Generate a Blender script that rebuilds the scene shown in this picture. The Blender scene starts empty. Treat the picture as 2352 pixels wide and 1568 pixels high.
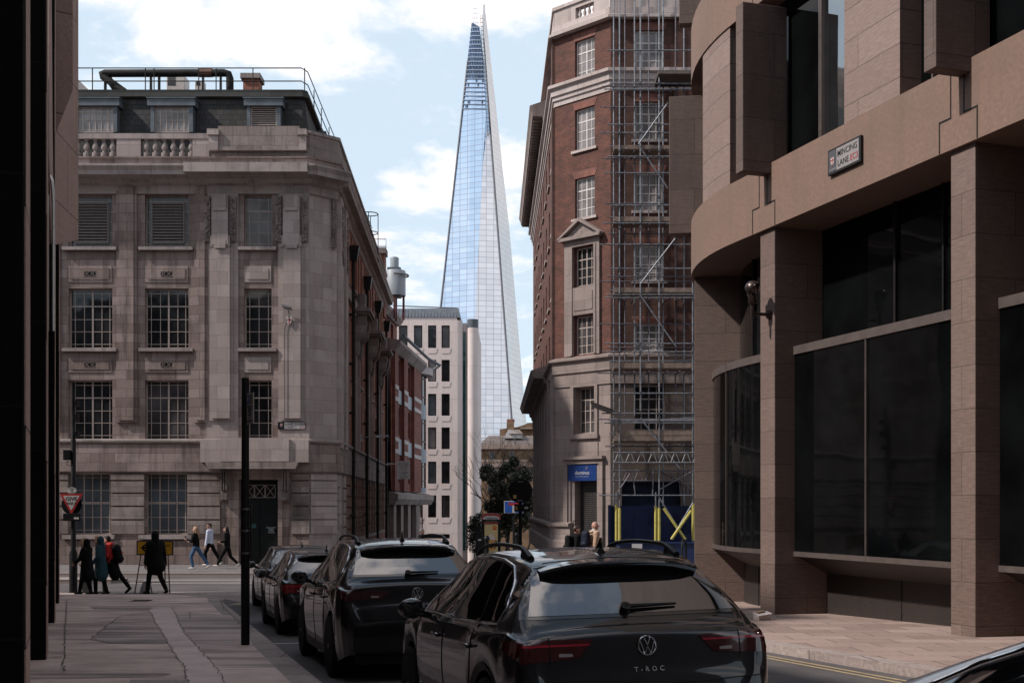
import bpy, bmesh, math, random
from mathutils import Vector, Matrix, noise
from mathutils.bvhtree import BVHTree
random.seed(7)
SC = bpy.context.scene
COL = SC.collection
rad = math.radians
F, CX, HY, EYE = 2800.0, 1176.0, 1160.0, 2.55      # focal length, centre and horizon of the picture (pixels of a 2352 wide view), eye height
def at(px, py, d):
    return Vector(((px - CX) * d / F, d, EYE + (HY - py) * d / F))
# ------------------------------------------------------------------ mesh collecting
class MB:
    def __init__(s, T=None, fn=None):
        s.src, s.v, s.f, s.mi = [], [], [], []
        s.T, s.fn = T or Matrix(), fn
    def add(s, vs, fs, m=0):
        b = len(s.v)
        for p in vs:
            p = Vector(p)
            s.src.append(p)
            q = s.fn(p) if s.fn else p
            s.v.append(s.T @ q)
        for f in fs:
            s.f.append([b + i for i in f]); s.mi.append(m)
        return s
    def box(s, x0, x1, y0, y1, z0, z1, nx=1, m=0):
        vs, fs = [], []
        for i in range(nx + 1):
            x = x0 + (x1 - x0) * i / nx
            vs += [(x, y0, z0), (x, y1, z0), (x, y1, z1), (x, y0, z1)]
        for i in range(nx):
            a = 4 * i
            for j in range(4):
                k = (j + 1) % 4
                fs.append((a + j, a + 4 + j, a + 4 + k, a + k))
        fs += [(0, 1, 2, 3), (4 * nx + 3, 4 * nx + 2, 4 * nx + 1, 4 * nx)]
        return s.add(vs, fs, m)
    def prism(s, poly, y0, y1, m=0):          # polygon in x,z extruded along y
        n = len(poly)
        vs = [(x, y0, z) for x, z in poly] + [(x, y1, z) for x, z in poly]
        fs = [list(range(n)), list(range(2 * n - 1, n - 1, -1))]
        fs += [(i, i + n, (i + 1) % n + n, (i + 1) % n) for i in range(n)]
        return s.add(vs, fs, m)
    def slab(s, poly, z0, z1, m=0):           # polygon in x,y extruded along z
        n = len(poly)
        vs = [(x, y, z0) for x, y in poly] + [(x, y, z1) for x, y in poly]
        fs = [list(range(n - 1, -1, -1)), list(range(n, 2 * n))]
        fs += [(i, (i + 1) % n, (i + 1) % n + n, i + n) for i in range(n)]
        return s.add(vs, fs, m)
    def hull(s, poly0, poly1, m=0):           # two 3-D rings of the same length joined
        n = len(poly0)
        fs = [list(range(n)), list(range(2 * n - 1, n - 1, -1))]
        fs += [(i, i + n, (i + 1) % n + n, (i + 1) % n) for i in range(n)]
        return s.add(list(poly0) + list(poly1), fs, m)
    def tube(s, p0, p1, r0, r1=None, n=8, m=0, cap=True):
        r1 = r0 if r1 is None else r1
        return s.path([p0, p1], [r0, r1], n, m, cap)
    def path(s, pts, r, n=8, m=0, cap=True, closed=False):
        pts = [Vector(p) for p in pts]
        k = len(pts)
        rs = list(r) if isinstance(r, (list, tuple)) else [r] * k
        vs, fs = [], []
        up = None
        for i, p in enumerate(pts):
            if closed: d = (pts[(i + 1) % k] - pts[i - 1])
            else: d = pts[min(i + 1, k - 1)] - pts[max(i - 1, 0)]
            if d.length < 1e-9: d = Vector((0, 0, 1))
            d.normalize()
            if up is None:
                up = Vector((0, 0, 1)) if abs(d.z) < .9 else Vector((1, 0, 0))
            a = d.cross(up)
            if a.length < 1e-6: a = d.orthogonal()
            a.normalize(); b = a.cross(d).normalized(); up = b
            for j in range(n):
                t = 2 * math.pi * j / n
                vs.append(p + (a * math.cos(t) + b * math.sin(t)) * rs[i])
        for i in range(k if closed else k - 1):
            i2 = (i + 1) % k
            for j in range(n):
                fs.append((i * n + j, i * n + (j + 1) % n, i2 * n + (j + 1) % n, i2 * n + j))
        if cap and not closed:
            fs += [list(range(n - 1, -1, -1)), list(range((k - 1) * n, k * n))]
        return s.add(vs, fs, m)
    def lathe(s, prof, c=(0, 0, 0), n=12, m=0, axis='z'):
        vs, fs = [], []
        for r, h in prof:
            for j in range(n):
                t = 2 * math.pi * j / n
                p = (r * math.cos(t), r * math.sin(t), h)
                if axis == 'y': p = (p[0], p[2], p[1])
                elif axis == 'x': p = (p[2], p[0], p[1])
                vs.append((p[0] + c[0], p[1] + c[1], p[2] + c[2]))
        k = len(prof)
        for i in range(k - 1):
            for j in range(n):
                fs.append((i * n + j, i * n + (j + 1) % n, (i + 1) * n + (j + 1) % n, (i + 1) * n + j))
        fs += [list(range(n - 1, -1, -1)), list(range((k - 1) * n, k * n))]
        return s.add(vs, fs, m)
    def ball(s, c, r, n=12, k=8, m=0, R=None):
        if not isinstance(r, (tuple, list)): r = (r, r, r)
        vs, fs = [], []
        for i in range(k + 1):
            a = math.pi * i / k
            sr = max(math.sin(a), 1e-3)
            for j in range(n):
                t = 2 * math.pi * j / n
                p = Vector((r[0] * sr * math.cos(t), r[1] * sr * math.sin(t), -r[2] * math.cos(a)))
                if R is not None: p = R @ p
                vs.append(p + Vector(c))
        for i in range(k):
            for j in range(n):
                fs.append((i * n + j, i * n + (j + 1) % n, (i + 1) * n + (j + 1) % n, (i + 1) * n + j))
        fs += [list(range(n - 1, -1, -1)), list(range(k * n, k * n + n))]
        return s.add(vs, fs, m)
    def capsule(s, p0, p1, r0, r1=None, n=12, flat=None, m=0):
        """tapered limb with round ends; flat = (axis, factor) squeezes it along a world axis about the limb"""
        r1 = r0 if r1 is None else r1
        p0, p1 = Vector(p0), Vector(p1)
        d = p1 - p0
        L = d.length
        d = d / L if L > 1e-6 else Vector((0, 0, 1))
        pts, rs = [], []
        for a in (-90, -60, -30, 0): pts.append(p0 + d * r0 * math.sin(rad(a))); rs.append(max(r0 * math.cos(rad(a)), 1e-3))
        for a in (0, 30, 60, 90): pts.append(p1 + d * r1 * math.sin(rad(a))); rs.append(max(r1 * math.cos(rad(a)), 1e-3))
        b = len(s.v)
        s.path(pts, rs, n, m)
        if flat:
            ax, k = flat
            A = Vector(ax).normalized()
            for i in range(b, len(s.v)):
                q = s.src[i]
                t = max(0, min(1, (q - p0).dot(d) / max(L, 1e-6)))
                c = p0 + d * (t * L)
                q2 = q + A * ((q - c).dot(A) * (k - 1))
                s.src[i] = q2; s.v[i] = s.T @ (s.fn(q2) if s.fn else q2)
        return s
    def wall(s, x0, x1, z0, z1, holes=(), y=0.0, depth=.3, dx=None, m=0, back=None):
        """upright sheet at y facing -y with rectangular openings, their reveals running to y+depth"""
        xs = {round(x0, 4), round(x1, 4)}; zs = {round(z0, 4), round(z1, 4)}
        for a, b, c, d in holes:
            xs |= {round(min(max(t, x0), x1), 4) for t in (a, b)}; zs |= {round(min(max(t, z0), z1), 4) for t in (c, d)}
        if dx:
            n = int((x1 - x0) / dx)
            xs |= {round(x0 + (x1 - x0) * i / n, 4) for i in range(n)} if n else set()
        xs, zs = sorted(xs), sorted(zs)
        for i in range(len(xs) - 1):
            xm = (xs[i] + xs[i + 1]) / 2
            if xs[i + 1] - xs[i] < 1e-4: continue
            for j in range(len(zs) - 1):
                zm = (zs[j] + zs[j + 1]) / 2
                if any(a < xm < b and c < zm < d for a, b, c, d in holes): continue
                s.add([(xs[i], y, zs[j]), (xs[i + 1], y, zs[j]), (xs[i + 1], y, zs[j + 1]), (xs[i], y, zs[j + 1])], [(0, 1, 2, 3)], m)
        for a, b, c, d in holes:
            a, b, c, d = max(a, x0), min(b, x1), max(c, z0), min(d, z1)
            y1 = y + depth
            s.add([(a, y, c), (a, y, d), (a, y1, d), (a, y1, c)], [(0, 1, 2, 3)], m)
            s.add([(b, y, c), (b, y1, c), (b, y1, d), (b, y, d)], [(0, 1, 2, 3)], m)
            s.add([(a, y, d), (b, y, d), (b, y1, d), (a, y1, d)], [(0, 1, 2, 3)], m)
            s.add([(a, y, c), (a, y1, c), (b, y1, c), (b, y, c)], [(0, 1, 2, 3)], m)
        return s
    def sweep(s, path, prof, m=0, closed=True, caps=True):
        """moulding: profile of (out, z) carried along a plan path with mitred corners; out is to the right of travel turned outwards"""
        P = [Vector((p[0], p[1])) for p in path]
        k, n = len(P), len(prof)
        vs = []
        for i in range(k):
            d0 = (P[i] - P[i - 1]).normalized() if i else (P[1] - P[0]).normalized()
            d1 = (P[i + 1] - P[i]).normalized() if i < k - 1 else d0
            n0, n1 = Vector((d0.y, -d0.x)), Vector((d1.y, -d1.x))
            mt = (n0 + n1)
            mt = mt / max(mt.dot(n0), .3) if mt.length > 1e-6 else n0
            for o, z in prof:
                q = P[i] + mt * o
                vs.append((q.x, q.y, z))
        fs = []
        for i in range(k - 1):
            for j in range(n if closed else n - 1):
                j2 = (j + 1) % n
                fs.append((i * n + j, (i + 1) * n + j, (i + 1) * n + j2, i * n + j2))
        if closed and caps:
            fs += [list(range(n - 1, -1, -1)), list(range((k - 1) * n, k * n))]
        return s.add(vs, fs, m)
    def build(s, name, mat, parent=None, smooth=None, recalc=True, bevel=0, remesh=0, flat=False, sm=0):
        me = bpy.data.meshes.new(name)
        me.from_pydata([tuple(v) for v in s.v], [], s.f)
        mats = mat if isinstance(mat, (list, tuple)) else [mat]
        for a in mats: me.materials.append(a)
        if len(mats) > 1: me.polygons.foreach_set('material_index', s.mi)
        if not remesh:
            uv = me.uv_layers.new(name='UVMap').data
            for p in me.polygons:
                q = [s.src[i] for i in p.vertices]
                nn = Vector((0, 0, 0))
                for i in range(1, len(q) - 1): nn += (q[i] - q[0]).cross(q[i + 1] - q[0])
                ax, ay, az = abs(nn.x), abs(nn.y), abs(nn.z)
                for l, c in zip(p.loop_indices, q):
                    uv[l].uv = (c.x, c.y) if az > ax and az > ay else ((c.x, c.z) if ay >= ax else (c.y, c.z))
        if recalc:
            bm = bmesh.new(); bm.from_mesh(me)
            bmesh.ops.recalc_face_normals(bm, faces=bm.faces)
            bm.to_mesh(me); bm.free()
        if smooth is not None:
            me.polygons.foreach_set('use_smooth', [True] * len(me.polygons))
            if not remesh: me.set_sharp_from_angle(angle=rad(smooth))
        o = bpy.data.objects.new(name, me)
        COL.objects.link(o)
        if parent: o.parent = parent
        if bevel:
            b = o.modifiers.new('soft_edge', 'BEVEL'); b.width = bevel; b.segments = 2; b.limit_method = 'ANGLE'; b.angle_limit = rad(40)
        if remesh:
            r = o.modifiers.new('fuse', 'REMESH'); r.mode = 'VOXEL'; r.voxel_size = remesh; r.use_smooth_shade = True
            if sm:
                q = o.modifiers.new('ease', 'SMOOTH'); q.factor = .5; q.iterations = sm
        return o
def thing(name, label, cat, loc=(0, 0, 0), rz=0.0, group=None):
    o = bpy.data.objects.new(name, None); COL.objects.link(o)
    o.location = loc; o.rotation_euler = (0, 0, rz); o.empty_display_size = .3
    return tag(o, label, cat, group)
def tag(o, label, cat, group=None):
    o['label'] = label; o['category'] = cat
    if group: o['group'] = group
    return o
def struct(o, kind='structure'):
    o['kind'] = kind
    return o
def dup(root, loc=None, rz=None, label=None):
    def cp(o, par):
        c = o.copy(); COL.objects.link(c); c.parent = par
        for ch in o.children: cp(ch, c)
        return c
    r = cp(root, root.parent)
    if loc is not None: r.location = loc
    if rz is not None: r.rotation_euler = (0, 0, rz)
    if label: r['label'] = label
    return r
def text(s, size, loc, rot, mat, parent, name='lettering', align='CENTER', ext=.002, sx=1.0, spacing=1.0):
    cu = bpy.data.curves.new(name, 'FONT')
    cu.body = s; cu.size = size; cu.align_x = align; cu.align_y = 'CENTER'; cu.extrude = ext; cu.offset = size * .004; cu.resolution_u = 2; cu.space_character = spacing
    cu.materials.append(mat)
    tmp = bpy.data.objects.new('tmp', cu); COL.objects.link(tmp)
    dg = bpy.context.evaluated_depsgraph_get()
    me = bpy.data.meshes.new_from_object(tmp.evaluated_get(dg), depsgraph=dg)
    bpy.data.objects.remove(tmp); bpy.data.curves.remove(cu)
    me.name = name; me.materials.clear(); me.materials.append(mat)
    o = bpy.data.objects.new(name, me); COL.objects.link(o)
    o.location = loc; o.rotation_euler = rot; o.scale = (sx, 1, 1)
    if parent: o.parent = parent
    return o
UP = (rad(90), 0, 0)
# ------------------------------------------------------------------ materials
class NT:
    def __init__(s, name):
        s.m = bpy.data.materials.new(name); s.m.use_nodes = True
        s.t = s.m.node_tree; s.n = s.t.nodes
        s.b = s.n['Principled BSDF']
    def add(s, typ, **kw):
        n = s.n.new(typ)
        for k, v in kw.items():
            if k.startswith('_'):
                setattr(n, k[1:], v)
            else:
                key = int(k[1:]) if k[0] == 'i' and k[1:].isdigit() else k.replace('__', ' ')
                s.set(n.inputs[key], v)
        return n
    def set(s, sock, v):
        if isinstance(v, bpy.types.NodeSocket): s.t.links.new(v, sock)
        elif isinstance(v, bpy.types.Node): s.t.links.new(v.outputs[0], sock)
        else:
            if hasattr(sock.default_value, '__len__') and len(sock.default_value) == 4 and len(v) == 3: v = (*v, 1)
            sock.default_value = v
    def mix(s, a, b, f, mode='MIX'):
        n = s.n.new('ShaderNodeMix'); n.data_type = 'RGBA'; n.blend_type = mode; n.clamp_factor = True
        s.set(n.inputs[0], f); s.set(n.inputs[6], a); s.set(n.inputs[7], b)
        return n.outputs[2]
    def math(s, op, a, b=0.0, clamp=False):
        n = s.n.new('ShaderNodeMath'); n.operation = op; n.use_clamp = clamp
        s.set(n.inputs[0], a); s.set(n.inputs[1], b)
        return n.outputs[0]
    def uv(s, scale=(1, 1, 1), loc=(0, 0, 0), kind='UV'):
        c = s.n.new('ShaderNodeTexCoord')
        mp = s.n.new('ShaderNodeMapping')
        s.t.links.new(c.outputs[kind], mp.inputs[0])
        mp.inputs['Scale'].default_value = scale; mp.inputs['Location'].default_value = loc
        return mp.outputs[0]
    def noise(s, vec, scale=5, detail=4, rough=.55, lo=.3, hi=.7):
        n = s.add('ShaderNodeTexNoise', Scale=scale, Detail=detail, Roughness=rough)
        s.set(n.inputs['Vector'], vec)
        r = s.add('ShaderNodeMapRange', Value=n.outputs[0]); r.inputs[1].default_value = lo; r.inputs[2].default_value = hi; r.clamp = True
        return r.outputs[0]
    def bump(s, h, strength=.3, dist=.02):
        n = s.add('ShaderNodeBump', Strength=strength, Distance=dist, Height=h)
        s.set(s.b.inputs['Normal'], n.outputs[0])
        return n
    def done(s, col=None, rough=None, **kw):
        if col is not None: s.set(s.b.inputs['Base Color'], col)
        if rough is not None: s.set(s.b.inputs['Roughness'], rough)
        for k, v in kw.items(): s.set(s.b.inputs[k.replace('__', ' ')], v)
        return s.m
def plain(name, col, rough=.6, var=.12, scale=6.0, bump=0.0, **kw):
    """one-colour surface with a little procedural wear"""
    t = NT(name)
    v = t.uv(kind='Object')
    n = t.noise(v, scale, 5, .6, .3, .7)
    lo = tuple(c * (1 - var) for c in col); hi = tuple(min(1, c * (1 + var)) for c in col)
    c = t.mix(lo, hi, n)
    if bump: t.bump(n, bump, .01)
    r = t.math('ADD', t.math('MULTIPLY', n, .12), rough - .06, True)
    if max(col) < .03 and 'Coat__Weight' not in kw: kw.setdefault('Specular__IOR__Level', .18)
    return t.done(c, r, **kw)
def ashlar(name, c1, c2, bw=.9, bh=.36, joint=.006, jc=(.05, .045, .04), dirt=(.035, .03, .028), streak=.55, blotch=.35, grain=.10, rough=.85, offset=.5, bump=.25, vein=0.0, streak_scale=(2.2, .22, 1), seed=0.0):
    """dressed stone: blocks of slightly different tone, fine joints, rain streaks and soot blotches"""
    t = NT(name)
    uv = t.uv(loc=(seed, 0, 0))
    br = t.add('ShaderNodeTexBrick', Vector=uv, Color1=c1, Color2=c2, Mortar=jc, Scale=1.0)
    br.inputs['Mortar Size'].default_value = joint; br.inputs['Mortar Smooth'].default_value = .2
    br.inputs['Brick Width'].default_value = bw; br.inputs['Row Height'].default_value = bh; br.offset = offset
    c = br.outputs[0]
    g = t.noise(uv, 14, 6, .65, .25, .75)
    c = t.mix(c, t.mix((1 - grain * 2.2,) * 3, (1 + grain,) * 3, g), 1.0, 'MULTIPLY')
    if vein:
        w = t.noise(t.uv((1.5, 16, 1)), 2.5, 6, .7, .42, .6)
        c = t.mix(c, t.mix((1 - vein,) * 3, (1 + vein * .35,) * 3, w), 1.0, 'MULTIPLY')
    if blotch:
        b = t.noise(t.uv((.45, .45, 1), (seed, 3, 0)), 1.6, 5, .6, .48, .75)
        c = t.mix(c, dirt, t.math('MULTIPLY', b, blotch))
    if streak:
        w = t.noise(t.uv(streak_scale, (seed, 0, 0)), 1.5, 5, .6, .50, .78)
        c = t.mix(c, dirt, t.math('MULTIPLY', w, streak))
    h = t.math('SUBTRACT', t.math('MULTIPLY', g, .35), br.outputs[1])
    t.bump(h, bump, .015)
    return t.done(c, rough)
def brickwork(name, c1, c2, mortar=(.30, .26, .22), bw=.225, bh=.075, joint=.010, dirt=(.03, .02, .018), blotch=.3, rough=.85, var=(.55, 1.25)):
    t = NT(name)
    uv = t.uv()
    br = t.add('ShaderNodeTexBrick', Vector=uv, Color1=c1, Color2=c2, Mortar=mortar, Scale=1.0)
    br.inputs['Mortar Size'].default_value = joint; br.inputs['Mortar Smooth'].default_value = .3; br.inputs['Bias'].default_value = -.1
    br.inputs['Brick Width'].default_value = bw; br.inputs['Row Height'].default_value = bh
    c = br.outputs[0]
    n = t.noise(t.uv((1, 1.6, 1)), 1.1, 6, .65, .3, .7)
    c = t.mix(c, t.mix((var[0],) * 3, (var[1],) * 3, n), 1.0, 'MULTIPLY')
    b = t.noise(t.uv((1.4, .25, 1)), 1.3, 5, .6, .52, .8)
    c = t.mix(c, dirt, t.math('MULTIPLY', b, blotch))
    t.bump(t.math('SUBTRACT', t.math('MULTIPLY', n, .2), br.outputs[1]), .4, .01)
    return t.done(c, rough)
def glass(name, col=(.012, .014, .016), rough=.06, ior=1.5, wob=.02, wscale=.6, spec=.5, tint=None, metal=0.0):
    t = NT(name)
    v = t.uv(kind='Object')
    n = t.noise(v, wscale, 2, .5, .2, .8)
    b = t.bump(n, wob, 1.0)
    blot = t.noise(v, .9, 3, .5, .35, .65)
    c = t.mix(tuple(x * .6 for x in col), tuple(x * 1.5 for x in col), blot)
    return t.done(c, rough, IOR=ior, Metallic=metal)
def metal(name, col, rough=.35, metallic=1.0, var=.15):
    return plain(name, col, rough, var, 9.0, Metallic=metallic)
black_paint = plain('black_paint', (.012, .012, .013), .38, .3)
black_iron = plain('black_iron', (.014, .013, .013), .5, .35)
dark_rubber = plain('dark_rubber', (.012, .012, .012), .75, .3)
galv = metal('galvanised_tube', (.20, .21, .23), .5, .7, .5)
rusty_tube = metal('painted_tube', (.13, .12, .14), .55, .5, .5)
steel = metal('dull_steel', (.25, .25, .26), .45, .8, .3)
chrome = metal('chrome', (.75, .76, .78), .12, 1.0, .04)
white_paint = plain('white_paint', (.62, .58, .56), .55, .12, 12)
sign_white = plain('sign_white', (.44, .42, .42), .5, .06)
sign_black = plain('sign_black', (.012, .012, .014), .5, .2)
sign_red = plain('sign_red', (.33, .022, .025), .45, .12)
sign_blue = plain('sign_blue', (.015, .075, .30), .45, .10)
sign_yellow = plain('sign_yellow', (.72, .36, .02), .5, .08)
lead_grey = plain('lead_sheet', (.085, .10, .118), .6, .3, 3)
timber = plain('scaffold_board', (.17, .122, .098), .8, .35, 5, .2)
win_dark = glass('window_glass', (.016, .017, .019), .08)
win_grey = glass('blind_backed_glass', (.055, .050, .052), .14)
win_pale = glass('net_curtain_glass', (.19, .175, .175), .2)
win_blue = glass('frosted_blue_glass', (.055, .068, .080), .35)
frame_cream = plain('cream_window_paint', (.36, .30, .27), .6, .15, 9)
frame_dark = plain('dark_window_paint', (.02, .02, .022), .5, .2)
frame_red = plain('maroon_window_paint', (.10, .018, .02), .5, .2)
# ------------------------------------------------------------------ windows
def window(parent, x0, x1, z0, z1, y, T=None, cols=2, rows=3, fr=.06, bar=.03, depth=.06, fm=None, gm=None, extra=None, fn=None, pane=True, fracs=None):
    """one window: glazing bars and frame as one mesh, its glazing as a child"""
    mb = MB(T, fn)
    yf = y - depth
    mb.box(x0, x0 + fr, yf, y, z0, z1).box(x1 - fr, x1, yf, y, z0, z1)
    mb.box(x0 + fr, x1 - fr, yf, y, z0, z0 + fr).box(x0 + fr, x1 - fr, yf, y, z1 - fr, z1)
    xf = fracs[0] if fracs else [i / cols for i in range(1, cols)]
    zf = fracs[1] if fracs else [i / rows for i in range(1, rows)]
    for t in xf:
        b = bar
        if isinstance(t, tuple): t, b = t
        x = x0 + (x1 - x0) * t
        mb.box(x - b / 2, x + b / 2, yf + .012, y, z0 + fr, z1 - fr)
    for t in zf:
        b = bar
        if isinstance(t, tuple): t, b = t
        z = z0 + (z1 - z0) * t
        mb.box(x0 + fr, x1 - fr, yf + .018, y, z - b / 2, z + b / 2)
    if extra: extra(mb, yf, y)
    w = mb.build('window', fm or frame_cream, parent)
    if pane:
        MB(T, fn).box(x0 + fr * .5, x1 - fr * .5, y - .022, y - .008, z0 + fr * .5, z1 - fr * .5).build('pane', gm or win_dark, w)
    return w
def louvre(parent, x0, x1, z0, z1, y, T=None, fm=None, n=16, fr=.06):
    mb = MB(T)
    mb.box(x0, x0 + fr, y - .08, y, z0, z1).box(x1 - fr, x1, y - .08, y, z0, z1).box(x0 + fr, x1 - fr, y - .08, y, z0, z0 + fr).box(x0 + fr, x1 - fr, y - .08, y, z1 - fr, z1)
    h = (z1 - z0 - 2 * fr) / n
    for i in range(n):
        z = z0 + fr + i * h
        mb.hull([(x0 + fr, y - .075, z + .01), (x1 - fr, y - .075, z + .01), (x1 - fr, y - .01, z + h * .8), (x0 + fr, y - .01, z + h * .8)],
                [(x0 + fr, y - .065, z), (x1 - fr, y - .065, z), (x1 - fr, y, z + h * .72), (x0 + fr, y, z + h * .72)])
    w = mb.build('louvre_vent', fm or frame_cream, parent)
    MB(T).box(x0 + fr * .5, x1 - fr * .5, y - .004, y + .01, z0 + fr * .5, z1 - fr * .5).build('vent_backing', sign_black, w)
    return w
CLOUD_OFF = (0.35, 0.2, 0.0)
CLOUD_SC = 2.6
CLOUD_LO, CLOUD_HI = .47, .63
CLOUD_RAMP = [(0, .48), (.20, .47), (.31, .46), (.345, .53), (.385, .65), (.44, .60), (.50, .36), (.60, .36), (.72, .50), (1, .54)]
SKY_HAZE = .82
SKY_HAZE_TOP = .25
HAZE_COL = (7.0, 8.4, 9.6, 1)
CLOUD_COL = (12.2, 11.2, 11.0, 1)
SKY_STRENGTH = .10
SUN_E, SUN_ANG = 4.2, 2
EXPO = 0.16
# ------------------------------------------------------------------ camera, sky, sun
cam = bpy.data.cameras.new('camera'); cam.sensor_width = 36; cam.lens = F / 2352 * 36
cam.shift_y = (HY - 784) / 2352; cam.clip_end = 6000; cam.clip_start = .05
co = bpy.data.objects.new('camera', cam); COL.objects.link(co)
co.location = (0, 0, EYE); co.rotation_euler = (rad(90), 0, 0); SC.camera = co
SUN_AZ, SUN_EL = rad(-106), rad(44)       # to the left and a little behind the viewer
w = bpy.data.worlds.new('World'); SC.world = w; w.use_nodes = True
nt = w.node_tree; N = nt.nodes; N.clear()
def wn(typ, **kw):
    n = N.new(typ)
    for k, v in kw.items(): setattr(n, k, v)
    return n
def L(a, b): nt.links.new(a, b)
sky = wn('ShaderNodeTexSky', sky_type='NISHITA', sun_disc=False, sun_elevation=SUN_EL, sun_rotation=SUN_AZ, altitude=50, air_density=1.0, dust_density=.6, ozone_density=1.2)
tc = wn('ShaderNodeTexCoord'); sep = wn('ShaderNodeSeparateXYZ'); L(tc.outputs['Generated'], sep.inputs[0])
def m2(op, a, b, clamp=False):
    n = wn('ShaderNodeMath', operation=op, use_clamp=clamp)
    for i, v in enumerate((a, b)):
        if isinstance(v, (int, float)): n.inputs[i].default_value = v
        else: L(v, n.inputs[i])
    return n.outputs[0]
zz = m2('ADD', m2('MAXIMUM', sep.outputs[2], 0.0), .22)
cx, cy = m2('DIVIDE', sep.outputs[0], zz), m2('DIVIDE', sep.outputs[1], zz)
comb = wn('ShaderNodeCombineXYZ'); L(cx, comb.inputs[0]); L(cy, comb.inputs[1])
mp = wn('ShaderNodeMapping'); L(comb.outputs[0], mp.inputs[0]); mp.inputs['Location'].default_value = CLOUD_OFF
n1 = wn('ShaderNodeTexNoise'); n1.inputs['Scale'].default_value = CLOUD_SC; n1.inputs['Detail'].default_value = 9; n1.inputs['Roughness'].default_value = .6; n1.inputs['Distortion'].default_value = .25
L(mp.outputs[0], n1.inputs['Vector'])
mr = wn('ShaderNodeMapRange'); mr.interpolation_type = 'SMOOTHSTEP'; mr.inputs[1].default_value = CLOUD_LO; mr.inputs[2].default_value = CLOUD_HI
rp = wn('ShaderNodeValToRGB'); rp.color_ramp.interpolation = 'EASE'
el = rp.color_ramp.elements; el[0].position, el[0].color = CLOUD_RAMP[0][0], (CLOUD_RAMP[0][1],) * 3 + (1,)
el[1].position, el[1].color = CLOUD_RAMP[-1][0], (CLOUD_RAMP[-1][1],) * 3 + (1,)
for p_, v_ in CLOUD_RAMP[1:-1]: el.new(p_).color = (v_, v_, v_, 1)
L(sep.outputs[2], rp.inputs[0])
L(m2('ADD', n1.outputs[0], m2('MULTIPLY', m2('SUBTRACT', rp.outputs[0], .5), .6)), mr.inputs[0])
# thin high haze whitens the blue
hz = wn('ShaderNodeMix', data_type='RGBA'); 
hr = wn('ShaderNodeMapRange'); hr.interpolation_type = 'SMOOTHSTEP'; L(sep.outputs[2], hr.inputs[0])
for i_, v_ in ((1, .40), (2, .80), (3, SKY_HAZE), (4, SKY_HAZE_TOP)): hr.inputs[i_].default_value = v_
L(hr.outputs[0], hz.inputs[0])
L(sky.outputs[0], hz.inputs[6]); hz.inputs[7].default_value = HAZE_COL
cl = wn('ShaderNodeMix', data_type='RGBA'); L(mr.outputs[0], cl.inputs[0]); L(hz.outputs[2], cl.inputs[6]); cl.inputs[7].default_value = CLOUD_COL
bg = wn('ShaderNodeBackground'); L(cl.outputs[2], bg.inputs[0]); bg.inputs[1].default_value = SKY_STRENGTH
out = wn('ShaderNodeOutputWorld'); L(bg.outputs[0], out.inputs[0])
sl = bpy.data.lights.new('sun', 'SUN'); sl.energy = SUN_E; sl.angle = rad(SUN_ANG); sl.color = (1, .92, .85)
so = bpy.data.objects.new('sun', sl); COL.objects.link(so)
dirv = Vector((math.sin(SUN_AZ) * math.cos(SUN_EL), math.cos(SUN_AZ) * math.cos(SUN_EL), math.sin(SUN_EL)))
so.rotation_euler = dirv.to_track_quat('Z', 'Y').to_euler(); so.location = (-60, 40, 80)
SC.view_settings.view_transform = 'Standard'; SC.view_settings.look = 'None'; SC.view_settings.gamma = 1; SC.view_settings.exposure = EXPO
SC.view_settings.use_curve_mapping = False
SC.cycles.max_bounces = 6; SC.cycles.diffuse_bounces = 3; SC.cycles.glossy_bounces = 4; SC.cycles.use_denoising = True
try: SC.cycles.denoiser = 'OPENIMAGEDENOISE'
except Exception: pass
SC.cycles.sample_clamp_indirect = 6
# ------------------------------------------------------------------ ground
def pav(y):
    return max(.02, 1.05 - .0285 * max(y, -12))
def road(x, y):
    z = pav(y) - .11
    if y > 53: z = -.09 - .05 * (min(y, 170) - 53)
    return z
def smooth(a, b, x):
    t = max(0, min(1, (x - a) / (b - a))); return t * t * (3 - 2 * t)
def asphalt(name, c, speck=.35):
    t = NT(name); v = t.uv(kind='Object')
    g = t.noise(v, 90, 3, .7, .3, .7); b = t.noise(v, .7, 5, .6, .3, .7)
    col = t.mix(tuple(x * (1 - speck) for x in c), tuple(x * (1 + speck) for x in c), g)
    col = t.mix(col, t.mix((.72,) * 3, (1.25,) * 3, b), 1, 'MULTIPLY')
    t.bump(g, .5, .006)
    return t.done(col, .82)
tarmac = asphalt('tarmac', (.085, .076, .078), .5)
xs = [-3000, -600, -120, -60, -30, -15, -8, -4, 0, 4, 8, 15, 30, 60, 120, 600, 3000]
ys = [-400, -60, -30, -12] + [i * 4 for i in range(-2, 45)] + [200, 300, 600, 1500, 4000]
mb = MB()
mb.add([(x, y, road(x, y)) for y in ys for x in xs], [(j * len(xs) + i, j * len(xs) + i + 1, (j + 1) * len(xs) + i + 1, (j + 1) * len(xs) + i) for j in range(len(ys) - 1) for i in range(len(xs) - 1)])
struct(mb.build('road', tarmac, smooth=60))
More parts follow.
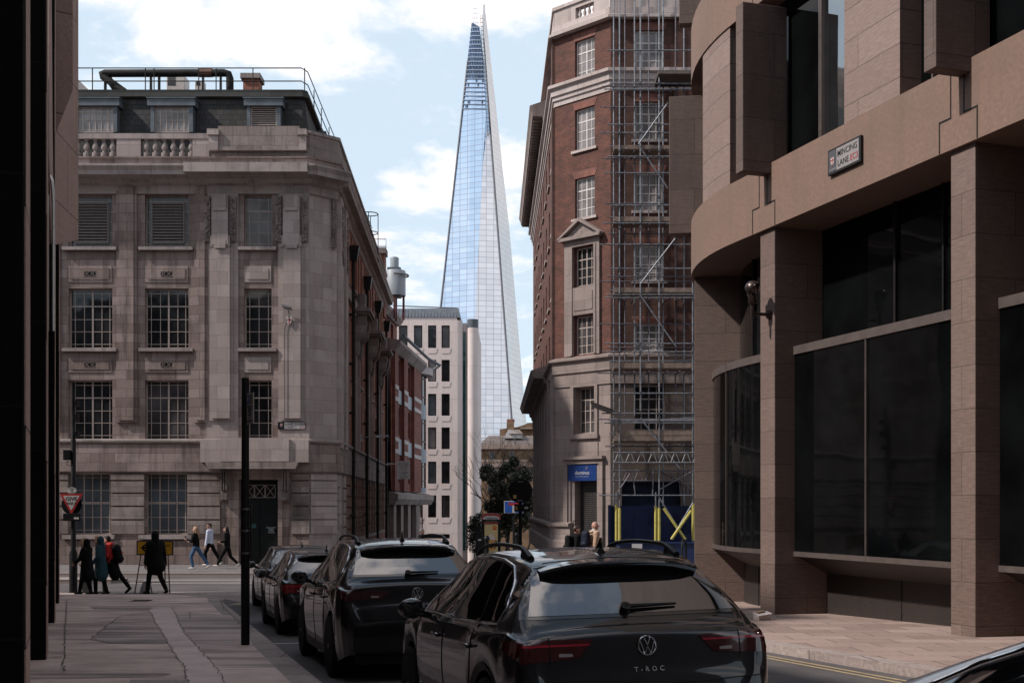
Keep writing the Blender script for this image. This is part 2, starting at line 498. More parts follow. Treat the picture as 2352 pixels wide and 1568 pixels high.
def sheet(name, poly, zf, th, mat, parent=None, step=1.0, build=True, kerb=None):
    """a sheet over a plan polygon that follows the ground: top at zf(x, y), sides th deep"""
    bm = bmesh.new()
    vs = [bm.verts.new((x, y, 0)) for x, y in poly]
    bm.faces.new(vs)
    y0, y1 = min(p[1] for p in poly), max(p[1] for p in poly)
    k = y0 + step
    while k < y1:
        bmesh.ops.bisect_plane(bm, geom=bm.verts[:] + bm.edges[:] + bm.faces[:], plane_co=(0, k, 0), plane_no=(0, 1, 0)); k += step
    top = [v for v in bm.verts]
    if th:
        r = bmesh.ops.extrude_face_region(bm, geom=bm.faces[:])
        new = [g for g in r['geom'] if isinstance(g, bmesh.types.BMVert)]
        for v in new: v.co.z = zf(v.co.x, v.co.y)
        for v in top: v.co.z = zf(v.co.x, v.co.y) - th
    else:
        for v in top: v.co.z = zf(v.co.x, v.co.y)
    bmesh.ops.recalc_face_normals(bm, faces=bm.faces)
    uvl = bm.loops.layers.uv.new('UVMap')
    for f in bm.faces:
        for l in f.loops: l[uvl].uv = (l.vert.co.x, l.vert.co.y) if abs(f.normal.z) > .5 else (l.vert.co.y, l.vert.co.z)
    me = bpy.data.meshes.new(name); bm.to_mesh(me); bm.free()
    me.materials.append(mat)
    o = bpy.data.objects.new(name, me); COL.objects.link(o)
    if parent: o.parent = parent
    return o
def kl(y): return -1.985 - .30 * (y - 12.8)          # left kerb line (top outer edge)
def kr(y): return 3.68 - .31 * (y - 17.6)            # right kerb line
def pv(x, y): return pav(y) - .10 * smooth(33.5, 36.5, y)
# mastic footway: worn asphalt with damp stains
t = NT('mastic_footway'); v = t.uv(kind='Object')
g = t.noise(v, 60, 4, .7, .3, .7); b = t.noise(v, .9, 6, .62, .35, .65)
c = t.mix((.54, .405, .36), (.66, .51, .46), g)
c = t.mix(c, t.mix((.68,) * 3, (1.12,) * 3, b), 1, 'MULTIPLY')
st = t.noise(t.uv((.55, 2.6, 1), (3, 1, 0), 'Object'), .55, 6, .6, .53, .60)
c = t.mix(c, (.24, .18, .16), t.math('MULTIPLY', st, .75))
t.bump(g, .35, .004)
mastic = t.done(c, .72)
t = NT('damp_mastic'); v = t.uv(kind='Object')
g = t.noise(v, 60, 4, .7, .3, .7); b = t.noise(t.uv((.5, 3.2, 1), (0, 0, 0), 'Object'), .8, 5, .62, .42, .58)
c = t.mix((.17, .128, .113), (.46, .355, .32), b)
c = t.mix(c, t.mix((.8,) * 3, (1.15,) * 3, g), 1, 'MULTIPLY'); t.bump(g, .35, .004)
damp_mastic = t.done(c, .6)
t = NT('pale_mastic_patch'); v = t.uv(kind='Object')
g = t.noise(v, 70, 4, .7, .3, .7); b = t.noise(v, 1.3, 5, .6, .35, .65)
c = t.mix((.55, .435, .40), (.66, .535, .50), g); c = t.mix(c, t.mix((.8,) * 3, (1.08,) * 3, b), 1, 'MULTIPLY'); t.bump(g, .35, .004)
pale_mastic = t.done(c, .75)
crack_tar = plain('crack_filler', (.05, .04, .036), .8, .3)
granite_kerb = ashlar('granite_kerb_stone', (.30, .245, .225), (.37, .31, .285), 3.0, 1.05, .012, (.05, .04, .04), streak=.0, blotch=.25, grain=.22, bump=.5)
flag = ashlar('york_flagstone', (.25, .178, .152), (.36, .265, .23), .95, .66, .010, (.06, .045, .04), streak=.12, blotch=.35, grain=.12, bump=.4, dirt=(.14, .10, .085), streak_scale=(.7, .7, 1))
corner = [(kl(y), y) for y in (-8, 2, 12, 20, 26, 30)] + [(-7.5, 31.9), (-8.6, 33.6), (-9.9, 35.0), (-11.6, 36.2), (-14, 36.9), (-40, 37.2)]
inner = [(x - .33, y) for x, y in corner[:6]] + [(-7.95, 31.8), (-9.0, 33.35), (-10.2, 34.65), (-11.75, 35.8), (-14.1, 36.55), (-40, 36.85)]
struct(sheet('pavement', inner + [(-40, 30), (-15, 30), (-7.8, 14), (-3.5, 5), (0, -8)], pv, .35, mastic))
struct(sheet('kerb', corner + inner[::-1], lambda x, y: pv(x, y) - .003, .35, granite_kerb))
def on_pave(px, py):
    """the point of the left footway seen at a pixel of the 2352 wide view"""
    d = 1.5 / ((py - HY) / F - .0285)
    return ((px - CX) * d / F, d)
z3 = lambda x, y: on_pave(x * .3418, 1032.4 + y * .3418)
def lift(k): return lambda x, y: pv(x, y) + k
band = [z3(*p) for p in ((1020, 1100), (1050, 1170), (1110, 1260), (1160, 1350), (1240, 1460), (1262, 1567), (1515, 1567), (1470, 1490), (1395, 1400), (1310, 1310), (1220, 1200), (1180, 1105), (1155, 1062), (1095, 1055), (1000, 1082))]
struct(sheet('pavement_patch', band, lift(.004), 0, pale_mastic))
p2 = [z3(*p) for p in ((612, 1270), (720, 1180), (820, 1115), (1000, 1085), (1018, 1100), (1048, 1170), (1106, 1260), (1130, 1305), (740, 1302))]
struct(sheet('pavement_patch', p2, lift(.004), 0, damp_mastic))
p3 = [z3(*p) for p in ((1185, 1105), (1225, 1200), (1315, 1310), (1700, 1310), (1600, 1160), (1560, 1115), (1270, 1090))]
struct(sheet('pavement_patch', p3, lift(.004), 0, damp_mastic))
p4 = [z3(*p) for p in ((600, 1052), (860, 1048), (1040, 1052), (995, 1080), (650, 1082))]
struct(sheet('pavement_patch', p4, lift(.004), 0, damp_mastic))
p5 = [z3(*p) for p in ((210, 1497), (1080, 1497), (1160, 1505), (1050, 1528), (205, 1540))]
struct(sheet('pavement_patch', p5, lift(.004), 0, damp_mastic))
def crack(pts, w=.02):
    q = []
    for i in range(len(pts) - 1):
        a, b = Vector(z3(*pts[i])), Vector(z3(*pts[i + 1]))
        n = max(1, int((b - a).length / .12))
        for k in range(n): q.append(a.lerp(b, k / n) + Vector((random.uniform(-.02, .02), random.uniform(-.04, .04))))
    q.append(Vector(z3(*pts[-1])))
    ws = [w * random.uniform(.4, 1.2) for _ in q]
    vs, fs = [], []
    for i, p in enumerate(q):
        d = (q[min(i + 1, len(q) - 1)] - q[max(i - 1, 0)]).normalized(); nn = Vector((d.y, -d.x)) * ws[i] / 2
        for s in (1, -1):
            r = p + nn * s; vs.append((r.x, r.y, pv(r.x, r.y) + .008))
    fs = [(2 * i, 2 * i + 1, 2 * i + 3, 2 * i + 2) for i in range(len(q) - 1)]
    struct(MB().add(vs, fs).build('pavement_joint', crack_tar))
crack([(1155, 1062), (1180, 1105), (1220, 1200), (1310, 1310), (1395, 1400), (1470, 1490), (1515, 1567)], .011)
crack([(1000, 1082), (1020, 1100), (1050, 1170), (1110, 1260), (1160, 1350), (1240, 1460)], .011)
crack([(1240, 1460), (1262, 1567)], .012)
crack([(1155, 1062), (1200, 1045), (1350, 1040)], .016)
crack([(612, 1270), (720, 1180), (820, 1112)], .018)
crack([(612, 1270), (740, 1302)], .014)
crack([(448, 1010), (440, 1180), (432, 1350), (425, 1490)], .016)
crack([(1235, 1462), (1030, 1482)], .014)
crack([(1275, 1092), (1275, 1135)], .014)
crack([(1480, 1000), (1500, 1060), (1560, 1115), (1610, 1170)], .014)
# access covers on the footway
for k, (pts, m, nm) in enumerate(((((875, 1547), (1262, 1547), (1275, 1590), (860, 1590)), 'brown gritty access cover at the near end of the footway', 'c'), (((320, 1352), (440, 1357), (430, 1388), (312, 1400)), 'small dark access cover beside the black granite column', 'd'))):
    o = sheet('access_cover', [z3(*p) for p in pts], lift(.006), .05, damp_mastic if k else granite_kerb)
    tag(o, m, 'access cover')
gr = thing('drain_grate', 'slotted iron drain grate in the footway near the corner', 'drain grate', (*z3(945, 1015), pv(*z3(945, 1015)) + .004))
mb = MB()
for i in range(12): mb.box(-.21 + i * .035, -.19 + i * .035, -.2, .2, 0, .01)
mb.box(-.23, .23, -.23, -.2, 0, .01).box(-.23, .23, .2, .23, 0, .01)
mb.build('bars', black_iron, gr)
MB().box(-.23, .23, -.23, .23, 0, .003).build('pit', sign_black, gr)
tac = MB()
for i in range(15):
    for j in range(9):
        x, y = z3(1150 + i * 20, 0 + 985)[0], 34.2 + j * .13
        x = -9.6 + i * .2 - j * .08
        tac.lathe([(.045, 0), (.03, .012)], (x, y - i * .05, pv(x, y - i * .05) + .004), 6)
struct(tac.build('tactile_paving', mastic))
# far side of the cross street, right footway, traffic island
grey_flag = ashlar('grey_flagstone', (.13, .12, .12), (.175, .16, .16), .9, .6, .010, (.04, .035, .035), streak=.0, blotch=.3, grain=.12, bump=.3)
struct(sheet('pavement', [(-70, 45.85), (-7.4, 45.85), (-6.6, 46.3), (-6.1, 47.4), (-6.1, 54), (-7.6, 90), (-9, 100), (-70, 100)], lambda x, y: .02 if y < 53 else .02 - .05 * (y - 53), .4, grey_flag, step=3))
struct(sheet('kerb', [(-70, 45.5), (-7.3, 45.5), (-6.3, 46.0), (-5.75, 47.3), (-5.75, 54), (-6.1, 54), (-6.1, 47.4), (-6.6, 46.3), (-7.4, 45.85), (-70, 45.85)], lambda x, y: .018 if y < 53 else .018 - .05 * (y - 53), .4, granite_kerb, step=3))
struct(sheet('pavement', [(kr(-8) + .33, -8), (20, -8), (24, 40), (4.5, 40), (2.2, 37), (.45, 34), (.0, 32.3), (kr(30) + .33, 30)], lambda x, y: pav(y) + .22 * smooth(30, 35, y), .5, flag))
struct(sheet('kerb', [(kr(-8), -8), (kr(30), 30), (-.33, 32.4), (.15, 34.2), (1.95, 37.3), (4.3, 40.35), (24, 40.35), (24, 40), (4.5, 40), (2.2, 37), (.45, 34), (.0, 32.3), (kr(30) + .33, 30), (kr(-8) + .33, -8)], lambda x, y: pav(y) + .012 + .22 * smooth(30, 35, y), .5, granite_kerb))
struct(sheet('pavement', [(-1.7, 110), (-1.7, 55), (-1.3, 51), (.4, 48.8), (3.6, 48.4), (40, 48.4), (40, 110)], lambda x, y: .03 if y < 53 else .03 - .05 * (y - 53), .4, grey_flag, step=3))
struct(sheet('traffic_island', [(-40, 41.3), (-13.6, 41.3), (-13.2, 41.9), (-13.6, 42.6), (-40, 42.6)], lambda x, y: .04, .3, granite_kerb))
# painted lines
line_white = plain('road_paint_white', (.46, .43, .42), .7, .3, 14)
line_yellow = plain('road_paint_yellow', (.36, .275, .15), .7, .3, 14)
def marking(pts, mat, k=.004):
    struct(sheet('road_marking', pts, lambda x, y: road(x, y) + k, 0, mat))
for a, b, y0, y1 in ((-13.0, -8.6, 41.35, 41.55), (-13.0, -7.2, 42.9, 43.1), (-6.6, 3.5, 42.3, 42.45), (-15.0, -9.5, 43.6, 43.72)):
    marking([(a, y0), (b, y0 + .12), (b, y1 + .12), (a, y1)], line_white)
for o in (.28, .46):
    marking([(kr(y) - o - .07, y) for y in (-6, 14, 27)] + [(kr(y) - o, y) for y in (27, 14, -6)], line_yellow)
for o in (.20, .36):
    marking([(kl(30) + o, 30.2), (-7.1 + o, 31.9), (-8.2 + o, 33.6), (-9.5 + o, 35.2), (-9.6 + o, 35.3), (-8.3 + o, 33.7), (-7.2 + o, 32.0), (kl(30) + o - .09, 30.2)], line_yellow)
for y in (6.4, 12.6, 18.9):
    marking([(kl(y) + .1, y), (kl(y) + 2.0, y + .6), (kl(y) + 2.0, y + .7), (kl(y) + .1, y + .1)], line_white)
marking([(1.35, -1), (1.47, -1), (.2, 3.9 + 3), (.08, 3.9 + 3)], line_white)
sett = ashlar('road_setts', (.30, .25, .23), (.38, .32, .30), .2, .1, .012, (.1, .08, .075), streak=0, blotch=.2, grain=.2)
struct(sheet('raised_crossing', [(-6.9, 31.2), (.1, 31.2), (1.6, 37.2), (-11.3, 37.2), (-9.7, 35.6), (-8.3, 34.0)], lambda x, y: road(x, y) + .012, .0, sett))
# ------------------------------------------------------------------ stone building on the far left corner of the cross street
stone_g = ashlar('sooty_portland_stone', (.19, .138, .122), (.325, .252, .232), 1.05, .40, .008, (.06, .046, .042), streak=.9, blotch=.6, grain=.10, dirt=(.05, .036, .032))
stone_l = ashlar('clean_portland_stone', (.30, .245, .228), (.41, .345, .325), .95, .55, .006, (.14, .12, .11), streak=.30, blotch=.3, grain=.09, dirt=(.10, .08, .075), seed=5)
stone_trim = ashlar('stone_moulding', (.30, .25, .235), (.36, .305, .29), 1.4, 3.0, .006, (.08, .07, .06), streak=.6, blotch=.55, grain=.10, dirt=(.035, .028, .025), seed=2)
stone_dirty = ashlar('blackened_stone', (.20, .155, .14), (.29, .24, .22), 1.1, .42, .006, (.06, .05, .045), streak=.8, blotch=.8, grain=.12, dirt=(.03, .024, .022), seed=8)
brick_o = brickwork('orange_red_brick', (.27, .078, .042), (.38, .122, .068), (.22, .15, .115), blotch=.35)
slate = ashlar('roof_slate', (.022, .021, .026), (.048, .045, .052), .30, .24, .012, (.008, .008, .009), streak=.45, blotch=.4, grain=.2, dirt=(.035, .038, .012), bump=.8)
louv_m = plain('grey_louvre', (.15, .125, .115), .6, .2)
s = 52.9 / F
bx = lambda px: (px - CX) * s + 7.75
bz = lambda py: EYE + (HY - py) * s
B = thing('stone_office_building', 'grime streaked stone office building with slate mansard roof at the Great Tower Street corner', 'building', (-7.75, 52.9, 0))
XL = -70.0
C0, C1 = (-1.035, 0), (0, 1.0)
side_dir = Vector((-.037, 1)).normalized()
C2 = (C1[0] + side_dir.x * 32, C1[1] + side_dir.y * 32)
PATH = [(XL, 0), C0, C1, C2]
W1, W2, W3 = (bx(157), bx(258)), (bx(332.6), bx(433)), (bx(560.5), bx(624))
W0 = (W1[0] - (W2[0] - W1[0]), W1[1] - (W2[0] - W1[0]))
Wm = (W0[0] - (W2[0] - W1[0]), W0[1] - (W2[0] - W1[0]))
rows = {'A': (bz(567), bz(448)), 'B': (bz(799), bz(662)), 'C': (bz(1009), bz(873))}
holes = [(x0, x1, z0, z1) for (x0, x1) in (Wm, W0, W1, W2, W3) for (z0, z1) in rows.values()]
zband, ztop = bz(1085), bz(414)
mb = MB(); mb.wall(XL, C0[0], zband, ztop, holes, 0, .38)
mb.build('front_wall', stone_g, B, recalc=False)
chT = Matrix.Translation((C0[0], C0[1], 0)) @ Matrix.Rotation(math.atan2(C1[1] - C0[1], C1[0] - C0[0]), 4, 'Z')
chw = math.dist(C0, C1)
MB(chT).wall(0, chw, 0, ztop).build('corner_wall', stone_l, B, recalc=False)
# ground floor with rusticated courses
G = [(bx(-30), bx(65)), (bx(157), bx(255)), (bx(332), bx(431))]
door = (bx(549), bx(639), 0, bz(1101))
gh = [(a, b, bz(1227), bz(1085) - .02) for a, b in G]
MB().wall(XL, C0[0], 0, zband, gh + [door], .0, .45).build('ground_floor_wall', stone_g, B, recalc=False)
mb = MB()
cz = [bz(y) for y in (1227, 1193, 1162, 1132, 1103, 1087)]
segs = [(XL, G[0][0]), (G[0][1], G[1][0]), (G[1][1], G[2][0]), (G[2][1], bx(506)), (bx(670), C0[0])]
for a, b in segs:
    for i in range(5):
        mb.box(a, b, -.08, -.002, cz[i] + .035, cz[i + 1] - .035)
mb2 = MB(chT)
for i in range(5): mb2.box(.02, chw - .02, -.08, -.002, cz[i] + .035, cz[i + 1] - .035)
mb.build('rusticated_courses', stone_dirty, B); mb2.build('rusticated_corner', stone_l, B)
MB().box(XL, bx(500), -.14, -.001, 0, bz(1240)).build('plinth', stone_g, B)
MB().box(bx(672), C0[0], -.14, -.001, 0, bz(1240)).build('plinth', stone_g, B)
for a, b in G: MB().box(a - .2, b + .2, -.24, -.002, bz(1237), bz(1228)).build('window_sill', stone_trim, B)
for i, (a, b) in enumerate(G):
    ex = None
    window(B, a, b, bz(1227), bz(1085) - .02, .42, None, fr=.05, bar=.028, gm=win_blue, fm=frame_cream,
           fracs=([.1, (.3, .05), .5, (.7, .05), .9], [.07, .28, .5, (.52, .06), .72, .93]))
# upper windows
F6 = ([.11, .32, (.51, .07), .72, .90], [.075, .285, .49, (.71, .05), .925])
F3 = ([.16, .5, .84], [.075, .285, .5, (.71, .05), .925])
for j, (x0, x1) in enumerate((Wm, W0, W1, W2, W3)):
    for k, (z0, z1) in rows.items():
        fr = F3 if j == 4 else F6
        if k == 'A' and j < 4:
            w_ = window(B, x0, x1, z0, z1, .3, None, fr=.05, bar=.03, gm=win_dark, fracs=([.11, .9], [.075, .3, .5, .7, .9]))
            louvre(B, x0 + .22, x1 - .22, z0 + .18, z1 - .28, .26, n=13, fm=louv_m)
        else:
            window(B, x0, x1, z0, z1, .3, None, fr=.05, bar=.024, gm=[win_dark, win_grey, win_dark, win_dark][(j * 2 + ord(k)) % 4], fracs=fr, fm=frame_cream)
        if k != 'C':
            MB().box(x0 - .22, x1 + .22, -.2, -.001, z0 - .16, z0 - .02).build('window_sill', stone_trim, B)
# spandrel panels with small vents
for j, (x0, x1) in enumerate((Wm, W0, W1, W2, W3)):
    for zt, zb in ((611, 648), (820, 855)):
        mb = MB(); a, b, c, d = x0 + .02, x1 - .02, bz(zb), bz(zt)
        mb.box(a, b, -.035, -.001, c, d).box(a + .12, b - .12, -.06, -.036, c + .12, d - .1)
        mb.build('spandrel_panel', stone_g if j < 4 else stone_l, B)
        if j < 4:
            v = MB(); m_ = (a + b) / 2; zc = (c + d) / 2
            v.box(m_ - .24, m_ + .24, -.064, -.0605, zc - .1, zc + .1).build('air_vent', sign_black, B)
            v = MB()
            for o in (-.12, .12):
                v.hull([(m_ + o - .1, -.08, zc - .09), (m_ + o - .07, -.08, zc - .09), (m_ + o + .1, -.08, zc + .09), (m_ + o + .07, -.08, zc + .09)], [(m_ + o - .1, -.066, zc - .09), (m_ + o - .07, -.066, zc - .09), (m_ + o + .1, -.066, zc + .09), (m_ + o + .07, -.066, zc + .09)])
                v.hull([(m_ + o + .07, -.083, zc - .09), (m_ + o + .1, -.083, zc - .09), (m_ + o - .07, -.083, zc + .09), (m_ + o - .1, -.083, zc + .09)], [(m_ + o + .07, -.067, zc - .09), (m_ + o + .1, -.067, zc - .09), (m_ + o - .07, -.067, zc + .09), (m_ + o - .1, -.067, zc + .09)])
            v.box(m_ - .26, m_ + .26, -.07, -.0645, zc + .1, zc + .13).box(m_ - .26, m_ + .26, -.07, -.0645, zc - .13, zc - .1)
            v.build('vent_grille', stone_g, B)
# pilasters
def pil(a, b, z0, z1, mat, y0=-.16):
    mb = MB(); mb.box(a, b, y0, -.001, z0, z1)
    mb.box(a - .12, b + .12, y0 * .55, -.002, z0 - .1, z1)
    mb.build('pilaster', mat, B)
pitch = bx(332.6) - bx(157)
zp0, zp1 = bz(965), bz(430)
for k in (-2, -1, 0): pil(bx(275) + k * pitch, bx(309) + k * pitch, zp0, zp1, stone_g)
pil(bx(453), bx(472), zp0, zp1, stone_g)
pil(bx(489), bx(530), bz(961), bz(570), stone_l, -.22); pil(bx(653), bx(692), bz(961), bz(570), stone_l, -.22)
mb = MB(); mb.box(bx(640), C0[0], -.07, -.003, bz(1010), ztop).build('corner_pier', stone_l, B)
mb = MB(); mb.box(bx(474), bx(548), -.07, -.003, bz(1010), ztop).build('corner_pier', stone_l, B)
random.seed(3)
for a, b in ((bx(471), bx(545)), (bx(634), bx(709))):      # carved drops either side of a plain tablet
    z0, z1 = bz(570), bz(458)
    mb = MB(); w_ = b - a
    mb.box(a + w_ * .25, b - w_ * .25, -.28, -.001, z0 + .1, z1 + .12).box(a + w_ * .32, b - w_ * .32, -.30, -.281, z0 - .05, z0 + .3)
    mb.box(a + w_ * .2, b - w_ * .2, -.24, -.001, z0 + .02, z0 + .5)
    mb.box(a + w_ * .3, b - w_ * .3, -.34, -.285, z1 - .55, z1 + .16).build('tablet', stone_l, B)
    for o in (a + .02, b - .26):
        mb = MB(); mb.box(o, o + .24, -.18, -.001, z0 + .25, z1 + .1)
        for i in range(44):
            z = z0 + .3 + (z1 - z0 - .3) * i / 44
            mb.ball((o + .12 + random.uniform(-.09, .09), -.18, z), (random.uniform(.035, .07), .07, random.uniform(.03, .06)), 6, 4)
        mb.build('carved_garland', stone_dirty, B, smooth=50)
for z0, z1 in ((bz(560), bz(448)),):
    T = chT
    for o in (chw - .3,):
        mb = MB(T); mb.box(o, o + .2, -.15, -.001, z0, z1)
        for i in range(36): mb.ball((o + .1 + random.uniform(-.07, .07), -.15, z0 + (z1 - z0) * i / 36), (.05, .06, .045), 6, 4)
        mb.build('carved_garland', stone_dirty, B, smooth=50)
# string course, plain band, cornice, parapet
def mould(name, path, prof, mat, sm=None): return MB().sweep(path, prof).build(name, mat, B, smooth=sm)
mould('string_course', PATH, [(0, bz(1019)), (.1, bz(1019)), (.22, bz(1014)), (.22, bz(1010)), (0, bz(1008))], stone_trim)
mould('plain_band', PATH, [(0, zband), (.10, zband), (.14, zband + .06), (.14, bz(1020)), (0, bz(1020))], stone_g)
MB().box(bx(465), bx(712), -.38, -.142, bz(1062), bz(1010)).build('sign_block', stone_l, B)
MB().box(bx(512), bx(668), -.46, -.381, bz(1060), bz(1006)).build('sign_block', stone_l, B)
prof = [(0, bz(446)), (.08, bz(446)), (.1, bz(428)), (.28, bz(424)), (.42, bz(416)), (.95, bz(414)), (.98, bz(405)), (1.1, bz(396)), (1.1, bz(392)), (0, bz(388))]
mould('cornice', [(XL, 0), C0, (C1[0] + .0, C1[1])], prof, stone_trim)
mould('cornice', [(C1[0], C1[1] + .01), C2], [(o * .55, z) for o, z in prof], stone_trim)
MB().box(bx(439), C0[0] + .1, -1.25, -.3, bz(412), bz(391)).build('cornice_break', stone_trim, B)
mould('parapet', PATH, [(-.25, bz(390)), (.30, bz(390)), (.30, bz(384)), (.2, bz(382)), (.2, bz(368)), (.26, bz(366)), (.26, bz(363)), (-.25, bz(363))], stone_g)
P2 = [(bx(482), 0), C0, C1, C2]
mould('parapet', P2, [(-.25, bz(363)), (.1, bz(363)), (.1, bz(312)), (.16, bz(309)), (.16, bz(302)), (-.25, bz(302))], stone_dirty)
MB().box(bx(505), bx(690), -.30, -.102, bz(350), bz(294)).build('attic_block', stone_dirty, B)
for a, b in ((bx(484), bx(505)), (bx(690), bx(706))):
    MB().box(a, b, -.36, -.102, bz(350), bz(316)).box(a - .06, b + .04, -.44, -.103, bz(316), bz(303)).build('attic_pier', stone_l, B)
MB().box(XL, bx(482), -.16, .2, bz(321), bz(309)).build('balustrade_rail', stone_trim, B)
for a, b in ((bx(270), bx(325)), (bx(444), bx(482)), (bx(96), bx(152)), (bx(-80), bx(-22))):
    MB().box(a, b, -.13, .16, bz(363), bz(321)).build('balustrade_pier', stone_l, B)
bp = [(.13, 0), (.13, .22), (.07, .24), (.06, .30), (.10, .38), (.125, .47), (.10, .58), (.055, .70), (.05, .73), (.10, .75), (.10, .82)]
h = bz(321) - bz(363)
bal = None
for px in [182 + i * 20 - 3 for i in range(5)] + [337 + i * 20.5 for i in range(6)] + [325 - 4, 164]:
    if 270 < px < 322: continue
    o = MB().lathe([(r * 1.15, z / .82 * h) for r, z in bp], n=10).build('baluster', stone_trim, B, smooth=40) if bal is None else bal.copy()
    if bal is None: bal = o
    else: COL.objects.link(o)
    o.location = (bx(px), .02, bz(363))
# mansard
RP = [(XL, 0), C0, C1, C2]
k = 54.2 / 52.9
mz = lambda py: EYE + (HY - py) * 54.2 / F
MB().sweep(RP, [(-1.1, bz(368)), (-1.5, mz(222)), (-6, mz(222)), (-6, bz(368))]).build('roof', slate, B)
MB().sweep(RP, [(-1.45, mz(224)), (-1.28, mz(222)), (-1.28, mz(214)), (-1.38, mz(212)), (-1.36, mz(205)), (-6.2, mz(205)), (-6.2, mz(224))]).build('roof_gutter', ashlar('mossy_gutter', (.035, .036, .034), (.06, .06, .058), 1.2, 3, .006, streak=.6, blotch=.5, dirt=(.02, .022, .012)), B)
def dormer(pa, pb, wa, wb, vent=False):
    a, b, c, d = bx(pa) * k, bx(pb) * k, bx(wa) * k, bx(wb) * k
    z0, z1, zt = mz(309), mz(250), mz(234)
    mb = MB()
    mb.box(a + .12, c, .95, 1.8, z0, z1).box(d, b - .12, .95, 1.8, z0, z1).box(a, b, .85, 1.9, z1, zt)
    mb.box(a - .04, b + .04, .80, 1.9, zt, zt + .05)
    dm = mb.build('dormer', lead_grey, B)
    if vent: louvre(dm, c, d, z0, z1, 1.12, n=11)
    else: window(dm, c, d, z0, z1, 1.1, None, fr=.05, bar=.035, gm=win_pale, fracs=([(.16, .06), .34, .5, .66, (.84, .06)], [.1, .48, (.8, .06)]))
dormer(335, 444, 350, 429); dormer(160, 271, 172, 256); dormer(555, 644, 569, 629, True); dormer(-20, 85, 0, 70)
sdT = Matrix.Translation((C1[0], C1[1], 0)) @ Matrix.Rotation(math.atan2(side_dir.y, side_dir.x), 4, 'Z')
for t in (4.2, 9.5, 15, 21, 27):
    mb = MB(sdT); mb.box(t, t + 1.6, .95, 1.8, mz(309), mz(240)).build('dormer', lead_grey, B)
MB(Matrix.Identity(4)).box(XL, C0[0] - .5, 6, 12, 8, mz(207)).build('roof_flat', lead_grey, B)
# entrance
MB().box(door[0], door[1], .40, .44, 0, door[3]).build('door_recess', sign_black, B)
dr = MB().box(door[0] + .1, door[1] - .1, .30, .36, .02, bz(1145)).box(door[0] + .1, (door[0] + door[1]) / 2 - .02, .27, .299, .1, bz(1150)).box((door[0] + door[1]) / 2 + .02, door[1] - .1, .27, .299, .1, bz(1150)).build('door', plain('door_black_green', (.012, .014, .014), .45, .3), B)
fl = MB()
for i in range(3):
    a = door[0] + .15 + i * (door[1] - door[0] - .3) / 3; b = a + (door[1] - door[0] - .3) / 3 - .04; z0, z1 = bz(1142), bz(1113)
    for p, q in (((a, z0), (b, z0)), ((a, z1), (b, z1)), ((a, z0), (a, z1)), ((b, z0), (b, z1)), ((a, z0), (b, z1)), ((a, z1), (b, z0))):
        fl.tube((p[0], .33, p[1]), (q[0], .33, q[1]), .014, n=5)
fl.build('fanlight', frame_cream, B)
for a in (bx(509), bx(649)):
    mb = MB(); w_ = bx(526) - bx(509)
    mb.prism([(a, bz(1150)), (a + w_, bz(1150)), (a + w_, bz(1078)), (a, bz(1078))], -.22, -.001)
    for i in range(3): mb.box(a + .03 + i * w_ / 3, a + w_ / 3 - .03 + i * w_ / 3, -.34, -.221, bz(1125), bz(1080))
    mb.box(a + .02, a + w_ - .02, -.30, -.222, bz(1147), bz(1132))
    mb.build('door_bracket', stone_dirty, B)
MB().box(bx(526), door[0], -.09, -.001, 0, bz(1078)).box(door[1], bx(649), -.09, -.001, 0, bz(1078)).box(door[0], door[1], -.09, -.001, bz(1100), bz(1078)).build('door_surround', stone_g, B)
MB().prism([(bx(487), bz(1077)), (bx(685), bz(1077)), (bx(690), bz(1066)), (bx(690), bz(1062)), (bx(482), bz(1062)), (bx(482), bz(1066))], -.75, -.383).build('door_canopy', stone_dirty, B)
ds = MB().box(bx(614), bx(626), .262, .268, bz(1221), bz(1211)).box(bx(571), bx(585), .262, .268, bz(1212), bz(1203)).build('door_notice', plain('notice_green', (.03, .10, .10), .5), dr)
text('FIRE EXIT\nKEEP\nCLEAR', .10, ((bx(614) + bx(626)) / 2, .258, bz(1217)), UP, sign_white, dr)
# ---- long brick side
sT = sdT
zb0, zb1 = 4.45, 16.5
bays = [(9.6, 4), (17.7, 4), (25.8, 4)]
sh, gl = [], []
wins, att = [], []
for c, _ in bays:
    for o in (-2.7, -1.75, 1.75, 2.7):
        wins += [(c + o - .42, c + o + .42, 5.2, 8.0), (c + o - .42, c + o + .42, 8.9, 11.9)]
    wins += [(c - .75, c + .75, 4.9, 11.5)]
    for o in (-2.8, -1.3, 0, 1.3, 2.8): att.append((c + o - .42, c + o + .42, 13.5, 15.9))
    for o in (-3.1, -1.9, -.65, .65, 1.9, 3.1): gl.append((c + o - .4, c + o + .4, .9, 4.0))
MB(sT).wall(3.4, 32, zb1 - 12.05, zb1 + .2, wins + att, 0, .3).build('side_wall', brick_o, B, recalc=False)
MB(sT).wall(3.4, 32, 0, 4.45, gl, 0, .3).build('side_wall', brick_o, B, recalc=False)
MB(sT).wall(0, 3.4, 0, zb1 + .2, [(1.3, 2.2, 5.0, 8.2), (1.3, 2.2, 9.0, 12.2), (1.3, 2.2, 13.2, 16)], 0, .3).build('side_wall', stone_l, B, recalc=False)
for q in ((1.3, 2.2, 5.0, 8.2), (1.3, 2.2, 9.0, 12.2), (1.3, 2.2, 13.2, 16)): window(B, *q, .26, sT, cols=2, rows=4, gm=win_dark)
for i, q in enumerate(wins): window(B, *q, .24, sT, cols=2, rows=4 if q[3] - q[2] < 4 else 8, gm=[win_dark, win_grey][i % 2])
for i, q in enumerate(att): window(B, *q, .24, sT, cols=2, rows=4, gm=[win_dark, win_pale, win_dark][i % 3])
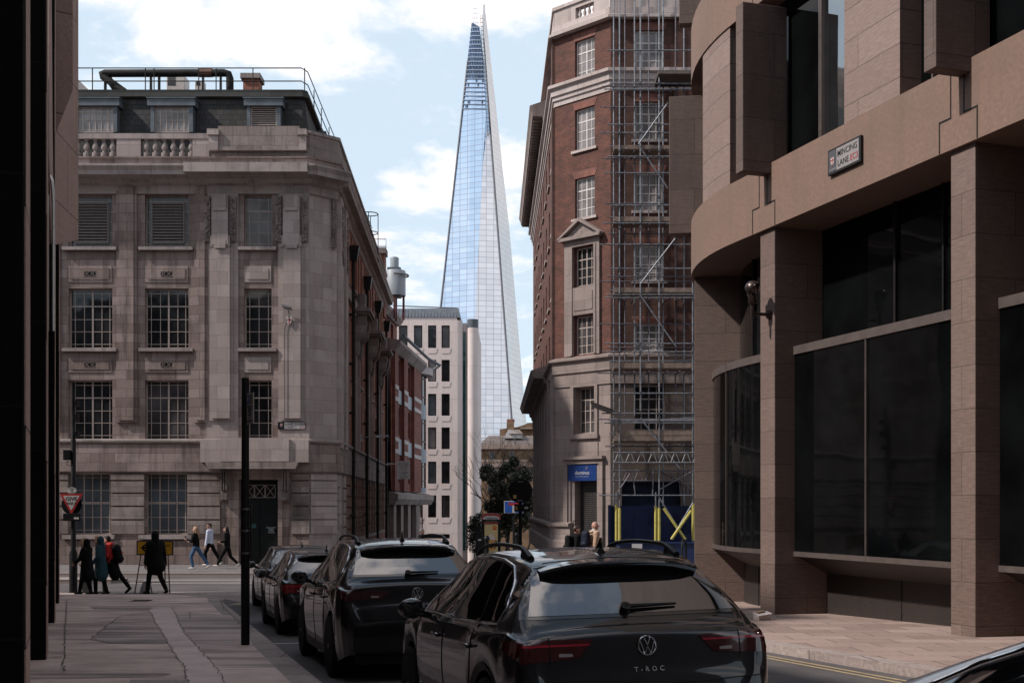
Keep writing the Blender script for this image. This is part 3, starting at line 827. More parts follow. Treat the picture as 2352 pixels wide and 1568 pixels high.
for q in gl: window(B, *q, .24, sT, cols=2, rows=4, gm=win_dark, fm=frame_dark)
for q in wins + att:
    if q[3] - q[2] < 4: MB(sT).box(q[0] - .1, q[1] + .1, -.12, -.001, q[2] - .13, q[2] - .01).build('window_sill', stone_trim, B)
for q in gl: MB(sT).box(q[0] - .12, q[1] + .12, -.18, -.083, q[2] - .16, q[2] - .01).build('window_sill', stone_trim, B)
bb_m = brickwork('banded_brick', (.17, .085, .06), (.24, .125, .09), (.2, .15, .12))
edges = [3.4] + [v for q in sorted(gl) for v in (q[0], q[1])] + [32]
for i in range(0, len(edges), 2):
    mb = MB(sT)
    for j in range(6): mb.box(edges[i], edges[i + 1], -.08, -.001, .9 + j * .52 + .03, .9 + j * .52 + .47)
    mb.build('rusticated_brick', bb_m, B)
for a, b in ((.1, 1.2), (2.3, 3.3)):
    mb = MB(sT)
    for j in range(6): mb.box(a, b, -.09, -.001, .35 + j * .6 + .03, .35 + j * .6 + .56)
    mb.build('rusticated_pier', stone_l, B)
    MB(sT).box(a, b, -.2, -.001, 5.1, 16.2).build('side_pilaster', stone_l, B)
    mb = MB(sT)
    for i in range(40): mb.ball(((a + b) / 2 + random.uniform(-.2, .2), -.22, 13.3 + i * .065), (.08, .06, .05), 6, 4)
    mb.build('carved_garland', stone_dirty, B, smooth=50)
MB(sT).box(3.4, 32, -.14, -.001, 12.45, 12.95).build('side_string_course', stone_trim, B)
for c, _ in bays:
    mb = MB(sT)
    mb.box(c - 1.15, c - .78, -.12, -.001, 4.5, 11.3).box(c + .78, c + 1.15, -.12, -.001, 4.5, 11.3).box(c - 1.15, c + 1.15, -.12, -.001, 11.5, 12.4)
    mb.build('window_surround', stone_l, B)
    mb = MB(sT)
    for o in (-1.0, 1.0):
        prof = [(0, 10.2), (-.2, 10.25), (-.28, 10.7), (-.24, 11.0), (-.5, 11.3), (-.64, 11.8), (-.6, 12.3), (0, 12.3)]
        MB(sT).hull([(c + o - .22, y, z) for y, z in prof], [(c + o + .22, y, z) for y, z in prof]).build('hood_bracket', stone_dirty, B)
    mb = MB(sT); mb.box(c - 1.5, c + 1.5, -.85, -.001, 12.42, 12.62).box(c - 1.4, c + 1.4, -.75, -.002, 12.3, 12.42).box(c - .35, c + .35, -.5, -.003, 12.62, 13.5)
    mb.build('window_hood', stone_dirty, B)
for i, t in enumerate((5.7, 13.7, 21.8, 30.0)):
    mb = MB(sT); mb.tube((t, -.22, .3), (t, -.22, 14.6), .085, n=8)
    mb.hull([(t - .16, -.4, 14.5), (t + .16, -.4, 14.5), (t + .16, -.06, 14.5), (t - .16, -.06, 14.5)], [(t - .26, -.5, 15.2), (t + .26, -.5, 15.2), (t + .26, -.04, 15.2), (t - .26, -.04, 15.2)])
    for z in (2, 4.6, 7, 9.4, 11.8): mb.box(t - .14, t + .14, -.32, -.02, z, z + .12)
    mb.build('drainpipe', black_iron, B)
MB(sT).box(7.0, 7.5, -.025, -.001, 4.9, 5.5).build('wall_plaque', stone_l, B)
# roof equipment on it, each a thing
rail = thing('roof_railing', 'thin black safety railing around the edge of the mansard roof', 'railing', (-7.75, 52.9, mz(205)))
mb = MB(); pts = [(-24, 1.5), (-1.65, 1.5), (-1.45, 2.0), (-2.1, 33)]
zt = mz(153) - mz(205)
for z in (zt, zt * .42): mb.path([(*p, z) for p in pts], .025, 6)
mb.build('rail', black_iron, rail)
for p in [(bx(q) * k, 1.5) for q in (199, 321, 341, 444, 484, 569, 688)] + [(-1.5 - .0236 * t, 2 + t) for t in (2.4, 5, 8, 11, 14, 18, 22, 26)]:
    MB().tube((*p, 0), (*p, zt), .025, n=6).build('post', black_iron, rail)
for t in (7, 11, 15, 19, 23):
    MB(sdT @ Matrix.Translation((0, 0, 0))).box(t, t + .9, .2, .9, mz(309) - 1.1 - mz(205), mz(309) - .4 - mz(205)).build('roof_box', lead_grey, rail)
pipe = thing('roof_pipe', 'fat black lagged duct pipe bracketed along the mansard roof edge', 'pipe', (bx(210) * k - 7.75, 54.6, mz(203)))
ox = bx(210) * k
px_ = lambda p: bx(p) * k - ox
pz_ = lambda q: mz(q) - mz(203)
MB().path([(px_(268), .1, 0), (px_(216), .2, pz_(165)), (px_(214), .2, pz_(160)), (px_(220), .2, pz_(158)), (px_(498), .2, pz_(157)), (px_(508), .2, pz_(160)), (px_(511), .2, pz_(170)), (px_(511), .2, 0)], .17, 10).build('duct', plain('lagging', (.02, .018, .018), .7, .6, 3), pipe, smooth=40)
MB().path([(px_(248), .5, 0), (px_(228), .5, pz_(172)), (px_(224), .5, pz_(160))], .14, 10).build('duct', plain('lagging_b', (.05, .05, .052), .6, .5, 3), pipe, smooth=40)
MB().tube((px_(440), .2, pz_(157)), (px_(470), .2, pz_(157)), .19, n=10).build('torn_lagging', plain('rusty_lagging', (.10, .05, .035), .8, .5, 5), pipe)
for q in (220, 326, 345, 447, 488): MB().box(px_(q), px_(q) + .07, .1, .3, 0, pz_(160)).build('pipe_bracket', black_iron, pipe)
ac_m = plain('ac_cream', (.55, .50, .48), .5, .1)
for (p0, p1, y0, lab) in ((352, 395, 176, 'white air conditioning unit with round fan cowl on the mansard roof'), (419, 440, 190, 'small square white air conditioning unit on the roof beside the chimney')):
    ac = thing('air_conditioner', lab, 'air conditioner', (bx((p0 + p1) / 2) * k - 7.75, 55.6, mz(204) + .55))
    ww = (p1 - p0) * s * k; hh = mz(y0) - mz(204)
    MB().box(-ww / 2, ww / 2, 0, ww, -.6, hh).build('case', ac_m, ac, bevel=.02)
    mb = MB()
    for i in range(5):
        for j in range(5): mb.box(-ww / 2 + .06 + i * ww * .09, -ww / 2 + .06 + i * ww * .09 + ww * .06, -.012, -.001, .08 + j * hh * .16, .08 + j * hh * .16 + hh * .11)
    mb.build('grille', sign_black, ac)
    if p0 < 400:
        MB().lathe([(ww * .34, hh), (ww * .34, hh + .12), (ww * .30, hh + .24), (ww * .26, hh + .24), (ww * .26, hh + .1)], (-.1, ww / 2, 0), 20).build('fan_cowl', ac_m, ac, smooth=40)
ch = thing('chimney_stack', 'stubby red brick chimney with a dirty stone cap on the mansard roof', 'chimney', (bx(553) * k - 7.75, 55.3, mz(204) + .42))
MB().box(-.33, .38, 0, .8, -.6, mz(183) - mz(204)).build('stack', brick_o, ch)
MB().box(-.44, .46, -.1, .9, mz(183) - mz(204), mz(171) - mz(204)).build('cap', stone_dirty, ch)
# lamp with a shield on the facade, street name, hooded ladder further along
wl = thing('wall_lamp', 'small grey floodlight with white and red shield fixed to the stone pilaster', 'wall lamp', (bx(667) - 7.75, 52.9 - .24, bz(735)))
MB().path([(0, 0, 0), (0, -.12, 0), (.02, -.2, .25), (0, -.3, .34)], .025, 8).build('arm', steel, wl)
MB().hull([(-.26, -.5, .5), (.12, -.5, .42), (.16, -.1, .36), (-.2, -.1, .42)], [(-.28, -.5, .56), (.1, -.5, .52), (.14, -.1, .44), (-.22, -.1, .5)]).build('lamp_head', steel, wl)
shp = [(-.12, .12), (-.12, -.06), (-.06, -.2), (0, -.26), (.06, -.2), (.12, -.06), (.12, .12)]
MB().prism(shp, -.06, -.03).build('shield', sign_white, wl)
MB().box(-.018, .018, -.066, -.0605, -.24, .12).box(-.12, .12, -.067, -.0606, -.05, -.015).build('shield_cross', sign_red, wl)
MB().path([(0, -.02, -.02), (-.14, -.02, -.2), (-.2, -.02, -.4), (-.2, -.02, -4.4)], .012, 5).build('cable', black_iron, wl)
def crest(mb_, cx_, cz_, r, y):
    sh_ = [(cx_ + a * r, cz_ + b * r) for a, b in ((-.7, .9), (-.7, -.2), (-.4, -.8), (0, -1.1), (.4, -.8), (.7, -.2), (.7, .9))]
    mb_.prism(sh_, y - .003, y)
ns = thing('street_name_sign', 'street name plate reading GREAT TOWER STREET EC3 on the pale stone corner', 'street sign', (bx(671) - 7.75, 52.9 - .09, bz(977.5)))
hw, hh = (bx(703) - bx(639)) / 2, (bz(969) - bz(986)) / 2
MB().box(-hw, hw, -.03, 0, -hh, hh).build('frame', sign_black, ns)
MB().box(-hw + .29, hw - .02, -.036, -.031, -hh + .02, hh - .02).build('plate', sign_white, ns)
mb = MB(); crest(mb, -hw + .16, .02, .07, -.033); mb.build('crest', sign_white, ns)
MB().box(-hw + .148, -hw + .172, -.040, -.0365, -.05, .08).box(-hw + .11, -hw + .21, -.040, -.0366, .02, .04).build('crest_cross', sign_red, ns)
text('GREAT TOWER', .135, (.13, -.038, .06), UP, sign_black, ns)
text('STREET', .135, (-.08, -.038, -.07), UP, sign_black, ns)
text('EC3', .135, (.45, -.038, -.07), UP, sign_red, ns)
tw = thing('light_block_tower', 'unseen stone tower block added behind the left corner building to block light', 'building', (-57, 60, 0))  # out of sight, added only to keep sun off the junction
MB().box(-22, 22, 0, 30, 18, 31).build('wall', stone_g, tw)
for i in range(7):
    for j in range(2): MB().box(-20 + i * 6, -17 + i * 6, -.05, -.001, 22 + j * 4, 24.5 + j * 4).build('window', win_dark, tw)
# building behind with pale ribbed cladding
rb = thing('ribbed_roof_building', 'pale ribbed metal plant room rising behind the mansard roof railing', 'building', (-26.5, 70, 0))
MB().prism([(-6, 0), (2.15, 0), (2.15, 25.55), (.95, 27.6), (-6, 31)], 0, 8).build('wall', ashlar('ribbed_cladding', (.42, .35, .31), (.46, .39, .35), .35, 40, .02, (.3, .25, .22), streak=.1, blotch=.1), rb)
# ---- row next door: rooftop ladder cage, hopper, chimney and later buildings
lc = thing('roof_ladder_cage', 'black hooped ladder cage above the brick side wall cornice', 'ladder', (-8.3, 71.0, 17.0))
cg = MB()
for z in (0, 1.1, 2.2): cg.path([(.5 * math.cos(t), .5 * math.sin(t), z + .3) for t in [i * math.pi / 8 for i in range(16)]], .03, 5, closed=True)
for t in range(0, 16, 4): cg.tube((.5 * math.cos(t * math.pi / 8), .5 * math.sin(t * math.pi / 8), -.3), (.5 * math.cos(t * math.pi / 8), .5 * math.sin(t * math.pi / 8), 2.5), .025, n=5)
cg.build('cage', black_iron, lc)
rs = thing('brick_chimney_stack', 'tall square red brick chimney stack beyond the hooped ladder cage', 'chimney', (-9.5, 83.6, 15.5))
MB().box(-.75, .75, 0, 1.2, 0, 4.3).build('stack', brick_o, rs)
MB().box(-.85, .85, -.1, 1.3, 4.3, 4.7).build('cap', stone_trim, rs)
pl = MB()
pl.path([(-.95, -.4, 4.2), (-.95, -.4, 5.2), (.9, -.4, 5.2), (.9, -.4, 4.2)], .03, 5).path([(-.95, -.4, 4.7), (.9, -.4, 4.7)], .03, 5)
pl.build('guard_rail', black_iron, rs)
# ------------------------------------------------------------------ near left: dark granite building
granite_b = ashlar('black_granite', (.004, .004, .0045), (.007, .0068, .007), 1.3, 1.62, .010, (.016, .014, .013), streak=.0, blotch=.2, grain=.2, rough=.5, dirt=(.012, .010, .009))
granite_b.node_tree.nodes['Principled BSDF'].inputs['Specular IOR Level'].default_value = .08
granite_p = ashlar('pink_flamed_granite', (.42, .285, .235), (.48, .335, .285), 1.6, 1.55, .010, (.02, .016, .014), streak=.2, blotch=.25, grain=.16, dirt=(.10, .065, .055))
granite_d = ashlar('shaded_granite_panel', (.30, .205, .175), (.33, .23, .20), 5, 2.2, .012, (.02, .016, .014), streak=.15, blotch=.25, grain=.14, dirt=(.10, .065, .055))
LB = thing('granite_office_building', 'near building of black polished columns and pink granite panels beside the footway', 'building', (-5.85, 15.3, pav(15.3)))
th = math.atan2(1, -.36)              # facade runs away along this direction
LT = Matrix.Translation((0, 0, -pav(15.3))) @ Matrix.Rotation(th, 4, 'Z')   # x along facade (away), y to the left (inside)
LH, LN = 15.0, 10.0
step = 6.8 * math.sqrt(1 + .36 ** 2)
for i in range(-4, 3):
    a = i * step
    zb = 1.05 - .0285 * max(-12, 15.3 + i * 6.8) - .3
    MB(LT).box(a, a + .95, .0, 2.2, zb, LN if i < 1 else LH).build('column', granite_b, LB, bevel=.01)
    MB(LT).box(a + .04, a + .91, -.012, -.001, zb, LN if i < 1 else LH).build('column_face', granite_p, LB)
MB(LT).box(-40, 4.5, 2.3, 45, -1, LN).build('wall', granite_b, LB)
MB(LT).box(4.51, 22, 2.3, 45, -1, LH).build('wall', granite_b, LB)
MB(LT).wall(-40, 4.5, 0, LN, (), 1.2).wall(4.5, 22, 0, LH, (), 1.2).build('glazing', glass('dark_office_glass', (.006, .006, .007), .08), LB, recalc=False)
for i in range(-4, 3):
    MB(LT).box(i * step + .96, i * step + .99, .05, 1.19, 0, LN if i < 1 else LH).build('glazing_edge', metal('edge_steel', (.55, .55, .56), .3), LB)
# projecting upper bays of pink granite (near faces turned to the street)
def bay(pts, vec, mat):
    T = Matrix.Translation((5.85, -15.3, -pav(15.3)))
    q = [at(*p) for p in pts]
    return MB(T).hull([v for v in q], [v + Vector(vec) for v in q]).build('upper_bay', mat, LB)
bay([(128, 562, 27), (180, 551, 29), (180, -260, 29), (128, -260, 27)], (-1.6, .5, 0), granite_p)
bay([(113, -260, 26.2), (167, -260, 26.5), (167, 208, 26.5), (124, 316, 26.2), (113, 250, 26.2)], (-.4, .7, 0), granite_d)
bay([(112, -260, 18), (117, -260, 20.5), (121, 300, 22), (126, 400, 23.5), (129, 560, 25), (118, 560, 20.5), (112, 330, 18)], (-1.5, .3, 0), granite_p)
mb = MB(Matrix.Translation((5.85, -15.3, -pav(15.3))))
ar = [(123.0, 760), (123.0, 470), (122, 440), (119.5, 415), (116, 405), (112, 415), (109, 450), (108, 520), (108, 760)]
mb.path([at(a, b, 19.2) for a, b in ar], .03, 6).build('arch_trim', metal('arch_steel', (.6, .55, .53), .35), LB)
# ------------------------------------------------------------------ red brick corner building with the chamfered door
brick_r = brickwork('dark_red_brick', (.075, .021, .013), (.135, .037, .022), (.12, .075, .06), blotch=.4, joint=.011)
brick_d = brickwork('sooty_shaded_brick', (.062, .021, .015), (.105, .034, .022), (.085, .058, .048), blotch=.5)
brick_v = brickwork('red_brick_arch', (.17, .050, .034), (.24, .075, .05), (.17, .12, .10), bw=.075, bh=.32, joint=.011, blotch=.3)
stone_w = ashlar('washed_stone', (.40, .335, .315), (.50, .43, .41), 1.2, .9, .006, (.16, .13, .12), streak=.4, blotch=.3, grain=.09, dirt=(.10, .08, .075), seed=11)
stone_b = ashlar('grey_stone_base', (.225, .178, .163), (.285, .228, .212), 1.3, .62, .007, (.11, .09, .085), streak=.5, blotch=.35, grain=.09, dirt=(.07, .055, .05), seed=13)
s3 = 54 / F
rx = lambda px: (px - CX) * s3 - 4.36
rz_ = lambda py: EYE + (HY - py) * s3
RB = thing('brick_corner_building', 'tall dark red brick building with chamfered stone framed corner doorway beside the scaffold', 'building', (4.36, 54, 0))
Lc = (-2.37, 2.3); Rc = (0, 0)
far = (Lc[0] - .0164 * 30, Lc[1] + 30)
RPATH = [far, Lc, Rc, (30, 0)]
cT = Matrix.Translation((Lc[0], Lc[1], 0)) @ Matrix.Rotation(math.atan2(-2.3, 2.37), 4, 'Z'); cw = math.hypot(2.37, 2.3)
lT = Matrix.Translation((far[0], far[1], 0)) @ Matrix.Rotation(math.atan2(Lc[1] - far[1], Lc[0] - far[0]), 4, 'Z'); lw = math.dist(far, Lc)
fT = Matrix.Identity(4)
ZB, ZT = 8.4, 24.05
crow = [(21.74, 23.6), (18.63, 20.48), (15.54, 17.35), (12.45, 14.2), (9.36, 11.1)]
cwin = [(1.22, 2.39, a, b) for a, b in crow]
MB(cT).wall(0, cw, ZB, ZT, cwin, 0, .22).build('corner_wall', brick_r, RB, recalc=False)
sw = (1.20, 2.40, 5.8, 7.88)
dw = (1.2, 2.54, .0, 4.36)
MB(cT).wall(0, cw, 0, ZB, [sw, dw], 0, .5).build('corner_base', stone_b, RB, recalc=False)
frow = [(rz_(159), rz_(70)), (rz_(321), rz_(234)), (rz_(484), rz_(397)), (rz_(645), rz_(563)), (rz_(806), rz_(744))]
fx0, fx1 = rx(1459), rx(1524)
fwin = [(fx0 + k * 3.6, fx1 + k * 3.6, a, b) for a, b in frow for k in range(3)]
fst = [(fx0 + k * 3.6 - .05, fx1 + k * 3.6 + .05, rz_(988), rz_(884)) for k in range(3)]
MB().wall(0, 30, ZB, ZT, fwin, 0, .22).build('front_wall', brick_d, RB, recalc=False)  # darker sooty brick also stands in for scaffold shade on this front
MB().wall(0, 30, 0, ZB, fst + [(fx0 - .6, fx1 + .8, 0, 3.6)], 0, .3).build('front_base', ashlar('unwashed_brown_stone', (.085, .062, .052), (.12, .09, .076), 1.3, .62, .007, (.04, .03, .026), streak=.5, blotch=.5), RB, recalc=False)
MB().box(fx0 - .6, fx1 + .8, .29, .33, 0, 3.6).build('shop_door', plain('dark_navy_panel', (.008, .012, .028), .5), RB)
ts = [2.2 + i * 3.4 for i in range(8)]
lwin, lst = [], []
for t in ts:
    for a, b in crow: lwin.append((lw - t - .6, lw - t + .6, a, b))
    lst.append((lw - t - .65, lw - t + .65, 4.6, 7.9)); lst.append((lw - t - .65, lw - t + .65, .9, 3.5))
MB(lT).wall(0, lw, ZB, ZT, lwin, 0, .22).build('side_wall', brick_r, RB, recalc=False)
MB(lT).wall(0, lw, 0, ZB, lst, 0, .45).build('side_base', stone_b, RB, recalc=False)
FR = ([(.5, .055), .25, .75], [.24, .47, (.70, .05)])
for i, q in enumerate(cwin): window(RB, *q, .2, cT, fr=.06, bar=.028, fracs=FR, gm=[win_pale, win_pale, win_pale, win_dark, win_grey][i], fm=white_paint if i < 3 else frame_cream)
window(RB, *sw, .45, cT, fr=.06, bar=.03, fracs=([(.5, .07), .25, .75], [.25, .5, (.74, .06)]), gm=win_grey)
for i, q in enumerate(fwin): window(RB, *q, .2, fT, fr=.06, bar=.028, fracs=FR, gm=[win_pale, win_grey, win_dark][i % 3], fm=white_paint)
for q in fst: window(RB, *q, .28, fT, fr=.06, bar=.03, fracs=FR, gm=win_dark)
for i, q in enumerate(lwin): window(RB, *q, .2, lT, fr=.06, bar=.03, fracs=FR, gm=win_dark)
for q in lst: window(RB, *q, .42, lT, fr=.06, bar=.03, cols=2, rows=4, gm=win_dark, fm=frame_dark)
for T, ws in ((cT, [q for i, q in enumerate(cwin) if i != 3 and i != 4]), (fT, fwin), (lT, lwin)):
    for q in ws:
        MB(T).box(q[0] - .16, q[1] + .16, -.1, -.001, q[2] - .12, q[2] - .005).build('window_sill', stone_w, RB)
        if T is not lT:
            MB(T).hull([(q[0] - .02, -.012, q[3] + .005), (q[1] + .02, -.012, q[3] + .005), (q[1] + .16, -.012, q[3] + .34), (q[0] - .16, -.012, q[3] + .34)],
                       [(q[0] - .02, -.001, q[3] + .005), (q[1] + .02, -.001, q[3] + .005), (q[1] + .16, -.001, q[3] + .34), (q[0] - .16, -.001, q[3] + .34)]).build('brick_arch', brick_v, RB)
def rm(name, path, prof, mat): return MB().sweep(path, prof).build(name, mat, RB)
rm('cornice_band', RPATH, [(0, 20.9), (.05, 20.9), (.05, 21.1), (.12, 21.14), (.12, 21.3), (.2, 21.34), (.2, 21.6), (.34, 21.68), (.34, 21.82), (0, 21.87)], stone_w)
rm('parapet', RPATH, [(-.3, ZT), (.32, ZT), (.32, ZT + .12), (.14, ZT + .2), (.14, ZT + .5), (.06, ZT + .52), (-.3, ZT + .52)], stone_w)
po = [(1.3, 2.4, ZT + .55, ZT + 1.05)]
MB(cT).wall(0, cw, ZT + .52, ZT + 1.25, po, -.06, .34).build('parapet_panel', stone_w, RB, recalc=False)
MB().box(.0, 30, -.06, .3, ZT + .52, ZT + 1.25).build('parapet_panel', stone_w, RB)
MB(lT).box(0, lw, -.06, .3, ZT + .52, ZT + 1.25).build('parapet_panel', stone_w, RB)
rm('parapet_cap', RPATH, [(-.34, ZT + 1.25), (.14, ZT + 1.25), (.14, ZT + 1.4), (-.34, ZT + 1.42)], stone_w)
for i in range(4):
    MB(cT).lathe([(.07, 0), (.04, .08), (.09, .2), (.045, .36), (.06, .42), (.06, .5)], (1.45 + i * .27, .1, ZT + .55), 10).build('baluster', stone_w, RB, smooth=40)
rm('base_cornice', RPATH, [(0, ZB - .45), (.06, ZB - .45), (.06, ZB + .1), (.14, ZB + .16), (.14, ZB + .62), (.30, ZB + .70), (.30, ZB + .80), (0, ZB + .9)], stone_b)
rm('base_plinth', [far, Lc, (Lc[0] + .718 * 1.1, Lc[1] - .697 * 1.1)], [(0, 0), (.3, 0), (.3, .9), (.22, 1.0), (.22, 1.5), (.34, 1.6), (.34, 1.72), (0, 1.8)], stone_b)
# brick corner piers
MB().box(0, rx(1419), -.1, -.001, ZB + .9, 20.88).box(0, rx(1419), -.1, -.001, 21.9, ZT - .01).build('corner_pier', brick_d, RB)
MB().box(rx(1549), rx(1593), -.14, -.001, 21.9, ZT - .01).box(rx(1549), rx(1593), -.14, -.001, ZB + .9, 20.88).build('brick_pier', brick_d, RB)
MB(lT).box(lw - 1.0, lw, -.14, -.001, ZB + .9, 20.88).box(lw - 1.0, lw, -.14, -.001, 21.9, ZT).build('brick_pier', brick_d, RB)
# overhanging eaves along the side street
eT = [(far[0] - .3 * 0, far[1]), (Lc[0] - .0164 * 5.7, Lc[1] + 5.7)]
rm('eaves', eT, [(0, 22.0), (.3, 22.05), (.35, 22.3), (.85, 22.32), (.9, 22.55), (1.0, 22.75), (1.0, 22.85), (0, 23.2)], stone_b)
MB(lT).box(0.2, lw - 5.8, -.2, -.001, ZB + .9, 22.0).build('side_wing', brick_r, RB) if False else None
for i in range(46): MB(lT).box(.2 + i * .52, .4 + i * .52, -.8, -.3, 22.18, 22.31).build('eaves_bracket', stone_dirty, RB)
rm('lower_eaves', eT, [(0, 8.7), (.25, 8.75), (.3, 9.0), (.8, 9.02), (.86, 9.2), (.95, 9.4), (0, 9.7)], stone_b)
mb = MB(lT)
for i, t in enumerate(ts): mb.box(lw - t + 1.1, lw - t + 2.1, -.18, -.001, 1.8, 8.69)
mb.build('side_pilaster', stone_b, RB)
# pedimented stone surround over two floors of the corner
mb = MB(cT)
mb.box(.67, 1.17, -.12, -.001, 9.32, 14.55).box(2.44, 2.75, -.12, -.001, 9.32, 14.55).box(1.17, 2.44, -.12, -.001, 14.25, 14.55).box(1.17, 2.44, -.12, -.001, 11.15, 12.40)
mb.box(1.25, 2.36, -.15, -.121, 11.35, 12.2).box(1.05, 1.17, -.16, -.121, 9.36, 14.25).box(2.44, 2.56, -.16, -.121, 9.36, 14.25)
mb.build('window_surround', stone_b, RB)
pd = [(.55, 14.56), (2.87, 14.56), (2.95, 14.72), (1.71, 15.5), (.47, 14.72)]
mb = MB(cT); mb.prism([(.75, 14.7), (2.67, 14.7), (1.71, 15.32)], -.16, -.001)
mb.box(.5, 2.92, -.34, -.002, 14.55, 14.70)
for a, b in (((.45, 14.7), (1.71, 15.5)), ((2.97, 14.7), (1.71, 15.5))):
    mb.hull([(a[0], -.36, a[1]), (b[0], -.36, b[1]), (b[0], -.36, b[1] - .16), (a[0], -.36, a[1] - .1)], [(a[0], -.003, a[1]), (b[0], -.003, b[1]), (b[0], -.003, b[1] - .16), (a[0], -.003, a[1] - .1)])
mb.build('pediment', stone_b, RB)
# stone window frame, panel and the doorway
mb = MB(cT)
mb.box(1.0, 1.18, -.08, -.001, 5.55, 8.0).box(2.42, 2.6, -.08, -.001, 5.55, 8.0).box(1.18, 2.42, -.08, -.001, 7.9, 8.0).box(.95, 2.65, -.14, -.001, 5.55, 5.75)
mb.box(1.0, 2.6, -.04, -.001, 4.75, 5.4)
mb.build('stone_frame', stone_b, RB)
mb = MB(cT)
mb.box(.62, .86, -.14, -.001, 0, 4.62).box(2.72, 2.95, -.14, -.001, 0, 4.62).box(.86, 2.72, -.14, -.001, 4.42, 4.62).box(.55, 3.02, -.26, -.001, 4.62, 4.76)
mb.box(.86, 1.0, -.07, -.001, 0, 4.42).box(2.58, 2.72, -.07, -.001, 0, 4.42)
mb.build('door_surround', stone_b, RB)
t = NT('roller_shutter_steel'); vv = t.uv()
br = t.add('ShaderNodeTexBrick', Vector=vv, Color1=(.055, .05, .05), Color2=(.07, .062, .06), Mortar=(.012, .011, .011), Scale=1.0)
br.inputs['Brick Width'].default_value = .16; br.inputs['Row Height'].default_value = .09; br.inputs['Mortar Size'].default_value = .016
t.bump(br.outputs[1], .8, .02); shutter_m = t.done(br.outputs[0], .5, Metallic=.4)
MB(cT).box(1.2, 2.54, .40, .44, 0, 3.69).build('roller_shutter', shutter_m, RB)
text('10', .34, cT @ Vector((1.08, -.005, 1.75)), (rad(90), 0, math.atan2(-2.3, 2.37)), black_iron, RB)
# shop sign over the door
az = math.atan2(-2.3, 2.37)
dp = Matrix.Translation((4.36, 54, 0)) @ cT @ Vector((1.72, -.02, 4.02))
dsn = thing('shop_sign', 'bright blue sign with white star and lettering over the corner doorway', 'sign', dp, az)
MB().box(-.88, .84, -.06, .35, -.36, .36).build('board', plain('shop_sign_blue', (.004, .028, .14), .4, .06), dsn)
MB().box(-.895, -.881, -.055, .34, -.35, .35).build('end_cap', sign_white, dsn)
text('dominus', .24, (0, -.064, .0), UP, sign_white, dsn, sx=1.05)
text('REAL ESTATE UNLOCKED', .052, (0, -.064, -.17), UP, sign_white, dsn, spacing=1.35)
st = [(0, .11), (.025, .025), (.085, 0), (.025, -.025), (0, -.11), (-.025, -.025), (-.085, 0), (-.025, .025)]
MB().path([(.27 + a, -.068, .2 + b) for a, b in st], .007, 5, closed=True).build('star', sign_white, dsn)
# ------------------------------------------------------------------ scaffold and hoarding
YO, YI = 52.35, 53.55
so_ = YO / F
X = lambda px: (px - CX) * so_
Z = lambda py: EYE + (HY - py) * so_
SCF = thing('scaffold', 'grey tube scaffold with timber decks against the dark brick front', 'scaffold', (X(1500), 53, 0))
sT_ = Matrix.Translation((-X(1500), -53, 0))
def stube(name, a, b, r=.032, mat=None): return MB(sT_).tube(a, b, r, n=8).build(name, mat or galv, SCF, smooth=50)
zt_ = 27.0
for px, zb in ((1423, .95), (1471, 6.6), (1514, .95), (1591, .95)):
    stube('standard', (X(px), YO, zb), (X(px), YO, zt_ if px != 1514 else 27))
for px in (1415, 1464, 1531, 1580): stube('standard', (X(px), YI, 1.0 if px != 1464 else 6.5), (X(px), YI, zt_))
random.seed(12)
led = [117, 178, 193, 206, 226, 287, 306, 347, 360, 398, 453, 472, 513, 523, 562, 617, 635, 677, 684, 734.5, 789, 808, 850, 903, 949, 958, 966, 971, 1021.6, 1137]
XR = X(1640)
for i, y in enumerate(led):
    inner = i % 3 == 1
    a = X(random.choice((1376, 1383, 1388, 1395, 1402)))
    yy = YI - .05 if inner else YO - .05
    stube('ledger', (a, yy, Z(y)), (XR, yy, Z(y)), .028, [galv, rusty_tube, galv][i % 3])
for a, b, c, d in ((1533, 239, 1466, 333), (1466, 335, 1533, 434), (1550, 549, 1471, 652), (1469, 677, 1552, 797), (1470, 960, 1560, 1075)):
    stube('brace', (X(a), YO - .1, Z(b)), (X(c), YO - .1, Z(d)), .03)
for y in (347, 513, 684, 850, 1019):
    for px in (1432, 1455, 1490, 1532, 1560, 1590): stube('transom', (X(px), YO - .2, Z(y) - .05), (X(px), YI, Z(y) - .05), .026, rusty_tube)
    stube('ledger', (X(1400), YI - .08, Z(y - 60)), (XR, YI - .08, Z(y - 60)), .026, rusty_tube)
    stube('ledger', (X(1404), YI - .08, Z(y - 28)), (XR, YI - .08, Z(y - 28)), .026, galv)
for px in (1441, 1497, 1560): stube('standard', (X(px), YI - .04, 6.5), (X(px), YI - .04, zt_), .026, rusty_tube)
def deck(y0, y1, mat=timber, z2=None):
    d = MB(sT_).box(X(1410), XR, YO + .08, YI - .1, Z(y1) - .02, Z(y1) + .03).build('deck', timber, SCF)
    MB(sT_).box(X(1410), X(1500), YO + .03, YO + .075, Z(y1) + .02, Z(y0)).box(X(1500) + .01, XR, YO + .025, YO + .07, Z(y1) + .025, Z(y0) - .01).build('toe_board', mat, SCF)
deck(333, 343); deck(497, 509); deck(660, 672); deck(833, 846); deck(1000, 1013)
MB(sT_).box(X(1416), XR, YO + .02, YO + .07, Z(999), Z(986)).build('toe_board', timber, SCF)
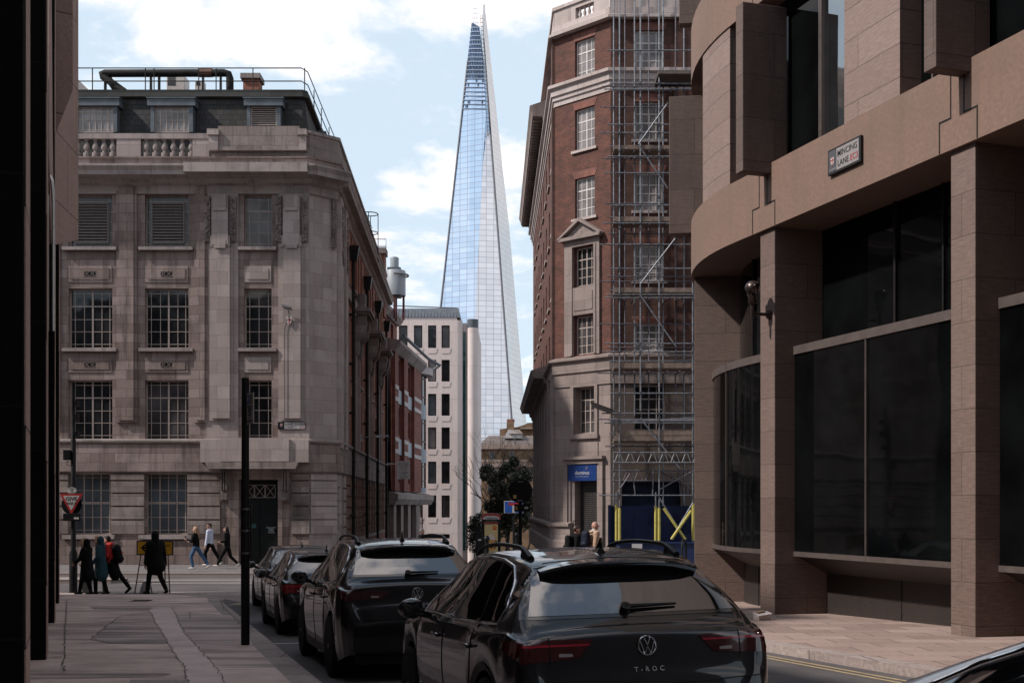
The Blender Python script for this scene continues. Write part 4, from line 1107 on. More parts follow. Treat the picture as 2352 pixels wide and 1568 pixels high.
# boarded fan sticking out at the left and stacked tubes
fan = MB(sT_)
for i in range(5):
    o = i * .06
    fan.hull([(X(1356), YO - .9 + i * .2, Z(937) + o), (X(1356), YO - .7 + i * .2, Z(937) + o), (X(1411), YO + .1 + i * .15, Z(953) + o), (X(1411), YO - .1 + i * .15, Z(953) + o)],
             [(X(1356), YO - .9 + i * .2, Z(937) + o + .05), (X(1356), YO - .7 + i * .2, Z(937) + o + .05), (X(1411), YO + .1 + i * .15, Z(953) + o + .05), (X(1411), YO - .1 + i * .15, Z(953) + o + .05)])
fan.build('board_fan', plain('old_board', (.08, .062, .052), .8, .4, 5), SCF)
for i in range(5): stube('stored_tube', (X(1455 + i * 4), YO + .3 + i * .07, Z(968) + i * .02), (XR, YO + .25 + i * .07, Z(962 - i * 2)), .026, rusty_tube if i % 2 else galv)
# upper loading bay boards
for i in range(4):
    stube('ledger', (X(1505 + i * 16), YO - .5, Z(222)), (X(1514 + i * 17), YI, Z(178)), .03, black_iron)
MB(sT_).box(X(1510), XR, YO - .35, YI, Z(176), Z(168)).build('deck', plain('weathered_board', (.10, .08, .07), .8, .4, 5), SCF)
# lattice beams
for yy, tag_ in ((YO - .12, 0), (YI - .2, 1)):
    dz = 0 if not tag_ else -.75
    x0 = X(1408)
    z0, z1 = Z(1062) + dz, Z(1039) + dz
    mb = MB(sT_); mb.tube((x0, yy, z0), (XR, yy, z0), .03, n=8).tube((x0, yy, z1), (XR, yy, z1), .03, n=8)
    n = 9; st_ = (XR - x0) / n
    for i in range(n):
        a = x0 + i * st_
        mb.tube((a + .05, yy, z0), (a + st_ * .45, yy, z1), .018, n=6).tube((a + st_ * .55, yy, z1), (a + st_ - .05, yy, z0), .018, n=6)
    mb.build('lattice_beam', steel if not tag_ else rusty_tube, SCF, smooth=50)
for a, b, c, d, yy in ((1515, 1124, 1602, 1076, YO + .2), (1520, 1078, 1600, 1124, YI - .1), (1420, 1130, 1448, 1088, YO + .3), (1451, 1063, 1460, 1136, YO + .15), (1503, 1058, 1500, 1136, YO + .2), (1588, 1070, 1587, 1136, YI - .2), (1565, 1060, 1572, 1136, YI)):
    stube('brace', (X(a), yy, Z(b)), (X(c), yy, Z(d)), .028, rusty_tube)
random.seed(5)
for px in (1423, 1471, 1514, 1591):
    for y in led[:30:1]:
        if random.random() < .62 and (px != 1471 or y < 940):
            MB(sT_).box(X(px) - .055, X(px) + .05, YO - .09, YO + .03, Z(y) - .05, Z(y) + .05).build('coupler', plain('coupler_steel', (.10, .10, .11), .5, .4, 9, Metallic=.6) if 'coupler_steel' not in bpy.data.materials else bpy.data.materials['coupler_steel'], SCF)
sleeve_m = plain('yellow_foam_sleeve', (.42, .36, .085), .7, .08)
def sleeve(a, b):
    a, b = Vector(a), Vector(b); m_ = a.lerp(b, .52)
    MB(sT_).tube(a, m_ - (b - a).normalized() * .006, .062, n=12).tube(m_ + (b - a).normalized() * .006, b, .062, n=12).build('foam_sleeve', sleeve_m, SCF, smooth=50)
for px, yy, y0 in ((1423, YO, 1166), (1416.5, YO + .15, 1160), (1514, YO, 1166), (1507, YO + .15, 1162), (1592, YO, 1155)):
    if px in (1416.5, 1507): stube('standard', (X(px), yy, .95), (X(px), yy, Z(1130)))
    sleeve((X(px), yy, Z(1241)), (X(px), yy, Z(y0)))
stube('brace', (X(1513), YO - .12, Z(1142)), (X(1574), YO - .12, Z(1239)), .03)
stube('brace', (X(1590), YO - .2, Z(1154)), (X(1540), YO - .2, Z(1238)), .03)
sleeve((X(1524), YO - .12, Z(1167)), (X(1573), YO - .12, Z(1238)))
sleeve((X(1586), YO - .2, Z(1172)), (X(1541), YO - .2, Z(1237)))
navy = plain('navy_hoarding_paint', (.003, .0065, .026), .5, .2, 3)
navy2 = plain('blue_step_paint', (.005, .014, .06), .5, .2, 3)
H = thing('site_hoarding', 'dark navy plywood hoarding under the scaffold with yellow sleeved poles', 'hoarding', (X(1500), YI - .4, 0))
hT = Matrix.Translation((-X(1500), -(YI - .4), 0))
for i in range(4):
    a, b = X(1404 + i * 56), X(1404 + (i + 1) * 56) - .015
    MB(hT).box(a, b, YI - .5, YI - .44, 0, Z(1161)).build('panel', navy, H)
MB(hT).box(X(1400), X(1406), YI - .56, YI - .3, 0, Z(1159)).build('end_post', navy, H)
MB(hT).box(X(1418), XR, YO - .5, YI - .52, 0, .92).build('ballast_box', navy2, H)
MB(hT).box(X(1417), XR, YO - .56, YI - .51, .922, .97).build('ballast_lid', navy2, H)
pp = tag(MB(Matrix.Identity(4)).box(-.22, .22, -.012, 0, -.1, .1).build('paper_notice', sign_white), 'white paper notice stuck on the blue ballast box below the scaffold', 'notice')
pp.location = (X(1460), YO - .57, .82)
# ------------------------------------------------------------------ travertine office building on the right
trav = ashlar('travertine', (.148, .100, .084), (.19, .132, .113), 1.3, .676, .005, (.035, .026, .022), streak=.12, blotch=.15, grain=.08, vein=.22, dirt=(.13, .09, .075), offset=.42, rough=.7)
trav_w = ashlar('travertine_panel', (.225, .155, .133), (.265, .188, .164), 6.0, .575, .006, (.03, .022, .02), streak=.10, blotch=.12, grain=.08, vein=.2, dirt=(.13, .09, .075), rough=.7)
trav_f = ashlar('stained_travertine', (.11, .074, .062), (.145, .10, .086), 6.0, .86, .006, (.03, .022, .02), streak=.55, blotch=.45, grain=.1, vein=.2, dirt=(.05, .036, .032), rough=.75)
beam_m = ashlar('weathered_stone_beam', (.20, .126, .096), (.22, .141, .109), 50, 30, .001, (.05, .04, .03), streak=.5, blotch=.45, grain=.12, vein=.05, dirt=(.12, .085, .068), streak_scale=(1.6, .12, 1), rough=.8)
stone_dk = ashlar('dark_granite_plinth', (.026, .020, .018), (.033, .025, .023), 2.4, 1.6, .008, (.01, .009, .009), streak=.1, blotch=.2, grain=.18, rough=.55)
tint_glass = glass('tinted_glass', (.003, .0035, .0038), .03, 1.24, .004, .5)
clear_refl = glass('reflective_glass', (.012, .014, .016), .025, 4.0, .006, .4)
bronze = plain('bronze_trim', (.16, .13, .12), .4, .12, 5, Metallic=.5)
N0 = Vector((5.30, 24.6, 0)); UU = Vector((-.306, .952, 0)); VV = Vector((.952, .306, 0)); RR = 8.46; S1 = 1.63
P0 = N0 + UU * S1; CC = P0 + VV * RR; PH0 = -math.atan2(.306, .952)
def plan(p):
    sx_, inn, z = p.x, p.y, p.z
    if sx_ <= S1: q = N0 + UU * sx_ + VV * inn
    else:
        ph = PH0 + (sx_ - S1) / RR
        q = CC + Vector((-math.cos(ph), math.sin(ph), 0)) * (RR - inn)
    return Vector((q.x, q.y, z))
zp = pav(24.6)
RT = thing('travertine_office_building', 'curved beige travertine office building with stone fins on the right', 'building', (N0.x, N0.y, zp))
RM = Matrix.Translation((-N0.x, -N0.y, -zp))
def rbx(name, mat, *boxes, bevel=0, smooth=None):
    mb = MB(RM, plan)
    for b in boxes: mb.box(*b[:6], nx=b[6] if len(b) > 6 else 1)
    return mb.build(name, mat, RT, bevel=bevel, smooth=smooth)
SP = [-18.18, -12.12, -6.06, 0, 5.5, 11.2]
for sx_ in SP:
    zb = pav(24.6 + .952 * sx_) - .1 if sx_ < 6 else .2
    rbx('pillar', trav, (sx_, sx_ + .58, 0, 1.35, zb, 8.16), bevel=.012)
rbx('beam', beam_m, (-22, 18, -.08, 1.7, 8.16, 9.45, 90), smooth=30)
rbx('beam', beam_m, (-22, 18, -.08, 1.7, 12.86, 14.15, 90), smooth=30)
for sx_ in SP[:-1]:           # stepped movement joints cut in the beam
    for a, b, sg in ((sx_ + .16, sx_ - .15, 1), (sx_ + .477, sx_ + .754, 1)):
        for zo in (0, 4.7):
            zm = 8.66 + zo
            rbx('beam_joint', black_iron, (a - .014, a + .014, -.085, -.0805, zm, 9.45 + zo), (min(a, b) - .014, max(a, b) + .014, -.086, -.0806, zm - .014, zm + .014), (b - .014, b + .014, -.085, -.0805, 8.17 + zo, zm))
for sx_ in SP:
    out = .72 if sx_ < 5 else .62
    rbx('fin', trav_f, (sx_, sx_ + .29, -out, 1.0 - out, 9.24, 12.62), bevel=.012)
    rbx('fin', trav_f, (sx_, sx_ + .29, -out + .25, 1.1 - out, 14.4, 18), bevel=.012)
for a, b in ((-4.22, -2.56), (-10.3, -8.62), (-16.3, -14.7), (1.80, 3.5), (7.6, 9.4)):
    rbx('wall_block', trav_w, (a, b, -.05, .75, 9.47, 12.85, 10), smooth=30)
    rbx('wall_block', trav_w, (a, b, -.05, .75, 14.17, 18, 10), smooth=30)
for i_, sx_ in enumerate(SP):
    nx_ = SP[i_ + 1] if i_ + 1 < len(SP) else sx_ + 5.6
    rbx('upper_glazing', clear_refl, (sx_ - 2.9, sx_ - 1.23, .38, .42, 9.45, 12.86, 8), smooth=30)
    rbx('upper_glazing', tint_glass, (sx_ - 1.21, nx_ - 2.9 - .01, .38, .42, 9.45, 12.86, 20), smooth=30)
rbx('upper_glazing', clear_refl, (-22, 18, .38, .42, 14.15, 18, 90), smooth=30)
for sx_ in SP:
    for o in (-1.22, -1.16, 1.45):
        rbx('mullion', bronze, (sx_ + o - .02, sx_ + o + .02, .30, .379, 9.45, 12.86))
rbx('upper_wall', trav_f, (-22, 18, .2, 6, 18.01, 29, 60), smooth=30)
rbx('core_wall', stone_dk, (-22, 18, 1.75, 6, 0, 18, 60), smooth=30)
# street level glazing
for a, b, n in ((-5.47, -.01, 2), (-11.53, -6.07, 2), (-17.6, -12.13, 2), (.59, 5.49, 10)):
    gb = rbx('shopfront_glass', tint_glass, (a, b, .456, .49, 1.62, 5.60, max(n, 10)), smooth=30)
    rbx('glazing_cap', bronze, (a, b, .42, 1.34, 5.602, 5.77, 10), smooth=30)
    rbx('glazing_sill', bronze, (a, b, .42, .60, 1.52, 1.618, 10), smooth=30)
    m_ = (a + b) / 2 + .22
    rbx('mullion', bronze, (m_ - .014, m_ + .014, .440, .4555, 1.62, 5.6), (m_ - .012, m_ + .012, .416, .4195, 1.53, 5.77))
    rbx('upper_glass', tint_glass, (a, b, 1.1, 1.14, 5.77, 8.158, 10), smooth=30)
    rbx('mullion', black_iron, (m_ - .03, m_ + .03, 1.04, 1.099, 5.77, 8.158), (m_ - 1.4, m_ - 1.36, 1.05, 1.0995, 5.77, 8.158))
    mb = MB(RM, plan)
    k = 10
    for i in range(k):
        u, v = a + (b - a) * i / k, a + (b - a) * (i + 1) / k
        mb.add([(u, .5, 1.515), (v, .5, 1.515), (v, 1.2, 1.16), (u, 1.2, 1.16)], [(0, 1, 2, 3)])
    mb.build('soffit', stone_dk, RT, recalc=False)
    rbx('plinth', stone_dk, (a, b, 1.2, 1.5, -.1, 1.17, 10), smooth=30)
    rbx('plinth_joint', black_iron, (m_ - .014, m_ + .014, 1.19, 1.1995, -.1, 1.16))
# street name on the beam
az4 = math.atan2(-.952, .306)
q = plan(Vector((-2.69, -.085, 8.845)))
sg = thing('street_name_sign', 'framed street name plate reading MINCING LANE EC3 on the beige stone beam', 'street sign', q, az4)
MB().box(-.52, .52, -.06, 0, -.235, .235).build('frame', plain('sign_frame_grey', (.025, .024, .025), .5), sg, bevel=.008)
MB().box(-.23, .475, -.066, -.061, -.195, .195).build('plate', plain('weathered_plate', (.25, .235, .235), .5, .1), sg)
MB().box(-.475, -.24, -.066, -.061, -.195, .195).build('crest_panel', plain('crest_grey', (.07, .07, .08), .5), sg)
mb = MB(); crest(mb, -.355, 0, .075, -.069); mb.build('crest', sign_white, sg)
MB().box(-.365, -.345, -.075, -.0725, -.08, .065).box(-.405, -.305, -.076, -.0726, .005, .025).build('crest_cross', sign_red, sg)
text('CITY OF LONDON', .026, (-.355, -.067, -.15), UP, sign_white, sg)
text('MINCING', .155, (.12, -.068, .085), UP, sign_black, sg, sx=.95)
text('LANE', .155, (-.01, -.068, -.09), UP, sign_black, sg, sx=.95)
text('EC3', .155, (.335, -.068, -.09), UP, sign_red, sg, sx=.95)
q = plan(Vector((.18, -.002, 6.42)))
cc = thing('security_camera', 'ball shaped bronze security camera on a bracket beside the stone pillar', 'camera', q, az4)
br_m = plain('bronze_camera', (.075, .055, .05), .3, .3, 6, Metallic=.8)
MB().path([(0, 0, 0), (0, -.05, 0)], .09, 12).path([(0, -.05, 0), (0, -.40, 0)], .035, 8).path([(0, -.40, -.08), (0, -.40, .2)], .04, 8).build('bracket', br_m, cc, smooth=40)
MB().lathe([(.07, .2), (.085, .22), (.085, .36), (.05, .38)], (0, -.40, 0), 14).build('neck', br_m, cc, smooth=40)
MB().ball((0, -.40, .52), .15, 16, 10).build('ball', br_m, cc, smooth=60)
MB().tube((-.2, -.40, .54), (.2, -.40, .54), .05, n=10).path([(-.16, -.40, .38), (-.18, -.40, .54)], .03, 6).path([(.16, -.40, .38), (.18, -.40, .54)], .03, 6).build('yoke', br_m, cc)
# crumpled paper box left on the pavement
q = (5.62, 24.6 * .98 - 1.2, 0)
d = 1.5 / ((1423 - HY) / F - .0285); qx = (1751 - CX) * d / F
lit = thing('drinks_tray', 'crumpled white and brown takeaway carton lying on the right pavement', 'litter', (qx, d, pav(d) + .004), .4)
MB().hull([(-.13, -.09, 0), (.13, -.09, 0), (.13, .09, 0), (-.13, .09, 0)], [(-.16, -.12, .09), (.15, -.11, .12), (.16, .1, .16), (-.14, .12, .13)]).build('carton', plain('grubby_card', (.5, .44, .42), .8, .2, 8), lit)
MB().hull([(-.10, .0, .131), (.08, .02, .155), (.08, .1, .165), (-.1, .1, .15)], [(-.10, .0, .14), (.08, .02, .164), (.08, .1, .175), (-.1, .1, .16)]).build('flap', plain('brown_card', (.25, .16, .11), .8), lit)
for i, (px, py) in enumerate(((2142, 1527), (2156, 1532))):
    d = 1.5 / ((py - HY) / F - .0285)
# ------------------------------------------------------------------ red building with white bands, further down the side street
brick_s = brickwork('bright_red_brick', (.19, .048, .032), (.25, .068, .045), (.17, .11, .09), blotch=.2)
band_w = plain('pale_band_stone', (.46, .42, .41), .7, .1, 4)
blue_panel = plain('blue_grey_panel', (.22, .26, .31), .45, .08, 3)
SB = thing('banded_brick_building', 'red brick building with white stone bands and a rounded glazed bay down the side street', 'building', (-8.54, 86, -1.7))
tA = Matrix.Translation((0, 0, 1.7)) @ Matrix.Rotation(math.atan2(19, 1.14), 4, 'Z')
cols_ = [(1.9, 4.1), (6.6, 9.4)]; rws = [(11.05, 13.2), (7.7, 9.75), (4.2, 5.9)]
hs = [(a, b, c, d) for a, b in cols_ for c, d in rws]
MB(tA).wall(0, 14.0, 3.6, 13.5, hs, 0, .3).build('wall', brick_s, SB, recalc=False)
for i, q in enumerate(hs): window(SB, *q, .25, tA, cols=3, rows=3, fm=frame_red, gm=win_dark)
MB(tA).box(-.02, 14.1, -.25, 8, -2.5, 3.2).build('ground_floor', stone_trim, SB) if False else None
mb = MB(tA)
for a, b in ((0, 1.6), (4.4, 6.3), (9.7, 13.7)): mb.box(a, b, -.3, -.001, 3.6, 13.4)
mb.build('brick_pier', brick_s, SB)
for z in (6.25, 7.1, 9.95, 10.8):
    for a, b in ((-.05, 1.65), (4.35, 6.35), (9.65, 13.75)): MB(tA).box(a, b, -.33, -.301, z, z + .3).build('stone_band', band_w, SB)
for a, b in cols_:
    for z0, z1 in ((6.25, 7.4), (9.95, 10.95)): MB(tA).box(a - .2, b + .2, -.12, -.001, z0, z1).build('spandrel_panel', blue_panel, SB)
bay_fn = lambda p: Vector((16.4 + (2.6 - p.y) * math.sin(p.x) * 1.0, 2.25 - (2.6 - p.y) * math.cos(p.x), p.z))
mb = MB(tA, bay_fn)
for z0, z1 in ((6.1, 7.2), (9.7, 10.9), (3.6, 4.0)): mb.box(-1.4, 1.5, 0, .3, z0, z1, 12)
mb.build('bay_panel', blue_panel, SB, smooth=30)
for z0, z1 in ((4.0, 6.1), (7.2, 9.7), (10.9, 13.4)):
    MB(tA, bay_fn).box(-1.4, 1.5, .12, .3, z0, z1, 12).build('bay_glass', win_dark, SB, smooth=30)
    mb = MB(tA, bay_fn)
    for i in range(7): mb.box(-1.3 + i * .45, -1.26 + i * .45, .04, .12, z0, z1)
    mb.box(-1.4, 1.5, .04, .12, z0 + (z1 - z0) * .25, z0 + (z1 - z0) * .25 + .08, 12).box(-1.4, 1.5, .04, .12, z1 - .35, z1 - .27, 12)
    mb.build('bay_mullion', frame_red, SB)
MB(tA, bay_fn).box(-1.4, 1.6, -.55, .4, 13.4, 14.0, 12).build('bay_cornice', band_w, SB, smooth=30)
MB(tA).sweep([(-.4, 0), (14, 0)], [(-.2, 13.4), (.3, 13.4), (.75, 13.9), (.75, 14.15), (-.2, 14.3)]).build('cornice', stone_trim, SB)
MB(tA).path([(0, -.9, 14.5), (13.5, -.9, 14.5), (16.4, -1.5, 14.3), (18.8, -.7, 14.2)], .12, 8).build('roof_rail', lead_grey, SB, smooth=40)
hs2 = [(a, b, 14.7, 16.5) for a, b in ((1.4, 2.6), (4.2, 5.4), (7.4, 8.6))]
MB(tA).wall(-.5, 10.5, 14.2, 16.9, hs2, 1.2, .3).build('attic_wall', brick_s, SB, recalc=False)
for q in hs2: window(SB, *q, 1.45, tA, cols=2, rows=3, fm=frame_red, gm=win_dark)
MB(tA).sweep([(-.5, 1.2), (10.6, 1.2)], [(-.2, 16.7), (.2, 16.7), (.5, 17.1), (.5, 17.3), (-1.5, 18.4), (-1.5, 16.7)]).build('attic_cornice', stone_trim, SB)
MB(tA).box(0, 20, 1.4, 9, -2, 14).build('core_wall', brick_s, SB)
MB(tA).sweep([(-.3, 0), (14, 0), (18, -.25), (19.5, .4)], [(-.1, 2.6), (.3, 2.6), (.55, 3.0), (.55, 3.35), (-.1, 3.55)]).build('canopy', stone_trim, SB)
for a, b in ((0, 1.2), (3.4, 4.6), (7.0, 8.4), (11.5, 13.5)): MB(tA).box(a, b, -.2, .6, -2.5, 2.6).build('ground_pier', stone_b, SB)
for a, b in ((1.2, 3.4), (4.6, 7.0), (8.4, 11.5), (13.5, 18)): window(SB, a, b, -2, 2.6, .2, tA, cols=2, rows=3, fm=frame_red, gm=win_dark)
tb = thing('letting_board', 'white TO LET board fixed to the red banded building', 'sign', at(927, 1079, 84.5))
MB().box(-.44, .44, 0, .04, -.62, .62).build('board', plain('letting_board_white', (.72, .70, .70), .5, .04), tb)
for s_, sz, z in (('A/C OFFICES', .11, .5), ('TO LET', .22, .34), ('EXCELLENT VIEWS', .07, .2), ('1,380 - 3,975 sq ft', .075, .1), ('(128 - 276 sq m)', .075, .01), ('iT. INGLEBY', .12, -.17), ('TRICE', .11, -.29), ('020 7029 3610', .10, -.45), ('inglebytrice.co.uk', .07, -.55)):
    text(s_, sz, (0, -.004, z), UP, sign_black, tb)
MB().tube((-.35, .05, .7), (-.35, .6, .75), .03, n=6).tube((.3, .05, -.55), (.3, .5, -.6), .03, n=6).build('bracket', black_iron, tb)
sl_ = []
for i, (px, py, d, lab) in enumerate(((862, 1003, 66, 'slim grey street light on an arm from the brick side wall'), (888, 1066, 80, 'slim grey street light on an arm just above the TO LET board'))):
    q = at(px, py, d)
    ln = thing('street_light', lab, 'street light', q, 0, 'street lights on side street walls')
    MB().path([(-.75, 0, -.05), (-.4, 0, 0), (.2, 0, .02)], .035, 6).build('arm', steel, ln)
    MB().box(-.82, -.74, -.1, .1, -.25, .15).build('bracket', steel, ln)
    MB().hull([(.0, -.12, -.04), (.75, -.1, .02), (.75, .1, .02), (.0, .12, -.04)], [(.05, -.08, .09), (.7, -.06, .08), (.7, .06, .08), (.05, .08, .09)]).build('lamp_head', steel, ln)
# rooftop tanks
for (px, py, r, h_, d, lab) in ((906, 604, .33, .8, 92, 'small upper light grey cylindrical roof flue drum'), (908, 651, .78, 1.9, 92, 'large light grey cylindrical roof tank above the banded building')):
    q = at(px, py + h_ * F / d * .5, d)
    tk = thing('roof_tank', lab, 'tank', q)
    MB().lathe([(r, 0), (r, h_ - .05), (r * .95, h_), (.05, h_ + .1)], n=24).build('drum', plain('tank_grey_blue', (.26, .29, .32), .5, .08, 2), tk, smooth=40)
    if r > .5:
        MB().path([(r * 1.25 * math.cos(t), r * 1.25 * math.sin(t), h_ - .35) for t in [-1.6 + i * .25 for i in range(10)]], .08, 6).build('ring_rail', steel, tk)
        mb = MB()
        for a in (0, 1.57, 3.14, 4.71): mb.box(r * .8 * math.cos(a) - .08, r * .8 * math.cos(a) + .08, r * .8 * math.sin(a) - .08, r * .8 * math.sin(a) + .08, -1.8, 0)
        mb.build('stand', frame_red, tk)
    else:
        MB().box(-.5, .5, -.5, .5, -2.2, 0).build('stand', lead_grey, tk)
# ------------------------------------------------------------------ pale stone office block closing the street
pale = ashlar('pale_pink_limestone', (.68, .585, .555), (.75, .65, .62), 1.6, 3.08, .008, (.36, .30, .28), streak=.30, blotch=.15, grain=.06, dirt=(.36, .28, .26), streak_scale=(4, .5, 1))
WB = thing('pale_office_block', 'pale pinkish limestone office block with square dark windows closing the street', 'building', (-3.1, 112, -3.1))
s5 = 112 / F
wx = lambda px: (px - CX) * s5 + 3.1
wz = lambda py: EYE + (HY - py) * s5 + 3.1
wcols = [(880, 900), (916, 936), (950.5, 970), (983, 1002), (1014, 1033)]
wrows = [(747, 799), (826, 876), (904, 954.5), (981, 1031), (1059.5, 1110), (1137, 1188)]
hs = [(wx(a), wx(b), wz(d), wz(c)) for a, b in wcols for c, d in wrows] + [(wx(940), wx(1033), wz(1236), wz(1226))]
MB().wall(wx(860), wx(1050), 0, wz(728), hs, 0, .35).build('front_wall', pale, WB, recalc=False)
rw = wx(1062) - wx(1050)
rfn = lambda p: Vector((wx(1050) + rw * math.sin(p.x), rw - (rw - p.y) * math.cos(p.x), p.z))
MB(None, rfn).box(0, 1.57, 0, .3, 0, wz(735), 10).build('corner_pier', pale, WB, smooth=30)
MB().box(wx(1063), wx(1068.5), .5, .6, 1.5, wz(760)).build('glass_strip', glass('green_glass', (.02, .07, .065), .05), WB)
MB().box(wx(1062), wx(1072), .62, 3, 0, wz(740)).build('recess_wall', pale, WB)
rw2 = wx(1098) - wx(1085)
rfn2 = lambda p: Vector((wx(1085) + rw2 * math.sin(p.x), rw2 - (rw2 - p.y) * math.cos(p.x), p.z))
MB(None, rfn2).box(-1.2, 1.57, 0, .3, 0, wz(752), 12).build('corner_pier', pale, WB, smooth=30)
MB(None, rfn2).box(-1.2, 1.57, 0.02, .32, wz(752), wz(732), 12).build('pier_roof', lead_grey, WB)
MB().box(wx(1084), wx(1097.8), .4, 12, 0, wz(752)).build('side_wall', pale, WB)
mb = MB(); mb.hull([(wx(860), -.05, wz(729)), (wx(1056), -.05, wz(729)), (wx(1056), 8, wz(729)), (wx(860), 8, wz(729))], [(wx(860), .8, wz(706)), (wx(1052), .8, wz(704)), (wx(1052), 8, wz(704)), (wx(860), 8, wz(706))])
for i in range(26): mb.hull([(wx(862 + i * 7.4), -.1, wz(728)), (wx(863.6 + i * 7.4), -.1, wz(728)), (wx(863.6 + i * 7.4), .7, wz(707)), (wx(862 + i * 7.4), .7, wz(707))], [(wx(862 + i * 7.4), -.02, wz(728)), (wx(863.6 + i * 7.4), -.02, wz(728)), (wx(863.6 + i * 7.4), .82, wz(706)), (wx(862 + i * 7.4), .82, wz(706))])
mb.build('lead_roof', lead_grey, WB)
MB().path([(wx(900), 1, wz(698)), (wx(1010), 1, wz(702)), (wx(1050), 1, wz(703))], .06, 6).path([(wx(1015), 1.1, wz(706)), (wx(1045), 1.1, wz(708)), (wx(1050), 1.5, wz(712))], .07, 6).build('roof_rail', steel, WB)
for a, b in wcols:
    for c, d in wrows:
        w_ = window(WB, wx(a), wx(b), wz(d), wz(c), .3, None, fr=.09, cols=1, rows=1, fm=frame_dark, gm=[win_dark, win_grey, win_blue, win_dark, win_pale][int(a + c) % 5])
        MB().hull([(wx(a) + .02, -.03, wz(d) - .5), (wx(b) - .02, -.03, wz(d) - .5), (wx(b) + .12, -.03, wz(d) - .02), (wx(a) - .12, -.03, wz(d) - .02)], [(wx(a) + .02, -.001, wz(d) - .5), (wx(b) - .02, -.001, wz(d) - .5), (wx(b) + .12, -.001, wz(d) - .02), (wx(a) - .12, -.001, wz(d) - .02)]).build('apron', pale, WB)
MB().box(wx(860), wx(1050), .4, 12, 0, wz(730)).build('core_wall', frame_dark, WB)
# ------------------------------------------------------------------ brown brick hall in the distance
brick_b = brickwork('brown_stock_brick', (.17, .095, .05), (.25, .145, .08), (.2, .15, .11), blotch=.35, bw=.45, bh=.15)
slate_b = ashlar('brown_roof_tile', (.13, .10, .085), (.19, .15, .13), .5, .3, .02, (.06, .05, .045), streak=.3, blotch=.3)
HB = thing('brown_brick_hall', 'old brown brick hall with slate roof and rooftop lantern beyond the tree', 'building', at(1160, 1160, 150) + Vector((0, 0, -8.5)))
s6 = 150 / F
hx = lambda px: (px - 1160) * s6
hz_ = lambda py: (HY - py) * s6 + 8.5
hw_ = [(hx(a), hx(b), hz_(d), hz_(c)) for a, b, c, d in ((1124, 1137, 1035, 1059), (1169, 1181, 1034, 1056), (1121, 1134, 1112, 1134))]
MB().wall(hx(1080), hx(1260), 0, hz_(1024), hw_, 0, .3).build('wall', brick_b, HB, recalc=False)
for q in hw_: window(HB, *q, .25, None, cols=3, rows=4, fr=.1, bar=.05, fm=sign_white)
mb = MB(); mb.box(hx(1080), hx(1260), -.15, -.001, hz_(1061), hz_(1055)).box(hx(1080), hx(1260), -.5, -.002, hz_(1072), hz_(1063)).box(hx(1080), hx(1260), -.4, -.001, hz_(1031), hz_(1020)).box(hx(1080), hx(1260), -.1, -.003, hz_(1095), hz_(1072))
mb.build('stone_band', ashlar('hall_stone', (.34, .25, .21), (.40, .31, .27), 2, 1, .01, streak=.6, blotch=.5), HB)
MB().hull([(hx(1100), .3, hz_(1022)), (hx(1262), .3, hz_(1022)), (hx(1262), 9, hz_(1022)), (hx(1100), 9, hz_(1022))], [(hx(1121), 3, hz_(997)), (hx(1262), 3, hz_(997)), (hx(1262), 6, hz_(997)), (hx(1121), 6, hz_(997))]).build('roof', slate_b, HB)
mb = MB()
for py in (1012, 1017, 1006): mb.tube((hx(1090), -.1, hz_(py)), (hx(1260), -.1, hz_(py)), .04, n=5)
for i in range(7): mb.tube((hx(1098 + i * 28), -.1, hz_(1022)), (hx(1098 + i * 28), -.1, hz_(1005)), .04, n=5)
mb.build('roof_railing', steel, HB)
mb = MB(); mb.prism([(hx(1158), hz_(1004)), (hx(1200), hz_(1004)), (hx(1200), hz_(996)), (hx(1168), hz_(984)), (hx(1158), hz_(1000))], 1.5, 4)
mb.build('lantern', plain('lantern_white', (.5, .47, .45), .6, .2, 2), HB)
MB().hull([(hx(1170), 1.3, hz_(995.5)), (hx(1201), 1.3, hz_(995.5)), (hx(1201), 1.3, hz_(994)), (hx(1170), 1.3, hz_(994))], [(hx(1166), 3.5, hz_(984)), (hx(1194), 3.5, hz_(983)), (hx(1194), 3.5, hz_(982)), (hx(1166), 3.5, hz_(982.5))]).build('lantern_roof', slate_b, HB)
MB().prism([(hx(1146), hz_(1000)), (hx(1262), hz_(1000)), (hx(1262), hz_(958)), (hx(1220), hz_(958)), (hx(1190), hz_(968)), (hx(1146), hz_(974))], 10, 12).build('rear_gable', brick_b, HB)
MB().box(hx(1163), hx(1181), 9.4, 11, hz_(978), hz_(956)).build('chimney', brick_b, HB)
mb = MB()
for i in range(4): mb.lathe([(.2, hz_(956)), (.16, hz_(949))], (hx(1166.5 + i * 4.2), 10, 0), 8)
mb.build('chimney_pot', brick_v, HB)
MB().hull([(hx(1196), 9.0, hz_(974)), (hx(1262), 9.0, hz_(974)), (hx(1262), 16, hz_(950)), (hx(1215), 16, hz_(950))], [(hx(1196), 9.3, hz_(975)), (hx(1262), 9.3, hz_(975)), (hx(1262), 16, hz_(952)), (hx(1215), 16, hz_(952))]).build('rear_roof', slate_b, HB)
